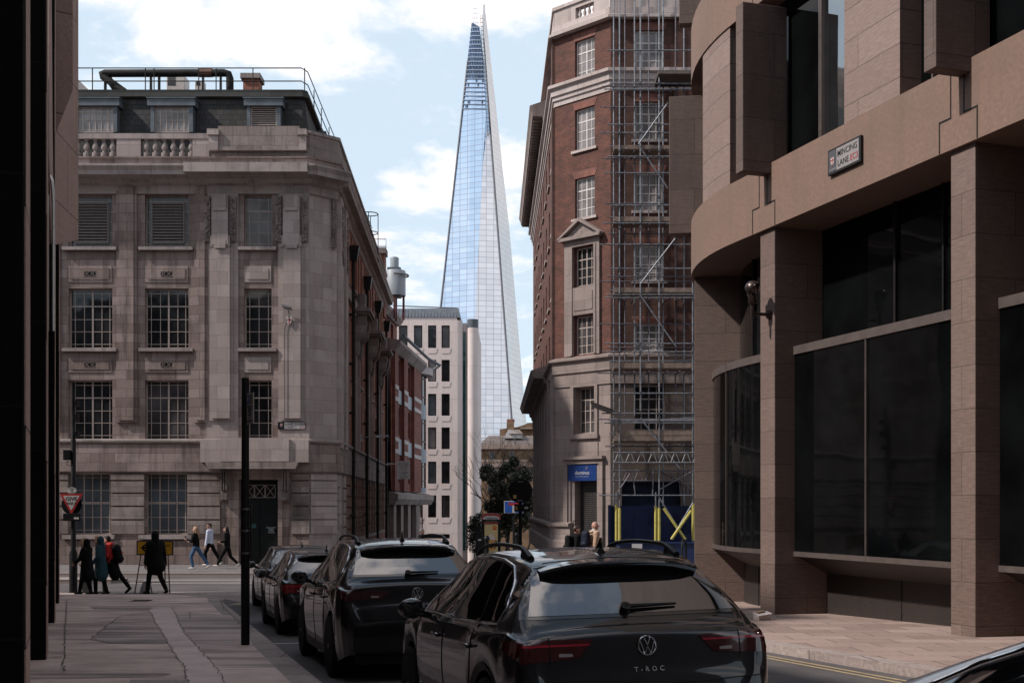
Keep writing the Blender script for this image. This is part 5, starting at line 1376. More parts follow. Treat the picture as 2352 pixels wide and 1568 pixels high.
# ------------------------------------------------------------------ glass spire skyscraper
D7 = 760.0; s7 = D7 / F
SH = thing('glass_skyscraper', 'towering tapered glass skyscraper with an open jagged spire', 'skyscraper', at(1105, 1160, D7) + Vector((0, 0, -12)))
def shp(px, py, dd=0.0):
    return Vector(((px - 1105) * s7 * (1 + dd / D7) + (1105 - CX) * s7 * dd / D7, dd, (HY - py) * s7 * (1 + dd / D7) + 12))
def tower_glass(name, base, met, rough, jit, line, bw, bh, tintv=.10, lw_=.18, seed=0):
    t = NT(name); uv = t.uv(loc=(seed, 0, 0))
    br = t.add('ShaderNodeTexBrick', Vector=uv, Color1=(0, 0, 0), Color2=(1, 1, 1), Mortar=(.5, .5, .5), Scale=1.0); br.offset = 0
    br.inputs['Mortar Size'].default_value = lw_; br.inputs['Mortar Smooth'].default_value = .4; br.inputs['Brick Width'].default_value = bw; br.inputs['Row Height'].default_value = bh
    # one tone per pane
    sp = t.add('ShaderNodeSeparateXYZ', Vector=uv)
    cell = t.add('ShaderNodeCombineXYZ', X=t.math('FLOOR', t.math('DIVIDE', sp.outputs[0], bw)), Y=t.math('FLOOR', t.math('DIVIDE', sp.outputs[1], bh)))
    wn_ = t.add('ShaderNodeTexWhiteNoise', Vector=cell)
    c = t.mix(tuple(x * (1 - tintv) for x in base), tuple(min(1, x * (1 + tintv)) for x in base), wn_.outputs[0])
    c = t.mix(c, line, br.outputs[1])
    geo = t.add('ShaderNodeNewGeometry')
    off = t.add('ShaderNodeVectorMath', i0=wn_.outputs[1], i1=(.5, .5, .5), _operation='SUBTRACT')
    sc = t.add('ShaderNodeVectorMath', i0=off.outputs[0], _operation='SCALE'); sc.inputs['Scale'].default_value = jit
    ad = t.add('ShaderNodeVectorMath', i0=geo.outputs['Normal'], i1=sc.outputs[0], _operation='ADD')
    nm = t.add('ShaderNodeVectorMath', i0=ad.outputs[0], _operation='NORMALIZE')
    t.set(t.b.inputs['Normal'], nm.outputs[0])
    return t.done(c, rough, Metallic=met)
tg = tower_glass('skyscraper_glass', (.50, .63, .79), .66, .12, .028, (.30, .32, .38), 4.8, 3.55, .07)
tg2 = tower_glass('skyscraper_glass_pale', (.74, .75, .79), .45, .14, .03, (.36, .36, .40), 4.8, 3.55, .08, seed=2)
tgw = tower_glass('skyscraper_fin_glass', (.80, .77, .75), .35, .25, .02, (.52, .47, .45), 2.2, 3.55, .05, .16)
bot = 1172
def facet(name, ring, mat): return MB().add(ring, [list(range(len(ring)))]).build(name, mat, SH, recalc=False)
ridge = lambda y: 1110.5 + (y - 89) * .0752 if y < 536 else 1144.1 + (y - 536) * .0735
fold = lambda y: 1108.8 - (y - 376) * .0495
left = lambda y: 1088 - (y - 14) * .1099
rgt = lambda y: 1112.8 + (y - 7) * .1102 if y < 526 else 1170 + (y - 526) * .0875
dl = lambda x, y: 14 - .148 * (x - 961) - .0423 * (y - 1172)
dc = lambda x, y: -2 + .0492 * (x - 1069) - .0325 * (y - 1172)
Lp = lambda x, y: shp(x, y, dl(x, y))
Cp = lambda x, y: shp(x, y, dc(x, y))
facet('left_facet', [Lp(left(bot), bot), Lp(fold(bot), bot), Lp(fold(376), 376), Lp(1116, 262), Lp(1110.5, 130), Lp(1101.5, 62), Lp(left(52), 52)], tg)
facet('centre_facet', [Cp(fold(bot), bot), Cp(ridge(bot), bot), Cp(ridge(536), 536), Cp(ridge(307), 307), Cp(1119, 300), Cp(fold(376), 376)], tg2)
ra = [(60, 7), (307, 280), (536, 526), (bot, bot)]
mb = MB(); V_ = []
for ya, yb in ra: V_ += [Cp(ridge(ya), ya), shp(rgt(yb), yb, dc(ridge(ya), ya) + 6 + 40 * (yb / bot))]
mb.add(V_, [(2 * i, 2 * i + 1, 2 * i + 3, 2 * i + 2) for i in range(3)]).build('right_facet', tgw, SH, recalc=False)
facet('rear_facet', [shp(left(bot), bot, 20), shp(left(140), 140, 60), shp(1112, 140, 66), shp(rgt(526), 526, 60), shp(rgt(bot), bot, 52)], tg)
edge_m = plain('spire_steel', (.10, .10, .12), .5, .2)
mb = MB()
for f_, dp in ((left, dl), (ridge, dc)):
    mb.path([shp(f_(y), y, dp(f_(y), y) - .5) for y in (140 if f_ is left else 90, 307, 536, 800, bot)], .6, 5)
mb.build('edge_rib', edge_m, SH)
sp_m = plain('spire_blue_steel', (.24, .31, .42), .45, .3, .05)
sg_m = glass('spire_glass', (.10, .14, .2), .1)
mb = MB(); random.seed(2)
y = 250.0
inner = lambda y: 1110 + (y - 89) * .045 if y > 150 else 1098 + (y - 40) * .11
while y > 20:
    a, b = left(y), (inner(y) if y < 250 else 1117)
    mb.hull([shp(a, y, dl(a, y) - 1), shp(b, y, dl(b, y) - 1), shp(b, y - 1.6, dl(b, y) - 1), shp(a, y - 1.6, dl(a, y) - 1)], [shp(a, y, dl(a, y)), shp(b, y, dl(b, y)), shp(b, y - 1.6, dl(b, y)), shp(a, y - 1.6, dl(a, y))])
    n = max(2, int((b - a) / 3.4))
    for i in range(n + 1):
        u = a + (b - a) * i / n
        if random.random() < (1.0 if y < 190 else .12): D_ = dl(u, y) - .9; mb.hull([shp(u - .35, y, D_), shp(u + .35, y, D_), shp(u + .5, y - 9.5, D_), shp(u - .2, y - 9.5, D_)], [shp(u - .35, y, D_ + 1), shp(u + .35, y, D_ + 1), shp(u + .5, y - 9.5, D_ + 1), shp(u - .2, y - 9.5, D_ + 1)])
    y -= 9.8 if y > 60 else 11
mb.build('spire_frame', sp_m, SH)
mb = MB(); y = 300.0
while y > 40:
    a, b = (1104.5 + (y - 60) * .05 if y < 120 else 1108 + (y - 120) * .062), ridge(y) + 1
    mb.hull([shp(a, y, 24), shp(b, y, 24), shp(b, y - 1.5, 24), shp(a, y - 1.5, 24)], [shp(a, y, 26), shp(b, y, 26), shp(b, y - 1.5, 26), shp(a, y - 1.5, 26)])
    for u in (a, b): mb.hull([shp(u - .5, y, 26), shp(u + .5, y, 26), shp(u + .4, y - 9.5, 27), shp(u - .6, y - 9.5, 27)], [shp(u - .5, y, 28), shp(u + .5, y, 28), shp(u + .4, y - 9.5, 29), shp(u - .6, y - 9.5, 29)])
    y -= 9.5
mb.path([shp(1112, 12, 62), shp(1110, 60, 58), shp(1110.5, 89, 50)], .6, 5)
mb.build('spire_frame', edge_m, SH)
# ------------------------------------------------------------------ trees and shrubs down the hill
def leaf_mat(name, c, hi):
    t = NT(name); v = t.uv(kind='Object')
    n = t.noise(v, 2.2, 3, .6, .3, .7); n2 = t.noise(v, 25, 2, .5, .3, .7)
    return t.done(t.mix(t.mix(c, hi, n), tuple(x * .6 for x in c), t.math('MULTIPLY', n2, .6)), .5)
leaf_g = leaf_mat('dark_evergreen_leaf', (.028, .036, .020), (.055, .065, .034))
leaf_r = leaf_mat('russet_twig', (.075, .040, .028), (.12, .065, .045))
bark = plain('bark', (.045, .034, .028), .85, .3, 8, .3)
def clumps(blobs, n, size, seed, droop=0.0):
    rnd = random.Random(seed); mb = MB()
    tot = sum(b[3] ** 2 for b in blobs)
    for (x, y, z, r) in blobs:
        for _ in range(int(n * r * r / tot)):
            d = Vector((rnd.gauss(0, 1), rnd.gauss(0, 1), rnd.gauss(0, 1))).normalized() * r * (rnd.random() ** .45)
            if noise.noise((Vector((x, y, z)) + d) * 1.6) < -.18: continue
            p = Vector((x, y, z)) + d * Vector((1, 1, .85)).x
            a = Vector((rnd.uniform(-1, 1), rnd.uniform(-1, 1), rnd.uniform(-.6, .6))).normalized() * size * rnd.uniform(.6, 1.3)
            b = a.cross(Vector((rnd.uniform(-1, 1), rnd.uniform(-1, 1), rnd.uniform(-1, 1)))).normalized() * size * .45
            mb.add([p - a, p + b, p + a, p - b], [(0, 1, 2, 3)])
    return mb
def woody(mb, p, d, L_, r, lev, rnd, tips):
    q = p + d * L_
    mb.path([p, p.lerp(q, .5) + Vector((rnd.uniform(-1, 1), rnd.uniform(-1, 1), 0)) * L_ * .06, q], [r, r * .8, r * .6], 6)
    if lev == 0: tips.append(q); return
    for _ in range(3):
        nd = (d + Vector((rnd.uniform(-1, 1), rnd.uniform(-1, 1), rnd.uniform(-.2, .7))) * .75).normalized()
        woody(mb, q, nd, L_ * rnd.uniform(.6, .8), r * .58, lev - 1, rnd, tips)
gz = road(0, 98) + .05
q = at(1165, 1160, 98)
TR = thing('evergreen_tree', 'dark evergreen tree behind the round sign at the bottom of the street', 'tree', (q.x, 98, gz))
rnd = random.Random(4); tips = []; mb = MB()
woody(mb, Vector((0, 0, 0)), Vector((.05, 0, 1)), 2.6, .2, 3, rnd, tips); mb.build('trunk', bark, TR, smooth=50)
H0 = -gz + EYE
def tb_(px, py, r): return ((px - 1165) * 98 / F, rnd.uniform(-1, 1), H0 + (HY - py) * 98 / F, r * 98 / F)
bl = [tb_(*b) for b in ((1118, 1082, 18), (1140, 1100, 22), (1165, 1080, 20), (1150, 1130, 26), (1185, 1110, 26), (1205, 1090, 20), (1200, 1140, 30), (1165, 1160, 30), (1135, 1165, 24), (1190, 1190, 34), (1150, 1205, 30), (1215, 1170, 24), (1112, 1095, 10), (1180, 1060, 14))]
clumps(bl, 20000, .13, 5).build('crown', leaf_g, TR, recalc=False)
q = at(1090, 1160, 66); gz2 = road(0, 66) + .03
BU = thing('evergreen_bush', 'dark leafy bush beside the telephone kiosk against the pale block', 'bush', (q.x, 66, gz2))
H0 = -gz2 + EYE
bl = [((px - 1090) * 66 / F, rnd.uniform(-.3, .3), H0 + (HY - py) * 66 / F, r * 66 / F) for px, py, r in ((1088, 1196, 14), (1102, 1190, 14), (1080, 1210, 12), (1094, 1214, 18), (1085, 1228, 16), (1100, 1235, 18), (1110, 1205, 14), (1086, 1250, 20))]
mb = MB(); tips = []; woody(mb, Vector((0, 0, 0)), Vector((0, 0, 1)), .7, .05, 3, rnd, tips); mb.build('trunk', bark, BU)
clumps(bl, 5200, .055, 9).build('crown', leaf_g, BU, recalc=False)
q = at(1192, 1160, 104)
SHR = thing('bare_russet_shrub', 'russet bare twigged shrub above the evergreen tree', 'shrub', (q.x, 104, road(0, 104)))
mb = MB(); tips = []; rnd = random.Random(8)
for a in (-.3, 0, .3): woody(mb, Vector((a, 0, 0)), Vector((a, 0, 1)).normalized(), 4.0, .09, 4, rnd, tips)
mb.build('stem', bark, SHR)
mb = MB()
for i in range(2600):
    c = (rnd.choice([(-.1, 8.4, 1.1), (.9, 8.0, 1.0), (.3, 7.6, 1.3), (1.2, 9.0, .7)]))
    p = Vector((c[0] + rnd.gauss(0, .45) * c[2], rnd.gauss(0, .5), c[1] + rnd.gauss(0, .35) * c[2]))
    d_ = Vector((rnd.uniform(-1, 1), rnd.uniform(-1, 1), rnd.uniform(-.2, 1))).normalized() * rnd.uniform(.12, .3)
    b = Vector((d_.z, 0, -d_.x)).normalized() * .012
    mb.add([p - b, p + b, p + d_ + b * .4, p + d_ - b * .4], [(0, 1, 2, 3)])
mb.build('twigs', leaf_r, SHR, recalc=False)
# bare sapling left of the tree
q = at(1098, 1160, 90)
BS = thing('bare_sapling', 'thin bare sapling standing at the edge of the pale block', 'tree', (q.x, 90, road(0, 90)))
mb = MB(); tips = []; woody(mb, Vector((0, 0, 0)), Vector((.02, 0, 1)), 3.6, .05, 4, random.Random(21), tips); mb.build('trunk', bark, BS)
# ------------------------------------------------------------------ unseen blocks added to shade the lane and darken glass reflections
BB = thing('lane_shade_block', 'unseen dark stone block added behind the viewer to shade the lane', 'building', (0, -12, 1.0))
dark_block = ashlar('dark_block_stone', (.10, .08, .072), (.13, .105, .095), 1.4, .7, .008, (.03, .025, .022), streak=.3, blotch=.3)
MB().box(-22, 22, -12, 0, -1, 32).build('wall', dark_block, BB)
for i in range(5):
    for j in range(5): MB().box(-11 + i * 4.6, -8.6 + i * 4.6, .001, .05, 3 + j * 4.4, 5.8 + j * 4.4).build('window', win_dark, BB)
EB = thing('reflection_block', 'unseen grey stone block added at the cross street end to darken reflections', 'building', (-78, 42, 0))  # added out of view so the office glass mirrors something dark
MB().box(-10, 0, -30, 30, -1, 22).build('wall', dark_block, EB)
for i in range(8):
    for j in range(4): MB().box(.001, .05, -26 + i * 6, -23.5 + i * 6, 2 + j * 4.6, 4.8 + j * 4.6).build('window', win_dark, EB)
# ------------------------------------------------------------------ cars
def paint(name, c, met=.15):
    t = NT(name); v = t.uv(kind='Object')
    n = t.noise(v, 3.5, 4, .6, .3, .7); fl = t.noise(v, 400, 1, .5, .3, .7)
    col = t.mix(tuple(x * .9 for x in c), tuple(x * 1.15 for x in c), n)
    r = t.math('ADD', t.math('MULTIPLY', n, .05), .30)
    m = t.done(col, r, Metallic=met)
    t.b.inputs['Coat Weight'].default_value = 1.0; t.b.inputs['Coat Roughness'].default_value = .035; t.b.inputs['Coat IOR'].default_value = 1.5; t.b.inputs['Specular IOR Level'].default_value = .1
    return m
car_glass = glass('car_glass', (.006, .007, .008), .02, 2.8, .004, 1.2)
trim_black = plain('car_trim_black', (.012, .012, .012), .45, .2)
gloss_black = plain('gloss_black_trim', (.008, .008, .009), .12, .1, Coat__Weight=1.0)
chrome_d = metal('satin_chrome', (.62, .62, .64), .2, 1.0, .05)
lamp_red = plain('tail_lamp_red', (.05, .003, .004), .10, .2, 12, Coat__Weight=1.0)
lamp_strip = plain('tail_lamp_bar', (.40, .015, .035), .15, .1, 12, Coat__Weight=1.0)
lamp_smoke = plain('tail_lamp_smoked', (.035, .004, .006), .08, .2, 12, Coat__Weight=1.0)
lamp_clear = plain('reversing_lamp', (.30, .26, .26), .15, .1)
tyre_m = plain('tyre_rubber', (.014, .013, .013), .8, .25, 20)
alloy = metal('alloy_rim', (.30, .29, .30), .35, .9)
alloy_dark = metal('dark_alloy_rim', (.07, .07, .075), .35, .9)
def catmull(P, n):
    out = []
    for i in range(len(P) - 1):
        p0, p1, p2, p3 = P[max(i - 1, 0)], P[i], P[i + 1], P[min(i + 2, len(P) - 1)]
        for k in range(n):
            t = k / n
            out.append(tuple(.5 * (2 * b + (c - a) * t + (2 * a - 5 * b + 4 * c - d) * t * t + (3 * b - a - 3 * c + d) * t ** 3) for a, b, c, d in zip(p0, p1, p2, p3)))
    out.append(tuple(P[-1])); return out
def lin(tab, x):
    if x <= tab[0][0]: return tab[0][1]
    for (a, b), (c, d) in zip(tab, tab[1:]):
        if x <= c: return b + (d - b) * (x - a) / max(c - a, 1e-9)
    return tab[-1][1]
def smo(tab, x):
    if x <= tab[0][0]: return tab[0][1]
    for (a, b), (c, d) in zip(tab, tab[1:]):
        if x <= c:
            t = (x - a) / max(c - a, 1e-9); t = t * t * (3 - 2 * t) * .5 + t * .5
            return b + (d - b) * t
    return tab[-1][1]
TOP = [(0, .50), (.0, .62), (.02, .72), (.045, .80), (.062, .93), (.075, 1.00), (.12, 1.045), (.24, 1.115), (.56, 1.42), (.63, 1.47), (.85, 1.517), (1.2, 1.545), (1.7, 1.555), (2.15, 1.52), (2.45, 1.43), (2.85, 1.22), (3.18, 1.04), (3.5, .985), (3.9, .90), (4.1, .78), (4.2, .62), (4.23, .5)]
WID = [(0, .74), (.03, .81), (.1, .865), (.25, .90), (.6, .91), (1.2, .91), (2.8, .91), (3.5, .895), (3.9, .85), (4.1, .76), (4.23, .60)]
BELT = [(0, .95), (.3, 1.02), (.8, 1.03), (2.8, .985), (3.2, .97), (4.23, .85)]
WR = [(0, .62), (.12, .73), (.24, .73), (.6, .60), (1.0, .605), (1.7, .615), (2.3, .60), (2.6, .62), (3.1, .70), (3.5, .74), (4.23, .6)]
def make_car(name, label, pos, ang, L_=4.23, H=1.555, W=1.82, mat=None, wr_=.345, wb=(.80, 3.39), style=None, rim=None, group='parked cars along the left kerb', pitch=0.0, roll=0.0):
    kx, kz, ky = L_ / 4.23, H / 1.555, W / 1.82
    st = style or {}
    root = thing(name, label, 'car', pos, 0, group)
    root.rotation_euler = (Matrix.Rotation(ang, 3, 'Z') @ Matrix.Rotation(pitch, 3, 'Y') @ Matrix.Rotation(roll, 3, 'X')).to_euler()
    zup = lambda z: z * kz if z > .5 else z + (.5 * kz - .5) * max(0, (z - .2) / .3)
    top = [(x, z) for x, z in st.get('top', TOP)]
    base = catmull(top, 5)
    base = [(max(0, min(4.23, x)), z) for x, z in base]
    for i in range(1, len(base)):
        if base[i][0] < base[i - 1][0]: base[i] = (base[i - 1][0], base[i][1])
    stn = list(base)
    xs_ = [b[0] for b in base]
    for i in range(1, 140):
        x = 4.23 * i / 140
        if min(abs(x - a) for a in xs_) > .012: stn.append((x, lin(base, x)))
    stn.sort(key=lambda p: p[0])
    # keep the vertical pieces in order
    head = [b for b in base if b[0] <= .002]; tail = [b for b in base if b[0] >= 4.228]
    stn = head + [s for s in stn if .002 < s[0] < 4.228] + tail
    wr0, wr1 = wb[0] / kx, wb[1] / kx
    R = (wr_ + .045)
    rings = []
    for x, zt in stn:
        w_ = smo(WID, x); zb = min(smo(BELT, x), zt - .03); wr2 = smo(WR, x)
        zs = .23 + (.09 * (1 - min(1, x / .3)) if x < .3 else 0) + (.05 * (1 - min(1, (4.23 - x) / .3)) if x > 3.93 else 0)
        for c in (wr0, wr1):
            dx = abs(x - c) * kx
            if dx < R: zs = max(zs, (wr_ + math.sqrt(R * R - dx * dx)) / kz)
        zs = min(zs, zb - .06)
        drop = .055 if x > .6 else .075
        ze = zt - drop
        if ze < zb + .03: ze = zb + .012
        k = max(0.0, min(1.0, (ze - zb) / .35))
        we = wr2 if k > .02 else w_ * .90
        we = w_ * .90 * (1 - k) + wr2 * k if k < 1 else wr2
        zm = zs + (zb - zs) * .55
        cp = [(w_ * .955, zs), (w_ * .985, zs + (zm - zs) * .5), (w_, zm), (w_ * .992, zm + (zb - zm) * .6), (w_ * .965, zb - .012), (w_ * .94, zb + .004),
              ((w_ * .94 + we) / 2 + .012 * k, (zb + ze) / 2), (we + .004, ze), (we * .93, zt - drop * .5), (we * .75, zt - drop * .26), (we * .4, zt - drop * .07), (0, zt)]
        half = catmull(cp, 3)
        rings.append([(x * kx, y * ky, zup(z)) for y, z in half] )
    nh = len(rings[0])
    mb = MB(); vs = []; fs = []
    for r in rings: vs += r + [(x, -y, z) for x, y, z in r[-2::-1]]
    n = 2 * nh - 1
    for i in range(len(rings) - 1):
        for j in range(n - 1): fs.append((i * n + j, (i + 1) * n + j, (i + 1) * n + j + 1, i * n + j + 1))
    fs += [list(range(n)), list(range((len(rings) - 1) * n + n - 1, (len(rings) - 1) * n - 1, -1))]
    mb.add(vs, fs)
    body = mb.build('body', mat, root, smooth=38)
    bvh = BVHTree.FromPolygons([Vector(v) for v in vs], fs)
    def ray(mode, a, b):
        s = 1 if mode in ('left', 'rear', 'front', 'top') else -1
        if mode == 'rear': o, d = Vector((-2, a, b)), Vector((1, 0, 0))
        elif mode == 'front': o, d = Vector((8, a, b)), Vector((-1, 0, 0))
        elif mode == 'top': o, d = Vector((a, b, 4)), Vector((0, 0, -1))
        elif mode == 'left': o, d = Vector((a, 3, b)), Vector((0, -1, 0))
        else: o, d = Vector((a, -3, b)), Vector((0, 1, 0))
        h = bvh.ray_cast(o, d)
        if h[0] is None: return None, None
        nn = h[1] if h[1].dot(d) < 0 else -h[1]
        return h[0], nn
    SCA = {'rear': (ky, 1), 'front': (ky, 1), 'left': (kx, 1), 'right': (kx, 1), 'top': (kx, ky)}
    def tr(mode, a, b):
        if mode in ('rear', 'front'): return a * ky, zup(b)
        if mode == 'top': return a * kx, b * ky
        return a * kx, zup(b)
    def overlay(pname, mode, poly, m, off=.005, cell=.045, parent=None):
        bm = bmesh.new()
        bm.faces.new([bm.verts.new((*tr(mode, a, b), 0)) for a, b in poly])
        for ax in (0, 1):
            lo = min(v.co[ax] for v in bm.verts); hi = max(v.co[ax] for v in bm.verts)
            k = lo + cell
            while k < hi:
                no = (1, 0, 0) if ax == 0 else (0, 1, 0); co_ = (k, 0, 0) if ax == 0 else (0, k, 0)
                bmesh.ops.bisect_plane(bm, geom=bm.verts[:] + bm.edges[:] + bm.faces[:], plane_co=co_, plane_no=no); k += cell
        dead = []
        for v in bm.verts:
            h, nn = ray(mode, v.co.x, v.co.y)
            if h is None: dead.append(v); continue
            v.co = h + nn * off
        bmesh.ops.delete(bm, geom=dead, context='VERTS')
        bmesh.ops.recalc_face_normals(bm, faces=bm.faces)
        me = bpy.data.meshes.new(pname); bm.to_mesh(me); bm.free(); me.materials.append(m)
        me.polygons.foreach_set('use_smooth', [True] * len(me.polygons))
        c = sum((p.normal for p in me.polygons), Vector())
        d = {'rear': Vector((-1, 0, 0)), 'front': Vector((1, 0, 0)), 'top': Vector((0, 0, 1)), 'left': Vector((0, 1, 0)), 'right': Vector((0, -1, 0))}[mode]
        if c.dot(d) < 0: me.flip_normals()
        o = bpy.data.objects.new(pname, me); COL.objects.link(o); o.parent = parent or root
        return o
    def strip(pname, mode, pts, r, m, off=.002, parent=None, sub=8):
        q = []
        for (a, b), (c, d) in zip(pts, pts[1:]):
            for i in range(sub): q.append((a + (c - a) * i / sub, b + (d - b) * i / sub))
        q.append(pts[-1])
        P3 = []
        for a, b in q:
            h, nn = ray(mode, *tr(mode, a, b))
            if h is not None: P3.append(h + nn * off)
        if len(P3) < 2: return None
        return MB().path(P3, r, 6).build(pname, m, parent or root, smooth=60)
    sides = ('left', 'right')
    # glazing
    fw = [(2.83, 1.045), (2.47, 1.345), (2.2, 1.43), (1.93, 1.465), (1.98, 1.045)]
    rw_ = [(1.92, 1.045), (1.87, 1.468), (1.5, 1.48), (1.18, 1.465), (1.05, 1.06)]
    qw = [(1.00, 1.065), (1.12, 1.46), (.90, 1.425), (.74, 1.335), (.62, 1.15), (.64, 1.085)]
    gt = 1
    if st.get('fastback'):
        for sd in sides:
            overlay('side_window', sd, [(2.95, 1.02), (2.6, 1.28), (2.2, 1.375), (1.8, 1.36), (1.82, 1.02)], car_glass)
            overlay('side_window', sd, [(1.76, 1.02), (1.74, 1.355), (1.4, 1.275), (1.05, 1.15), (.82, 1.035)], car_glass)
            strip('window_trim', sd, [(2.98, 1.01), (2.6, 1.30), (2.2, 1.395), (1.8, 1.38), (1.4, 1.292), (1.05, 1.165), (.78, 1.03), (.82, 1.01), (1.8, 1.0), (2.98, 1.01)], .012, chrome, sub=6)
    for sd in (sides if not st.get('fastback') else ()):
        for nm, p in (('side_window', fw), ('side_window', rw_), ('quarter_window', qw)): overlay(nm, sd, p, car_glass)
        overlay('window_pillar', sd, [(1.985, 1.04), (1.935, 1.47), (1.865, 1.475), (1.915, 1.04)], gloss_black, .0035)
        overlay('window_pillar', sd, [(1.055, 1.05), (1.185, 1.47), (1.115, 1.465), (.995, 1.06)], gloss_black, .0035)
        strip('window_trim', sd, [(2.86, 1.035), (2.0, 1.03), (1.0, 1.045), (.60, 1.07)], .010, chrome_d if st.get('chrome', 1) else trim_black)
        strip('window_trim', sd, [(2.86, 1.035), (2.5, 1.352), (2.2, 1.448), (1.9, 1.487), (1.5, 1.498), (1.15, 1.482), (.88, 1.44), (.71, 1.34), (.60, 1.17), (.60, 1.07)], .011, chrome_d if st.get('chrome', 1) else trim_black, sub=6)
    rwz = st.get('rear_glass', [(-.715, 1.125), (.715, 1.125), (.585, 1.425), (-.585, 1.425)])
    overlay('rear_window', 'rear', rwz, car_glass)
    overlay('rear_window_surround', 'rear', [(rwz[0][0] - .06, rwz[0][1] - .02), (rwz[1][0] + .06, rwz[1][1] - .02), (rwz[2][0] + .07, rwz[2][1] + .02), (rwz[3][0] - .07, rwz[3][1] + .02)], gloss_black, .0025)
    overlay('windscreen', 'top', [(3.1, -.64), (3.1, .64), (2.35, .55), (2.35, -.55)], car_glass)
    # lamps
    lm = st.get('lamp', (lamp_red, lamp_strip))
    li, lo, lz0, lz1 = st.get('lampbox', (.36, .84, .865, .985))
    for s_ in (1, -1):
        o = overlay('tail_lamp', 'rear', [(s_ * li, lz1 - .005), (s_ * (li + .10), lz0), (s_ * lo, lz0 - .02), (s_ * lo, lz1 + .005)], lm[0], .006, .03)
        if lm[1]: overlay('light_bar', 'rear', [(s_ * (li + .02), lz1 - .03), (s_ * (li + .03), lz1 - .042), (s_ * (lo - .02), lz1 - .042), (s_ * (lo - .02), lz1 - .028)], lm[1], .009, .05, o)
        overlay('reversing_lamp', 'rear', [(s_ * (li + .14), lz0 + .03), (s_ * (li + .14), lz0 + .012), (s_ * (li + .23), lz0 + .012), (s_ * (li + .23), lz0 + .035)], lamp_clear, .009, .05, o)
        sd = 'left' if s_ > 0 else 'right'
        o2 = overlay('tail_lamp', sd, [(.055, lz0 - .01), (.34, lz0 + .07), (.30, lz1 - .01), (.09, lz1)], lm[0], .006, .03)
        strip('panel_gap', 'rear', [(s_ * .645, lz1 + .01), (s_ * .645, lz0 - .03)], .004, sign_black, .008)
        hl = overlay('headlight', 'front', [(s_ * .48, .80), (s_ * .76, .86), (s_ * .78, .74), (s_ * .50, .72)], lamp_clear, .006, .04)
    # trim
    for sd in sides:
        overlay('sill_trim', sd, [(1.22, .24), (2.96, .24), (2.96, .33), (1.22, .33)], trim_black, .004)
        strip('panel_gap', sd, [(1.98, 1.03), (1.98, .6), (1.96, .32)], .004, sign_black, .0015)
        strip('panel_gap', sd, [(1.0, 1.04), (1.08, .85), (1.18, .62), (1.25, .33)], .004, sign_black, .0015)
        strip('panel_gap', sd, [(2.9, 1.0), (2.98, .8), (2.95, .33)], .004, sign_black, .0015)
        for hx_ in (1.10, 2.13):
            h, nn = ray(sd, *tr(sd, hx_, .885))
            if h is not None:
                MB().capsule(h + nn * .03 + Vector((-.085, 0, 0)), h + nn * .03 + Vector((.085, 0, .006)), .016, .014, 8).box(h.x - .08, h.x - .06, min(h.y, h.y + nn.y * .03), max(h.y, h.y + nn.y * .03), h.z - .01, h.z + .01).build('door_handle', mat if not st.get('chrome_handle') else chrome_d, root, smooth=60)
        for c in (wr0, wr1):
            outer = [(c + (R + .06) / kx * math.cos(t), (wr_ + (R + .06) * math.sin(t)) / kz) for t in [math.pi * i / 16 for i in range(17)]]
            innr = [(c + (R + .004) / kx * math.cos(t), (wr_ + (R + .004) * math.sin(t)) / kz) for t in [math.pi * i / 16 for i in range(16, -1, -1)]]
            for i in range(16):
                pass
            overlay('wheel_arch_trim', sd, [p for p in outer if p[1] > .36] + [p for p in innr if p[1] > .36], trim_black if st.get('clad', 1) else mat, .006, .05)
    overlay('rear_bumper_trim', 'rear', [(-.72, .34), (.72, .34), (.74, .50), (-.74, .50)], trim_black, .004)
    strip('panel_gap', 'rear', [(-.80, .70), (-.4, .685), (0, .68), (.4, .685), (.80, .70)], .004, sign_black, .002)
    strip('panel_gap', 'top', [(.66, -.50), (.70, 0), (.66, .50)], .003, sign_black, .001)
    # underbody, wheels
    MB().box(.15 * kx, L_ - .2, -.70 * ky, .70 * ky, .2, .62).build('underbody', sign_black, root)
    cross = None
    for i, (c, s_) in enumerate(((wb[0], 1), (wb[0], -1), (wb[1], 1), (wb[1], -1))):
        y0 = s_ * (W / 2 - .115)
        tw = .105
        if i == 0 or True:
            t_ = MB().lathe([(wr_ * .64, -tw), (wr_ * .93, -tw), (wr_, -tw * .75), (wr_, tw * .75), (wr_ * .93, tw), (wr_ * .64, tw)], (c, y0, wr_), 28, axis='y').build('wheel', tyre_m, root, smooth=40)
            mb = MB(); yo = y0 + s_ * (tw - .02)
            ring = [(c + wr_ * .64 * math.cos(t), yo, wr_ + wr_ * .64 * math.sin(t)) for t in [2 * math.pi * k / 28 for k in range(28)]]
            mb.path(ring, .018, 6, closed=True)
            mb.lathe([(.06, -.02), (.06, .01), (.03, .02)], (c, yo, wr_), 12, axis='y')
            for k in range(5):
                for da in (-.16, .16):
                    a = 2 * math.pi * k / 5 + .3
                    p0 = Vector((c + .05 * math.cos(a), yo, wr_ + .05 * math.sin(a))); p1 = Vector((c + wr_ * .63 * math.cos(a + da), yo - s_ * .008, wr_ + wr_ * .63 * math.sin(a + da)))
                    mb.tube(p0, p1, .02, .014, 6)
            mb.build('rim', rim or alloy, t_, smooth=50)
            MB().lathe([(wr_ * .62, -tw * .6), (wr_ * .62, tw * .35)], (c, y0, wr_), 20, axis='y').build('brake_drum', sign_black, t_)
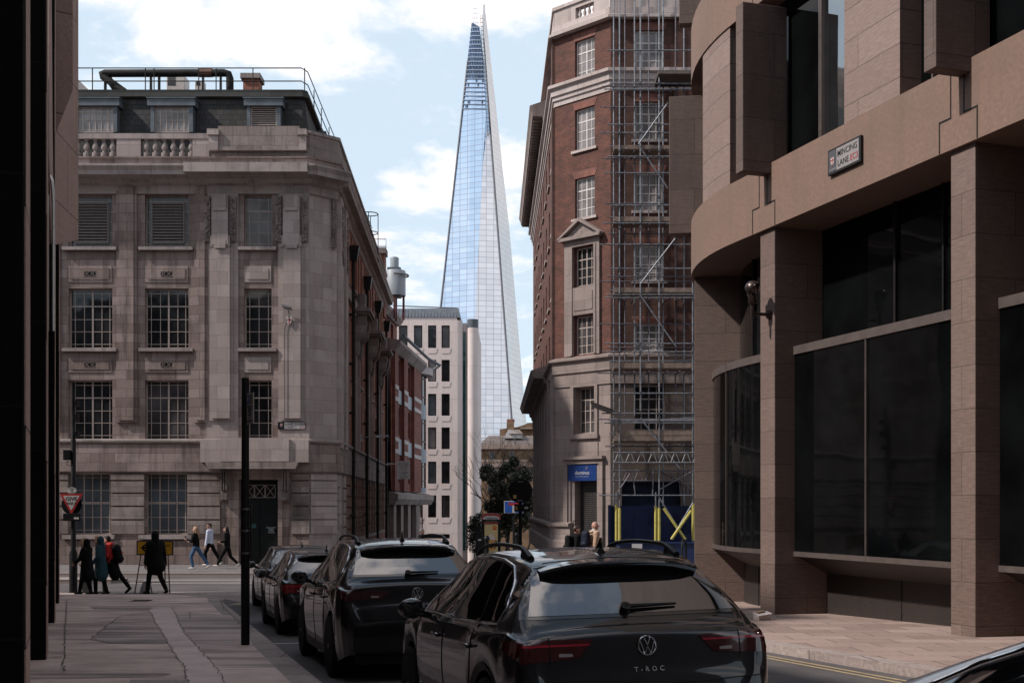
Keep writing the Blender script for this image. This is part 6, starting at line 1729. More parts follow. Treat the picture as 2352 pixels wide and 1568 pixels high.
    # mirrors
    for s_ in (1, -1):
        mx = st.get('mirror_x', 2.62) * kx; mz_ = zup(1.07)
        mb = MB(); mb.ball((mx, s_ * (W / 2 + .10), mz_), (.10, .115, .085), 16, 10)
        mb.hull([(mx - .05, s_ * (W / 2 - .06), mz_ - .09), (mx + .07, s_ * (W / 2 - .06), mz_ - .09), (mx + .07, s_ * (W / 2 - .06), mz_ - .04), (mx - .05, s_ * (W / 2 - .06), mz_ - .04)],
                [(mx - .04, s_ * (W / 2 + .08), mz_ - .06), (mx + .06, s_ * (W / 2 + .08), mz_ - .06), (mx + .06, s_ * (W / 2 + .08), mz_ + .0), (mx - .04, s_ * (W / 2 + .08), mz_ + .0)])
        mr_ = mb.build('wing_mirror', mat, root, smooth=60)
        MB().hull([(mx - .085, s_ * (W / 2 + .02), mz_ - .05), (mx - .085, s_ * (W / 2 + .19), mz_ - .05), (mx - .085, s_ * (W / 2 + .185), mz_ + .055), (mx - .085, s_ * (W / 2 + .03), mz_ + .06)],
                  [(mx - .092, s_ * (W / 2 + .02), mz_ - .05), (mx - .092, s_ * (W / 2 + .19), mz_ - .05), (mx - .092, s_ * (W / 2 + .185), mz_ + .055), (mx - .092, s_ * (W / 2 + .03), mz_ + .06)]).build('mirror_glass', car_glass, mr_)
    zr = lambda x, y=0: (ray('top', x, y)[0] or Vector((0, 0, H))).z
    if st.get('rails', 1):
        for s_ in (1, -1):
            y = s_ * .535 * ky; pts = []
            for i in range(15):
                t = i / 14; x = (.80 + 1.55 * t) * kx
                up = .055 * min(1, math.sin(math.pi * t) * 2.6)
                pts.append((x, y, zr(x, y) + up + .002))
            mb = MB(); mb.path(pts, [.016 + .012 * math.exp(-(i / 1.5) ** 2) for i in range(15)], 8)
            x = .84 * kx; mb.hull([(x, y - .02, zr(x, y) - .01), (x + .16, y - .02, zr(x, y) - .01), (x + .16, y + .02, zr(x, y) - .01), (x, y + .02, zr(x, y) - .01)], [(x + .02, y - .018, zr(x, y) + .035), (x + .13, y - .018, zr(x, y) + .055), (x + .13, y + .018, zr(x, y) + .055), (x + .02, y + .018, zr(x, y) + .035)])
            mb.build('roof_rail', trim_black if not st.get('rail_mat') else st['rail_mat'], root, smooth=60)
    x = st.get('fin_x', .93) * kx; z = zr(x)
    MB().hull([(x - .07, -.035, z - .012), (x + .10, -.03, z - .006), (x + .10, .03, z - .006), (x - .07, .035, z - .012)], [(x - .06, -.012, z + .035), (x + .02, -.012, z + .03), (x + .02, .012, z + .03), (x - .06, .012, z + .035)]).hull([(x - .06, -.013, z + .02), (x + .035, -.013, z + .02), (x + .035, .013, z + .02), (x - .06, .013, z + .02)], [(x - .075, -.006, z + .105), (x - .05, -.006, z + .105), (x - .05, .006, z + .105), (x - .075, .006, z + .105)]).build('shark_fin_aerial', gloss_black, root, bevel=.006)
    # spoiler lip over the rear window
    if st.get('spoiler', 1):
        xr, zr_ = .64 * kx, zup(1.482)
        mb = MB(); pts0, pts1 = [], []
        N_ = 12
        secs = []
        for i in range(N_ + 1):
            y = (-.56 + 1.12 * i / N_); e = abs(y) / .56
            bow = .03 * e * e + .03 * e ** 8
            zz_ = -.06 * e ** 3
            yy = y * ky
            secs.append([(xr + .12, yy, zup(1.488) + zz_), (xr - .06, yy, zup(1.484) + zz_), (xr - .185 + bow, yy, zup(1.470) + zz_), (xr - .192 + bow, yy, zup(1.456) + zz_), (xr - .15 + bow, yy, zup(1.432) + zz_), (xr - .04, yy, zup(1.40) + zz_), (xr + .12, yy, zup(1.43) + zz_)])
        m_ = len(secs[0]); vs2 = [p for s_ in secs for p in s_]
        fs2 = [(i * m_ + j, (i + 1) * m_ + j, (i + 1) * m_ + (j + 1) % m_, i * m_ + (j + 1) % m_) for i in range(N_) for j in range(m_)] + [list(range(m_)), list(range(N_ * m_ + m_ - 1, N_ * m_ - 1, -1))]
        mb.add(vs2, fs2, 0)
        sp = mb.build('spoiler', mat, root, smooth=30)
        sp.data.materials.append(gloss_black)
        for p in sp.data.polygons:
            if p.normal.z < .1: p.material_index = 1
    # wiper
    wp = []
    h0, n0 = ray('rear', *tr('rear', .06, 1.15)); h1, n1_ = ray('rear', *tr('rear', -.30, 1.16))
    if h0 is not None and h1 is not None and st.get('wiper', 1):
        MB().tube(h0 + n0 * .03, h1 + n1_ * .022, .016, .008, 8).path([h0 + n0 * .004, h0 + n0 * .04], .035, 10).build('rear_wiper', trim_black, root, smooth=50)
    # emblem and lettering
    def emblem(z, r, m):
        h, nn = ray('rear', 0, z)
        M_ = Matrix.Translation(h + nn * .004) @ nn.to_track_quat('Z', 'X').to_matrix().to_4x4()
        zax = nn; xax = Vector((0, -1, 0)); yax = zax.cross(xax)
        M_ = Matrix.Translation(h + nn * .004) @ Matrix((xax, yax, zax)).transposed().to_4x4()
        mb = MB(M_); mb.path([(r * math.cos(t), r * math.sin(t), .004) for t in [2 * math.pi * k / 32 for k in range(32)]], r * .07, 6, closed=True)
        for a, b in (((-.36, .86), (0, .08)), ((.36, .86), (0, .08)), ((-.80, .50), (-.33, -.86)), ((-.33, -.86), (0, -.06)), ((0, -.06), (.33, -.86)), ((.33, -.86), (.80, .50))):
            a, b = Vector((a[0] * r, a[1] * r, .006)), Vector((b[0] * r, b[1] * r, .006))
            d = (b - a).normalized(); s2 = Vector((d.y, -d.x, 0)) * r * .075
            mb.hull([a - s2, a + s2, b + s2, b - s2], [a - s2 * .6 + Vector((0, 0, .005)), a + s2 * .6 + Vector((0, 0, .005)), b + s2 * .6 + Vector((0, 0, .005)), b - s2 * .6 + Vector((0, 0, .005))])
        e = mb.build('emblem', m, root, smooth=40)
        MB(M_).lathe([(r * 1.12, -.006), (r * 1.12, .002)], (0, 0, 0), 32).build('emblem_backing', gloss_black, e)
    if st.get('emblem'): emblem(zup(st['emblem']), .062, chrome)
    if st.get('letters'):
        h, nn = ray('rear', 0, zup(.772))
        zax = nn; xax = Vector((0, -1, 0)); yax = zax.cross(xax)
        Rm = Matrix((xax, yax, zax)).transposed()
        text(st['letters'], .046, h + nn * .012, Rm.to_euler(), chrome_d, root, ext=.002, spacing=1.75)
    return root
def kerb_ang(th_): return math.atan2(math.cos(rad(th_)), -math.sin(rad(th_)))
PIT = math.atan(.0275)
def place(rl, th_, W, dx=.1):
    f = Vector((-math.sin(rad(th_)), math.cos(rad(th_)))); r = Vector((f.y, -f.x))
    o = Vector(rl) + r * (W / 2) - f * dx
    return (o.x, o.y, road(o.x, o.y) + .0)
c1 = make_car('parked_car', 'dark grey compact SUV with T-ROC lettering parked nearest on the left kerb', place((-.005, 7.70), 16.2, 1.86), kerb_ang(16.2), mat=paint('graphite_paint', (.014, .014, .016)), pitch=PIT, roll=rad(-.9), W=1.87,
         style=dict(emblem=.925, letters='T-ROC', lamp=(lamp_red, lamp_strip)))
TOP2 = [(0, .50), (.0, .66), (.03, .80), (.06, .88), (.075, 1.02), (.10, 1.06), (.17, 1.09), (.28, 1.13), (.55, 1.40), (.62, 1.46), (.85, 1.515), (1.2, 1.545), (1.7, 1.555), (2.15, 1.53), (2.5, 1.43), (2.9, 1.22), (3.25, 1.05), (3.5, .99), (3.9, .90), (4.1, .78), (4.2, .62), (4.23, .5)]
c2 = make_car('parked_car', 'large glossy black SUV parked second along the left kerb, broad rear window', place((-1.97, 13.7), 16.4, 1.85), kerb_ang(16.4), L_=4.58, H=1.64, W=1.85, mat=paint('black_car_paint', (.010, .010, .012)), wr_=.37, wb=(.87, 3.64), pitch=PIT,
         style=dict(top=TOP2, lamp=(lamp_smoke, None), lampbox=(.30, .84, .90, .99), emblem=.95, rear_glass=[(-.68, 1.15), (.68, 1.15), (.59, 1.42), (-.59, 1.42)], rail_mat=None, clad=0))
c3 = make_car('parked_car', 'black hatchback with glowing red tail lamps parked third along the kerb', place((-3.86, 20.3), 16.4, 1.77), kerb_ang(16.4), L_=4.32, H=1.45, W=1.77, mat=paint('jet_black_paint', (.012, .012, .014)), wr_=.33, wb=(.80, 3.49), pitch=PIT,
         style=dict(lamp=(plain('bright_tail_lamp', (.16, .006, .006), .12, .2, 12, Coat__Weight=1.0), lamp_strip), lampbox=(.40, .84, .80, .94), rails=0, clad=0, chrome=1))
c4 = make_car('parked_car', 'dark saloon parked furthest along the kerb by the crossing', place((-5.40, 26.7), 16.6, 1.80), kerb_ang(16.6), L_=4.5, H=1.50, W=1.80, mat=paint('dark_brown_paint', (.020, .017, .016)), wr_=.34, wb=(.85, 3.6), pitch=PIT,
         style=dict(rails=0, clad=0, lamp=(lamp_smoke, None), spoiler=0, wiper=0))
th5 = 16.0
TOP5 = [(0, .50), (.0, .68), (.04, .84), (.10, .93), (.35, .985), (.6, 1.07), (1.0, 1.22), (1.4, 1.35), (1.85, 1.445), (2.2, 1.46), (2.6, 1.40), (3.0, 1.22), (3.35, 1.02), (3.6, .96), (3.9, .88), (4.1, .78), (4.2, .62), (4.23, .5)]
c5 = make_car('oncoming_car', 'silver car with dark windows and chrome trim cropped at the lower right corner', (1.88, 5.04, road(1.9, 5.0) + .03), kerb_ang(th5) + math.pi, L_=4.5, H=1.60, W=1.82, mat=paint('silver_car_paint', (.55, .55, .56), .25), wr_=.34, wb=(.85, 3.6), pitch=-PIT, group=None,
         style=dict(top=TOP5, rails=0, clad=0, spoiler=0, wiper=0, fastback=1, rear_glass=[(-.6, 1.04), (.6, 1.04), (.55, 1.30), (-.55, 1.30)]))
# ------------------------------------------------------------------ people
def cloth(name, c, rough=.85, var=.25, quilt=0):
    t = NT(name); v = t.uv(kind='Object')
    n = t.noise(v, 9, 4, .6, .3, .7)
    col = t.mix(tuple(x * (1 - var) for x in c), tuple(min(1, x * (1 + var)) for x in c), n)
    if quilt:
        wv = t.add('ShaderNodeTexWave', Vector=v, Scale=quilt, Distortion=1.0, _bands_direction='Z')
        t.bump(wv.outputs[0], .8, .03)
    else: t.bump(t.noise(v, 5, 3, .6, .3, .7), .5, .03)
    return t.done(col, rough, Specular__IOR__Level=.12)
skin_l = plain('skin', (.42, .24, .18), .55, .08, 20)
skin_r = plain('ruddy_skin', (.46, .25, .19), .5, .08, 20)
cl_black = cloth('black_cloth', (.006, .006, .007))
cl_coat = cloth('black_parka_cloth', (.005, .005, .006), .7, .3, 9)
cl_teal = cloth('teal_quilted_nylon', (.030, .085, .11), .45, .2, 11)
cl_red = cloth('red_shell_fabric', (.42, .030, .026), .6, .15)
cl_jean = cloth('blue_denim', (.055, .11, .20), .85, .3)
cl_shirt = cloth('pale_blue_cotton', (.52, .56, .68), .8, .08)
cl_beige = cloth('beige_gabardine', (.40, .27, .19), .8, .12)
cl_navy = cloth('navy_nylon', (.016, .02, .034), .5, .3)
fur_m = cloth('tan_fur', (.50, .31, .21), .9, .4)
hair_b = plain('brown_hair', (.045, .024, .016), .5, .35, 40)
hair_k = plain('dark_hair', (.014, .011, .010), .45, .35, 40)
hair_bl = plain('blond_hair', (.30, .18, .10), .5, .35, 40)
hair_gr = plain('greying_hair', (.12, .11, .11), .6, .35, 40)
shoe_w = plain('white_trainer', (.50, .46, .45), .6, .15, 20)
shoe_k = plain('black_boot', (.012, .011, .011), .5, .2, 20)
def ik(a, b, l1, l2, fwd):
    a, b = Vector(a), Vector(b); d = b - a; L_ = min(d.length, (l1 + l2) * .999)
    dn = d.normalized(); x = (L_ * L_ + l1 * l1 - l2 * l2) / (2 * L_)
    h = math.sqrt(max(l1 * l1 - x * x, 0)); f = Vector(fwd); f = (f - dn * f.dot(dn)).normalized()
    return a + dn * x + f * h
def person(label, pos, rz, H=1.75, feet=((-.09, .22, 0, 0), (.09, -.25, .05, 35)), hands=None, lean=.0, coat=None, coat_len=0, hood=None, fur=None, trousers=cl_black, shoes=shoe_k, hair=None, hair_len=0, skin=skin_l, top=None, head_turn=0, glasses=False, sleeves=True, collar=None, bulk=1.0, hipz=.93, group=None):
    """standing or walking figure looking along +y; feet = (x, y, height, heel-up degrees) left then right; hands = wrist positions or None"""
    k = H / 1.75
    root = thing('person', label, 'person', pos, rz, group)
    V = lambda x, y, z: Vector((x * k, y * k, z * k))
    hz0 = hipz; ly = lambda z: lean * max(0, z - hz0)
    P = lambda x, y, z: V(x, y + ly(z), z)
    hips = [P(-.09, 0, hz0), P(.09, 0, hz0)]
    ank, knee, toe, heel = [], [], [], []
    for i, (fx, fy, fz, up) in enumerate(feet):
        a = V(fx, fy, .085 + fz); ank.append(a)
        knee.append(ik(hips[i], a, .435 * k, .43 * k, (0, 1, .05)))
        c, s_ = math.cos(rad(up)), math.sin(rad(up))
        heel.append(a + V(0, -.055 * c - .0 * s_, -.045 - .02 * s_ + .03 * s_)); toe.append(a + V(0, .15 * c, -.05 - .14 * s_))
    sh = [P(-.185 * bulk, 0, 1.425), P(.185 * bulk, 0, 1.425)]
    hands = hands or ((-.24, .12, .82), (.24, -.10, .82))
    wr, el = [], []
    for i, h in enumerate(hands):
        w_ = P(h[0], h[1], h[2]); wr.append(w_)
        el.append(ik(sh[i], w_, .29 * k, .26 * k, (0.25 * (-1 if i == 0 else 1), -1, -.1)))
    hc = P(0, .03, 1.63); nk = P(0, .0, 1.47)
    Rh = Matrix.Rotation(rad(head_turn), 3, 'Z')
    hd = lambda x, y, z: hc + Rh @ V(x, y, z)
    b = MB()
    # head with brow, nose, mouth, chin, ears
    b.ball(hc, (.076 * k, .095 * k, .115 * k), 20, 14, R=Rh)
    b.ball(hd(0, .035, -.06), (.056 * k, .06 * k, .06 * k), 14, 10)
    b.capsule(hd(0, .092, .012), hd(0, .116, -.022), .012 * k, .017 * k, 10)
    b.capsule(hd(-.028, .086, -.056), hd(.028, .086, -.056), .012 * k, .012 * k, 8)
    b.capsule(hd(-.042, .080, .030), hd(.042, .080, .030), .012 * k, .012 * k, 8)
    b.ball(hd(0, .075, -.095), (.028 * k, .024 * k, .022 * k), 10, 8)
    for s_ in (-1, 1): b.ball(hd(s_ * .078, -.005, -.01), (.014 * k, .026 * k, .034 * k), 10, 8)
    b.capsule(nk + V(0, -.01, -.06), hc + V(0, -.01, -.06), .056 * k, .052 * k, 12)
    # torso
    b.capsule(P(0, 0, 1.0), P(0, 0, 1.30), .135 * k, .165 * k, 16, ((0, 1, 0), .68))
    b.capsule(P(-.11, 0, 1.40), P(.11, 0, 1.40), .085 * k, .085 * k, 12)
    b.ball(P(0, 0, .95), (.165 * k, .115 * k, .12 * k), 16, 10)
    for i in (0, 1):
        sx = -1 if i == 0 else 1
        b.capsule(hips[i], knee[i], .082 * k, .056 * k).capsule(knee[i], ank[i], .054 * k, .036 * k)
        b.capsule(heel[i], toe[i], .034 * k, .030 * k)
        b.capsule(sh[i], el[i], .050 * k, .040 * k).capsule(el[i], wr[i], .040 * k, .027 * k)
        # palm, four curled fingers of different length and a thumb
        d = (wr[i] - el[i]).normalized(); side = d.cross(Vector((0, 1, 0))) if abs(d.y) < .9 else Vector((1, 0, 0))
        side = Vector((0, 1, 0)) - d * d.y
        side = side.normalized() if side.length > .2 else Vector((0, 0, 1))
        inn = d.cross(side).normalized() * (1 if i == 0 else -1)
        pc = wr[i] + d * .05 * k
        b.capsule(wr[i], pc + d * .03 * k, .026 * k, .034 * k, 10, (tuple(inn), .55))
        for f_, (o, ln) in enumerate(((-.028, .058), (-.010, .072), (.009, .076), (.027, .066))):
            p0 = pc + d * .035 * k + side * o * k; p1 = p0 + d * ln * .55 * k + inn * .012 * k; p2 = p1 + d * ln * .35 * k + inn * .026 * k
            b.capsule(p0, p1, .0095 * k, .009 * k, 6).capsule(p1, p2, .009 * k, .0075 * k, 6)
        t0 = wr[i] + d * .02 * k + side * .026 * k; t1 = t0 + (side * .030 + d * .035 + inn * .01) * k
        b.capsule(t0, t1, .012 * k, .010 * k, 6).capsule(t1, t1 + (d * .03 + inn * .012) * k, .010 * k, .008 * k, 6)
    b.build('body', skin, root, remesh=.0085, sm=2)
    e = MB()
    for s_ in (-1, 1): e.ball(hd(s_ * .031, .083, .006), (.011 * k, .008 * k, .007 * k), 8, 6)
    e.build('eyes', sign_black, root, smooth=60)
    # trousers and shoes
    if trousers:
        m = MB(); m.ball(P(0, 0, .96), (.175 * k, .125 * k, .12 * k), 16, 10)
        for i in (0, 1):
            end = ank[i] + (knee[i] - ank[i]) * .06
            m.capsule(hips[i], knee[i], .098 * k, .075 * k).capsule(knee[i], end, .074 * k, .060 * k)
        m.build('trousers', trousers, root, remesh=.013, sm=3)
    for i in (0, 1):
        MB().capsule(heel[i], toe[i], .046 * k, .040 * k).capsule(ank[i], heel[i], .05 * k, .045 * k).build('shoe', shoes, root, remesh=.010, sm=2)
    g = coat or top
    if g:
        bl_ = 1.16 * bulk if coat else 1.04
        m = MB()
        m.capsule(P(0, 0, 1.0), P(0, 0, 1.28), .165 * k * bl_, .18 * k * bl_, 18, ((0, 1, 0), .72))
        m.capsule(P(-.12, 0, 1.39), P(.12, 0, 1.39), .098 * k * bl_, .098 * k * bl_, 14)
        m.capsule(nk + V(0, 0, -.05), nk + V(0, 0, .012), .085 * k, .068 * k, 12)
        if coat_len:
            m.capsule(P(0, -.01, 1.0), V(0, -.02, coat_len), .175 * k * bl_, .215 * k * bl_, 18, ((0, 1, 0), .82))
        else: m.ball(P(0, 0, .95), (.18 * k * bl_, .135 * k * bl_, .08 * k), 16, 10)
        for i in (0, 1):
            w_ = wr[i] + (el[i] - wr[i]).normalized() * .02
            m.capsule(sh[i], el[i], .072 * k * bl_, .060 * k * bl_).capsule(el[i], w_, .060 * k * bl_, .047 * k * bl_)
        if hood:
            m.ball(hc + Rh @ V(0, -.03, .012), (.108 * k, .115 * k, .142 * k), 18, 12)
            m.capsule(nk + V(0, -.03, -.02), hc + Rh @ V(0, -.03, -.05), .11 * k, .105 * k, 14)
        m.build('coat' if coat else 'top', g, root, remesh=.014, sm=3)
    if fur:
        m = MB(); rnd = random.Random(len(label)); c = hc + Rh @ V(0, .055, .0)
        for i in range(26):
            t = 2 * math.pi * i / 26
            q = c + Rh @ V(.095 * math.cos(t), .02, .125 * math.sin(t))
            m.ball(q, (.042 * k * rnd.uniform(.8, 1.3),) * 3, 8, 6)
            for _ in range(5):
                dd = Vector((rnd.uniform(-1, 1), rnd.uniform(-.3, 1), rnd.uniform(-1, 1))).normalized()
                m.tube(q, q + dd * .055 * k, .010, .002, 4)
        m.build('fur_trim', fur, root, smooth=80)
    if hair:
        m = MB()
        m.ball(hc + Rh @ V(0, -.018, .022), (.084 * k, .098 * k, .108 * k), 18, 12)
        m.ball(hc + Rh @ V(0, .045, .085), (.06 * k, .045 * k, .03 * k), 12, 8)
        if hair_len:
            rnd = random.Random(5)
            for i in range(9):
                a = -1.3 + 2.6 * i / 8
                p0 = hc + Rh @ V(.075 * math.sin(a), -.06 * math.cos(a) - .02, .03); p1 = hc + Rh @ V(.085 * math.sin(a) + rnd.uniform(-.02, .02), -.085 * math.cos(a) - .03, -.14)
                p2 = p1 + Rh @ V(rnd.uniform(-.03, .03), -.03 - rnd.uniform(0, .07), -hair_len * rnd.uniform(.7, 1.1))
                m.capsule(p0, p1, .034 * k, .032 * k, 8).capsule(p1, p2, .032 * k, .010 * k, 8)
        m.build('hair', hair, root, remesh=.010, sm=1)
    if glasses:
        m = MB()
        for s_ in (-1, 1): m.ball(hd(s_ * .034, .098, .008), (.028 * k, .008 * k, .021 * k), 12, 8); m.tube(hd(s_ * .06, .09, .012), hd(s_ * .08, 0, .012), .004, n=5)
        m.tube(hd(-.01, .104, .01), hd(.01, .104, .01), .004, n=5)
        m.build('glasses', gloss_black, root, smooth=60)
    if collar: MB().capsule(nk + V(0, 0, -.03), nk + V(0, .0, .02), .082 * k, .076 * k, 14).build('collar', collar, root, smooth=60)
    root['_k'] = 0
    del root['_k']
    return root, P, wr
def backpack(label, pr, P, m, size=(.15, .10, .24), z=1.22, y=-.24, rim=None, group=None, tilt=0):
    M_ = pr.matrix_basis.copy(); q = M_ @ P(0, y, z - size[2])
    r = thing('backpack', label, 'backpack', q, pr.rotation_euler.z, group)
    if tilt: r.rotation_euler = (rad(-tilt), 0, pr.rotation_euler.z)
    b = MB(); s = size
    b.capsule((0, 0, s[1]), (0, 0, s[2] * 2 - s[1]), s[1] * 1.1, s[1], 14, None).capsule((-s[0] * .5, 0, .1), (-s[0] * .5, 0, s[2] * 1.7), s[1], s[1] * .9, 12).capsule((s[0] * .5, 0, .1), (s[0] * .5, 0, s[2] * 1.7), s[1], s[1] * .9, 12)
    b.capsule((-s[0] * .4, -.07, .1), (s[0] * .4, -.07, .1), .075, .075, 10)
    b.build('bag', m, r, remesh=.014, sm=3)
    for sx in (-1, 1):
        MB().path([(sx * .10, .06, s[2] * 1.75), (sx * .115, .19, s[2] * 1.95), (sx * .125, .36, s[2] * 1.6), (sx * .13, .36, s[2] * .9), (sx * .11, .10, .1)], .020, 8).build('strap', m, r, smooth=60)
    if rim: MB().box(-.06, .05, -.17, -.14, .26, .31).build('bag_tag', rim, r, bevel=.01)
    return r
GP = 'pedestrians crossing at the corner of the lane'
gz_ = lambda x, y: pv(x, y)
L90 = rad(90)
p1_, Pa, wa = person('person in a long black parka with tan fur hood beside the give way post', (-12.42, 35.6, gz_(0, 35.6)), rad(78), 1.60, ((-.08, .20, 0, 0), (.08, -.10, .0, 8)), ((-.20, .30, 1.0), (.24, .26, .98)), coat=cl_coat, coat_len=.62, hood=True, fur=fur_m, bulk=1.05, group=GP)
p2_, Pb, wb_ = person('person in a teal quilted coat and fur trimmed hood behind the black parka', (-12.20, 36.15, gz_(0, 36.15)), rad(84), 1.69, ((-.08, .12, 0, 0), (.08, -.16, .0, 10)), ((-.22, .16, .95), (.24, .02, .84)), coat=cl_teal, coat_len=.62, hood=True, fur=fur_m, group=GP)
p3_, Pc, wc = person('person in a bright red hooded jacket leaning forward under a black rucksack', (-11.98, 36.5, gz_(0, 36.5)), rad(88), 1.72, ((-.08, .20, 0, 0), (.08, -.50, .10, 50)), ((-.22, .26, 1.02), (.24, .10, .9)), coat=cl_red, lean=.16, hair=hair_k, bulk=.98, hipz=.90, group=GP)
MB().capsule(Pc(0, -.02, .98), Pc(0, -.10, .60), .19, .22, 16, ((0, 1, 0), .75)).build('overcoat_skirt', cl_black, p3_, remesh=.016, sm=3)
MB().capsule(Pc(-.06, -.06, 1.47), Pc(.06, -.06, 1.47), .085, .085, 12).build('folded_hood', cl_red, p3_, remesh=.014, sm=3)
backpack('bulky black rucksack on the back of the red jacketed person', p3_, Pc, cl_black, (.14, .12, .27), 1.20, -.235, plain('orange_tag', (.5, .07, .02), .6), tilt=12)
p4_, Pd, wd = person('person in black hooded puffer jacket in front of the yellow diversion sign', (-10.32, 35.3, gz_(0, 35.3)), rad(52), 1.80, ((-.10, .24, 0, 0), (.09, -.36, .06, 42)), ((-.26, .10, .86), (.27, -.06, .84)), coat=cl_coat, hood=True, coat_len=.80, bulk=1.12, lean=.03, hipz=.91, group=GP)
p5_, Pe, we_ = person('person with long blond hair, black jumper and blue jeans looking at a phone', (-12.57, 48.5, .02), rad(84), 1.69, ((-.08, .10, 0, 0), (.08, -.50, .09, 40)), ((-.14, .34, 1.22), (.18, .30, 1.12)), top=cl_black, trousers=cl_jean, shoes=shoe_w, hair=hair_bl, hair_len=.26, hipz=.90, group=GP)
p6_, Pf, wf = person('person in pale blue shirt, black trousers and sunglasses looking back', (-12.64, 51.0, .02), rad(80), 1.78, ((-.08, .12, 0, 0), (.08, -.46, .08, 38)), ((-.24, .08, .84), (.24, .06, .84)), top=cl_shirt, trousers=cl_black, shoes=shoe_w, hair=hair_k, glasses=True, head_turn=55, hipz=.91, group=GP)
p7_, Pg, wg = person('person all in black with long dark hair striding past the doorway', (-11.72, 50.2, .02), rad(84), 1.66, ((-.08, .42, .0, -8), (.08, -.44, .06, 40)), ((-.20, .24, 1.08), (.20, .26, 1.06)), top=cl_black, trousers=cl_black, shoes=shoe_w, hair=hair_k, hair_len=.26, hipz=.85, lean=.04, group=GP)
zr8 = pav(36) + .22
p8_, Ph, wh = person('person with short brown hair and dark jacket walking right by the stone doorway', (1.90, 36.4, zr8), rad(-72), 1.70, ((-.09, .2, 0, 0), (.09, -.25, .05, 30)), None, coat=cl_black, hair=hair_b, skin=skin_r, group=GP)
p9_, Pi, wi = person('bald person in a beige coat with pale scarf looking right', (2.42, 36.0, zr8), rad(-68), 1.83, ((-.09, .2, 0, 0), (.09, -.25, .05, 30)), None, coat=cl_beige, skin=skin_r, head_turn=-12, collar=plain('pale_scarf', (.45, .42, .40), .8), group=GP)
backpack('navy backpack worn by the bald person in the beige coat', p9_, Pi, cl_navy, (.15, .11, .23), 1.26, -.26)
backpack('black backpack worn by the brown haired person by the doorway', p8_, Ph, cl_black, (.14, .09, .22), 1.22, -.24)
p10_, Pj, wj = person('grey haired person in glasses and dark coat seen over the black SUV roof', (-3.69, 49.5, road(0, 49.5)), rad(-80), 1.70, ((-.09, .2, 0, 0), (.09, -.25, .05, 30)), None, coat=cl_black, hair=hair_gr, glasses=True, skin=skin_r, group=GP)
ph_w = p5_.matrix_basis @ (we_[0] + Vector((.02, .07, .06)))
ph_ = thing('mobile_phone', 'small dark phone held up by the blond haired person', 'phone', ph_w, rad(84))
MB().box(-.036, .036, -.006, .006, -.06, .08).build('case', gloss_black, ph_, bevel=.004)
tag(MB().path([(0, 0, 0), (.0, .02, .1), (.02, 0, .2)], .008, 6).build('bag_strap', sign_white), 'pale bag strap across the teal quilted coat', 'strap') if False else None
# ------------------------------------------------------------------ street furniture
pz_k = lambda x, y: pv(x, y)
# parking post on the left kerb
d = 17.5; x0 = (563.5 - CX) * d / F; zg = pav(d)
PP = thing('parking_sign_post', 'tall black parking sign post standing on the left footway beside the cars', 'post', (x0, d, zg))
hp = EYE + (HY - 868) * d / F - zg
MB().lathe([(.063, -.1), (.063, 1.55), (.058, 1.6), (.052, hp - .02), (.052, hp)], n=16).build('pole', black_paint, PP, smooth=40)
for z in (1.30, 1.62, 1.93): MB().lathe([(.068, z), (.068, z + .03)], n=16).box(.05, .09, -.02, .02, z, z + .03).build('clamp', metal('clamp_steel', (.2, .2, .2), .5) if 'clamp_steel' not in bpy.data.materials else bpy.data.materials['clamp_steel'], PP)
pl = thing('parking_plate', 'narrow grey plate of parking times clamped near the top of the black post', 'sign', (x0 + .04, d - .06, EYE + (HY - 940) * d / F), rad(-58))
MB().box(0, .26, -.008, .008, -.22, .22).build('plate', plain('plate_grey', (.30, .27, .26), .5, .1), pl)
MB().box(.02, .09, -.011, -.0085, .06, .19).build('parking_panel', sign_blue, pl)
text('P', .10, (.055, -.013, .125), UP, sign_white, pl)
for i, s_ in enumerate(('Mon - Fri', '7am - 7pm', 'Saturday', '8 - 11am')): text(s_, .026, (.175, -.010, .18 - i * .032), UP, sign_black, pl)
for i, s_ in enumerate(('Except Christmas Day', 'and bank holidays', 'Pay by phone', '020 7000 0000' if False else 'at machine', 'location number', '7984', '4 hours', 'No return within 1 hour')): text(s_, .023, (.13, -.010, .03 - i * .029), UP, sign_black, pl)
MB().path([(.06, -.02, 2.05), (.085, -.02, 2.0), (.085, -.02, 1.3), (.06, -.02, 1.25)], .012, 6).build('side_bracket', black_paint, PP)
# give way post at the far corner
d = 36.9; x0 = (168.5 - CX) * d / F; sg_ = d / F
G_ = thing('give_way_post', 'slender black post with cameras carrying the give way sign at the corner', 'post', (x0, d, pv(x0, d)))
zf = lambda py: EYE + (HY - py) * sg_ - pv(x0, d)
MB().lathe([(.12, -.1), (.12, zf(1270)), (.075, zf(1262)), (.075, zf(1010)), (.06, zf(1008)), (.055, zf(880))], n=14).build('pole', black_paint, G_, smooth=40)
for (pxa, pxb, ya, yb) in ((148, 164, 1033, 1056), (173, 180, 918, 932), (173, 180, 950, 966), (173, 181, 990, 1002)):
    MB().box((pxa - 168.5) * sg_, (pxb - 168.5) * sg_, -.12, .12, zf(yb), zf(ya)).build('camera_box', black_paint, G_, bevel=.01)
MB().path([(-.15, -.02, zf(1058)), (-.2, -.02, zf(1066)), (-.08, -.02, zf(1070)), (-.04, -.02, zf(1062))], .012, 5).build('cable', black_paint, G_)
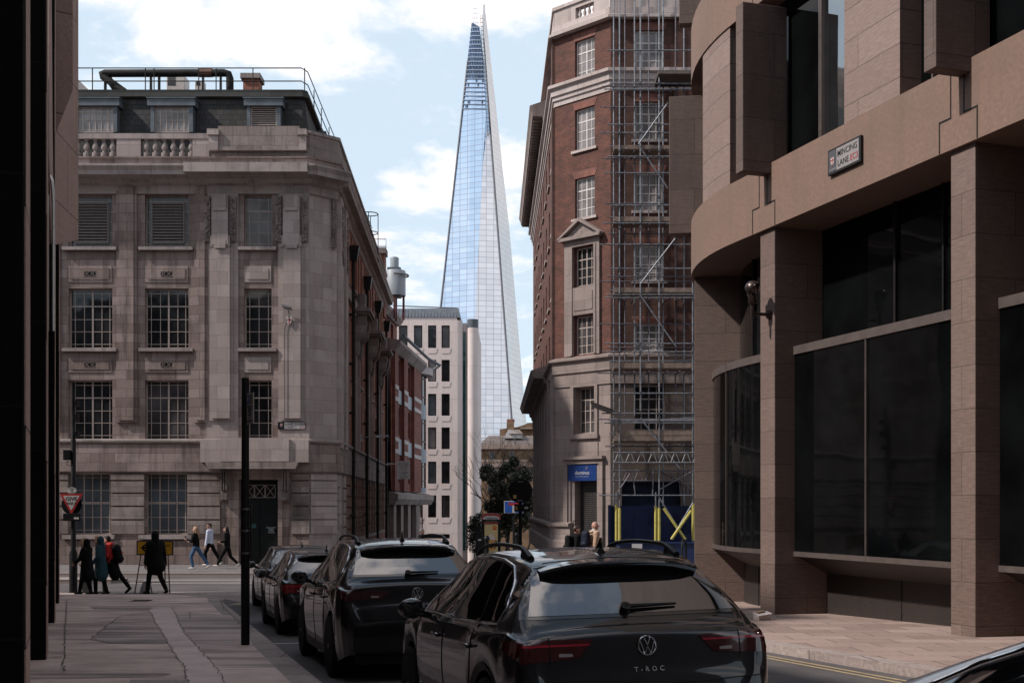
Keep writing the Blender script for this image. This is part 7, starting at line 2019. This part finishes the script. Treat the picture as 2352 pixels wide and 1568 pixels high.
def rtri(w_, h_, r, n=5):
    P_ = [(-w_ / 2, h_), (0, 0), (w_ / 2, h_)]
    out = []
    for i in range(3):
        p, a, b = Vector(P_[i]), Vector(P_[i - 1]), Vector(P_[(i + 1) % 3])
        u, v = (a - p).normalized(), (b - p).normalized()
        for k in range(n + 1):
            t = k / n
            q = p + u * r * (1 - t) ** 2 + v * r * t ** 2
            out.append((q.x, q.y))
    return out
gw = thing('give_way_sign', 'red bordered white triangle reading GIVE WAY on the black corner post', 'sign', (x0 - .01, d - .13, EYE + (HY - 1181) * sg_))
W_ = 54 * sg_; H_ = 48 * sg_
MB().prism(rtri(W_, H_, .05), -.010, .0).build('border', sign_red, gw)
MB().prism([(a * .70, b * .70 + H_ * .20) for a, b in rtri(W_, H_, .03)], -.014, -.0105).build('face', sign_white, gw)
text('GIVE', .165, (0, -.017, H_ * .74), UP, sign_black, gw, ext=.001)
text('WAY', .125, (0, -.017, H_ * .525), UP, sign_black, gw, ext=.001)
MB().lathe([(.31, .02), (.31, .03)], (0, 0, H_ * .48), 32, axis='y').build('backing_disc', black_paint, gw)
ov = thing('oval_plate', 'small white oval plate with crest above the give way triangle', 'sign', (x0, d - .13, EYE + (HY - 1126) * sg_))
MB(Matrix.Diagonal((1.45, 1, 1, 1))).lathe([(.10, 0), (.10, .012)], (0, -.012, 0), 28, axis='y').build('plate', sign_white, ov)
mb = MB(); crest(mb, 0, 0, .035, -.0135); mb.build('crest', plain('crest_ink', (.2, .19, .19), .6), ov)
text('Low Emission', .028, (0, -.015, .06), UP, sign_black, ov); text('City of London', .022, (0, -.015, -.065), UP, sign_black, ov)
bp_ = thing('signal_back_plate', 'black rectangular sign back under the give way triangle with a small sticker', 'sign', (x0, d - .11, EYE + (HY - 1187) * sg_))
MB().box(-.26, .26, -.04, .0, -.115, .115).build('plate', black_paint, bp_, bevel=.008)
MB().box(.07, .22, -.044, -.0405, -.06, .0).build('sticker', sign_white, bp_)
# diverted traffic sign on a frame
d = 36.3; xs0 = (355 - CX) * d / F; sd_ = d / F
D_ = thing('diversion_sign', 'yellow diverted traffic board with a left arrow on a rusty frame', 'sign', (xs0, d, pv(xs0, d)), rad(1))
zf = lambda py: EYE + (HY - py) * sd_ - pv(xs0, d)
tilt = Matrix.Rotation(rad(.9), 4, 'Y')
w2 = 42 * sd_
MB(tilt).box(-w2, w2, -.045, -.015, zf(1274), zf(1241)).build('board_frame', plain('dark_grey_frame', (.05, .05, .055), .5), D_)
MB(tilt).box(-w2 + .04, w2 - .04, -.052, -.0455, zf(1274) + .035, zf(1241) - .035).build('board', sign_yellow, D_)
zc = (zf(1274) + zf(1241)) / 2
ar_ = [(-.42, 0), (-.30, .11), (-.24, .11), (-.32, .03), (-.05, .03), (-.05, -.03), (-.32, -.03), (-.24, -.11), (-.30, -.11)]
MB(tilt @ Matrix.Translation((0, 0, zc))).prism(ar_, -.056, -.0525).build('arrow', sign_black, D_)
text('Diverted', .15, (.22, -.054, zc + .085), UP, sign_black, D_); text('traffic', .15, (.22, -.054, zc - .085), UP, sign_black, D_)
fm_ = plain('rusty_frame', (.10, .06, .05), .7, .5, 10)
for a, b, y0, y1 in ((-.40, -.52, 0, -.25), (.40, .52, 0, -.25), (-.30, -.20, 0, .45), (.30, .20, 0, .45)):
    MB().tube((a, y0, zf(1272)), (b, y1, .0), .018, n=6).build('leg', fm_, D_)
MB().tube((-.50, -.2, .35), (.50, -.2, .35), .014, n=6).tube((-.44, -.1, .85), (.44, -.1, .85), .014, n=6).build('cross_bar', fm_, D_)
sbq = thing('sandbag', 'white plastic sandbag slumped over the base of the yellow diversion sign', 'sandbag', (xs0 - .28, d - .1, pv(xs0, d)))
mb = MB(); mb.capsule((0, 0, .10), (.03, .0, .30), .13, .09, 14, ((0, 1, 0), .6)).capsule((.06, 0, .10), (.14, 0, .32), .12, .08, 14, ((0, 1, 0), .6)).ball((-.05, 0, .05), (.1, .08, .05), 10, 8)
mb.build('bag', plain('white_sack', (.50, .48, .50), .5, .2, 9, .4), sbq, remesh=.012, sm=4)
# no entry sign seen from behind, and the no through road sign beyond it
d = 31.5; sx_ = d / F; x0 = (1195 - CX) * sx_; zg = pav(d) + .05
R_ = thing('round_sign_post', 'black back of a round traffic sign on a post before the tree', 'sign', (x0, d, zg))
zf = lambda py: EYE + (HY - py) * sx_ - zg
MB().lathe([(.045, -.2), (.045, zf(1099))], n=12).build('pole', black_paint, R_, smooth=40)
MB().lathe([(28 * sx_, 0), (28 * sx_, .012)], (0, -.065, zf(1127)), 40, axis='y').build('disc', black_paint, R_)
mb = MB()
for py in (1106, 1149): mb.box(-.07, .07, -.085, -.066, zf(py) - .015, zf(py) + .015)
mb.build('clip', steel, R_)
MB().box(-.18, -.10, -.071, -.0655, zf(1144), zf(1136)).build('sticker', plain('orange_sticker', (.45, .32, .12), .5), R_)
MB().box((1181 - 1195) * sx_, (1217 - 1195) * sx_, -.09, -.066, zf(1174), zf(1157)).build('back_plate', black_paint, R_)
MB().box((1183 - 1195) * sx_, (1189 - 1195) * sx_, -.095, -.0905, zf(1170), zf(1162)).build('sticker', plain('amber_sticker', (.35, .18, .06), .5), R_)
MB().box((1205 - 1195) * sx_, (1213 - 1195) * sx_, -.095, -.0905, zf(1168), zf(1163)).build('sticker', sign_white, R_)
d = 50.5; sx_ = d / F; x0 = (1180 - CX) * sx_; zg = .03
T_ = thing('no_through_road_sign', 'blue square no through road sign with a white stem and red bar', 'sign', (x0, d, zg))
zf = lambda py: EYE + (HY - py) * sx_ - zg
MB().lathe([(.05, -.2), (.05, zf(1150))], n=10).build('pole', black_paint, T_, smooth=40)
h2 = 22 * sx_
MB().box(-h2, h2, -.075, -.055, zf(1178), zf(1150)).build('rim', sign_white, T_, bevel=.006)
MB().box(-h2 + .02, h2 - .02, -.08, -.0755, zf(1178) + .02, zf(1150) - .02).build('face', sign_blue, T_)
MB().box(-.06, .06, -.084, -.0805, zf(1178) + .02, zf(1160)).build('stem', sign_white, T_)
MB().box(-.22, .22, -.085, -.0806, zf(1160), zf(1154)).build('bar', sign_red, T_)
# telephone kiosk
d = 57.0; sk = d / F; x0 = (1128.5 - CX) * sk; zg = .03 - .05 * 4
K = thing('telephone_kiosk', 'red topped telephone kiosk with an iced coffee advert at the street corner', 'kiosk', (x0, d, zg))
zf = lambda py: EYE + (HY - py) * sk - zg
hw = 21.5 * sk
rd = plain('kiosk_red', (.26, .030, .028), .4, .15)
cap = [(-hw, zf(1192)), (hw, zf(1192)), (hw, zf(1183)), (hw * .9, zf(1180.5)), (hw * .5, zf(1178.5)), (0, zf(1178)), (-hw * .5, zf(1178.5)), (-hw * .9, zf(1180.5)), (-hw, zf(1183))]
MB().prism(cap, -.42, .42).build('roof', rd, K)
fas = [(-hw + .06, zf(1191.5)), (hw - .06, zf(1191.5)), (hw - .06, zf(1188)), (hw * .6, zf(1184.5)), (0, zf(1183.5)), (-hw * .6, zf(1184.5)), (-hw + .06, zf(1188))]
MB().prism(fas, -.435, -.4205).build('fascia', sign_white, K)
text('Telephone', .135, (0, -.44, zf(1188.6)), UP, sign_black, K)
mb = MB()
for a in (-hw, hw - .08): mb.box(a, a + .08, -.42, .42, 0, zf(1192))
mb.box(-hw + .08, hw - .08, -.40, .40, 0, .15).build('frame', black_paint, K)
MB().box(-hw + .08, hw - .08, -.425, -.39, zf(1198), zf(1192)).build('name_band', black_paint, K)
text('Coins & Cards', .085, (0, -.43, zf(1195)), UP, plain('faded_letter', (.2, .2, .2), .6), K)
MB().box(-hw + .10, hw - .10, -.425, -.392, zf(1202), zf(1198.5)).build('red_band', rd, K)
MB().box(-hw + .08, hw - .08, -.388, -.37, .15, zf(1202)).build('poster_case', sign_black, K)
a0, a1, b0, b1 = -hw + .13, hw - .13, .25, zf(1203)
MB().box(a0, a1, -.395, -.3885, b0, b1).build('poster', plain('poster_cream', (.56, .42, .20), .5, .05), K)
MB().box(a1 - .24, a1 - .06, -.399, -.3955, b1 - .26, b1 - .08).build('poster_logo', plain('poster_red', (.5, .02, .02), .5, .05), K)
lm_ = MB(); zc = b1 - .24
lm_.path([(a1 - .225, -.402, zc), (a1 - .205, -.402, zc + .10), (a1 - .185, -.402, zc + .135), (a1 - .165, -.402, zc + .10), (a1 - .15, -.402, zc + .02), (a1 - .135, -.402, zc + .10), (a1 - .115, -.402, zc + .135), (a1 - .095, -.402, zc + .10), (a1 - .075, -.402, zc)], .010, 5).build('poster_letter', plain('poster_gold', (.7, .45, .03), .5, .05), K)
cz_ = b0 + .62
MB().prism([(-.13, cz_ - .22), (.13, cz_ - .22), (.19, cz_ + .26), (-.19, cz_ + .26)], -.398, -.3955).build('poster_cup', plain('poster_orange', (.55, .26, .06), .5, .1), K)
MB().prism([(.13, cz_ - .22), (.27, cz_ - .05), (.30, cz_ + .20), (.19, cz_ + .26)], -.3975, -.3955).build('poster_cup_shade', plain('poster_brown', (.14, .06, .03), .5, .1), K)
MB().lathe([(.11, 0), (.11, .003)], (0, -.4015, cz_ - .02), 24, axis='y').build('poster_badge', sign_black, K)
text('McCafe', .06, (0, -.403, cz_ - .02), UP, sign_white, K, ext=.0005)
mb = MB()
for (x, z, r) in ((-.12, .3, .08), (0, .32, .1), (.12, .3, .08), (-.05, .41, .08), (.06, .41, .07), (0, .49, .05)): mb.ball((x, -.396, cz_ + z), (r, .006, r * .8), 12, 8)
mb.build('poster_cream_top', plain('cream', (.6, .52, .46), .5, .15, 20), K)
MB().box(-hw + .08, hw - .08, .36, .39, .15, zf(1200)).build('rear_glass', win_dark, K)
bn = thing('litter_bin', 'black slanted topped cabinet with white label beside the telephone kiosk', 'bin', ((1099 - CX) * 55 / F, 55.5, -.1))
MB().prism([(-.15, 0), (.15, 0), (.15, 1.42), (.10, 1.5), (-.15, 1.38)], -.15, .15).build('case', black_paint, bn)
MB().box(-.02, .12, -.156, -.1505, 1.05, 1.12).build('label', sign_white, bn)
for (px, top, d, lab) in ((1118, 1229, 47.5, 'black bollard with rounded cap right in front of the telephone kiosk'), (1187, 1222, 55, 'black bollard shaped post in the shade below the round sign')):
    x = (px - CX) * d / F; zt_ = EYE + (HY - top) * d / F; zg = .02 if d < 53 else .03 - .05 * (d - 53)
    if d < 48.4: zg = road(0, d)
    b_ = tag(MB().lathe([(.13, 0), (.13, .12), (.09, .16), (.085, zt_ - zg - .2), (.12, zt_ - zg - .17), (.12, zt_ - zg - .12), (.10, zt_ - zg - .05), (.04, zt_ - zg)], n=16).build('bollard', black_paint, None, smooth=40), lab, 'bollard', 'bollards at the side street mouth')
    b_.location = (x, d, zg)
pb = thing('wheel_bin_stand', 'dark upright ticket machine with blue panel behind the black parka', 'machine', (-12.75, 36.6, pv(0, 36.6)), rad(10))
MB().prism([(-.13, 0), (.13, 0), (.13, 1.20), (.08, 1.30), (-.08, 1.30), (-.13, 1.20)], -.10, .10).build('case', plain('machine_grey', (.06, .06, .065), .5), pb)
MB().box(-.07, .08, -.108, -.1005, .88, 1.15).build('panel', plain('machine_blue', (.03, .12, .35), .5), pb)
hoop = thing('cycle_hoop', 'dark bent tube hoop standing before the navy hoarding', 'cycle stand', ((1571 - CX) * 44 / F, 44, -.1), rad(70))
MB().path([(-.35, 0, 0), (-.35, 0, 1.15), (-.28, 0, 1.33), (-.15, 0, 1.4), (.15, 0, 1.4), (.28, 0, 1.33), (.35, 0, 1.15), (.35, 0, 0)], .04, 8).build('tube', black_paint, hoop, smooth=40)
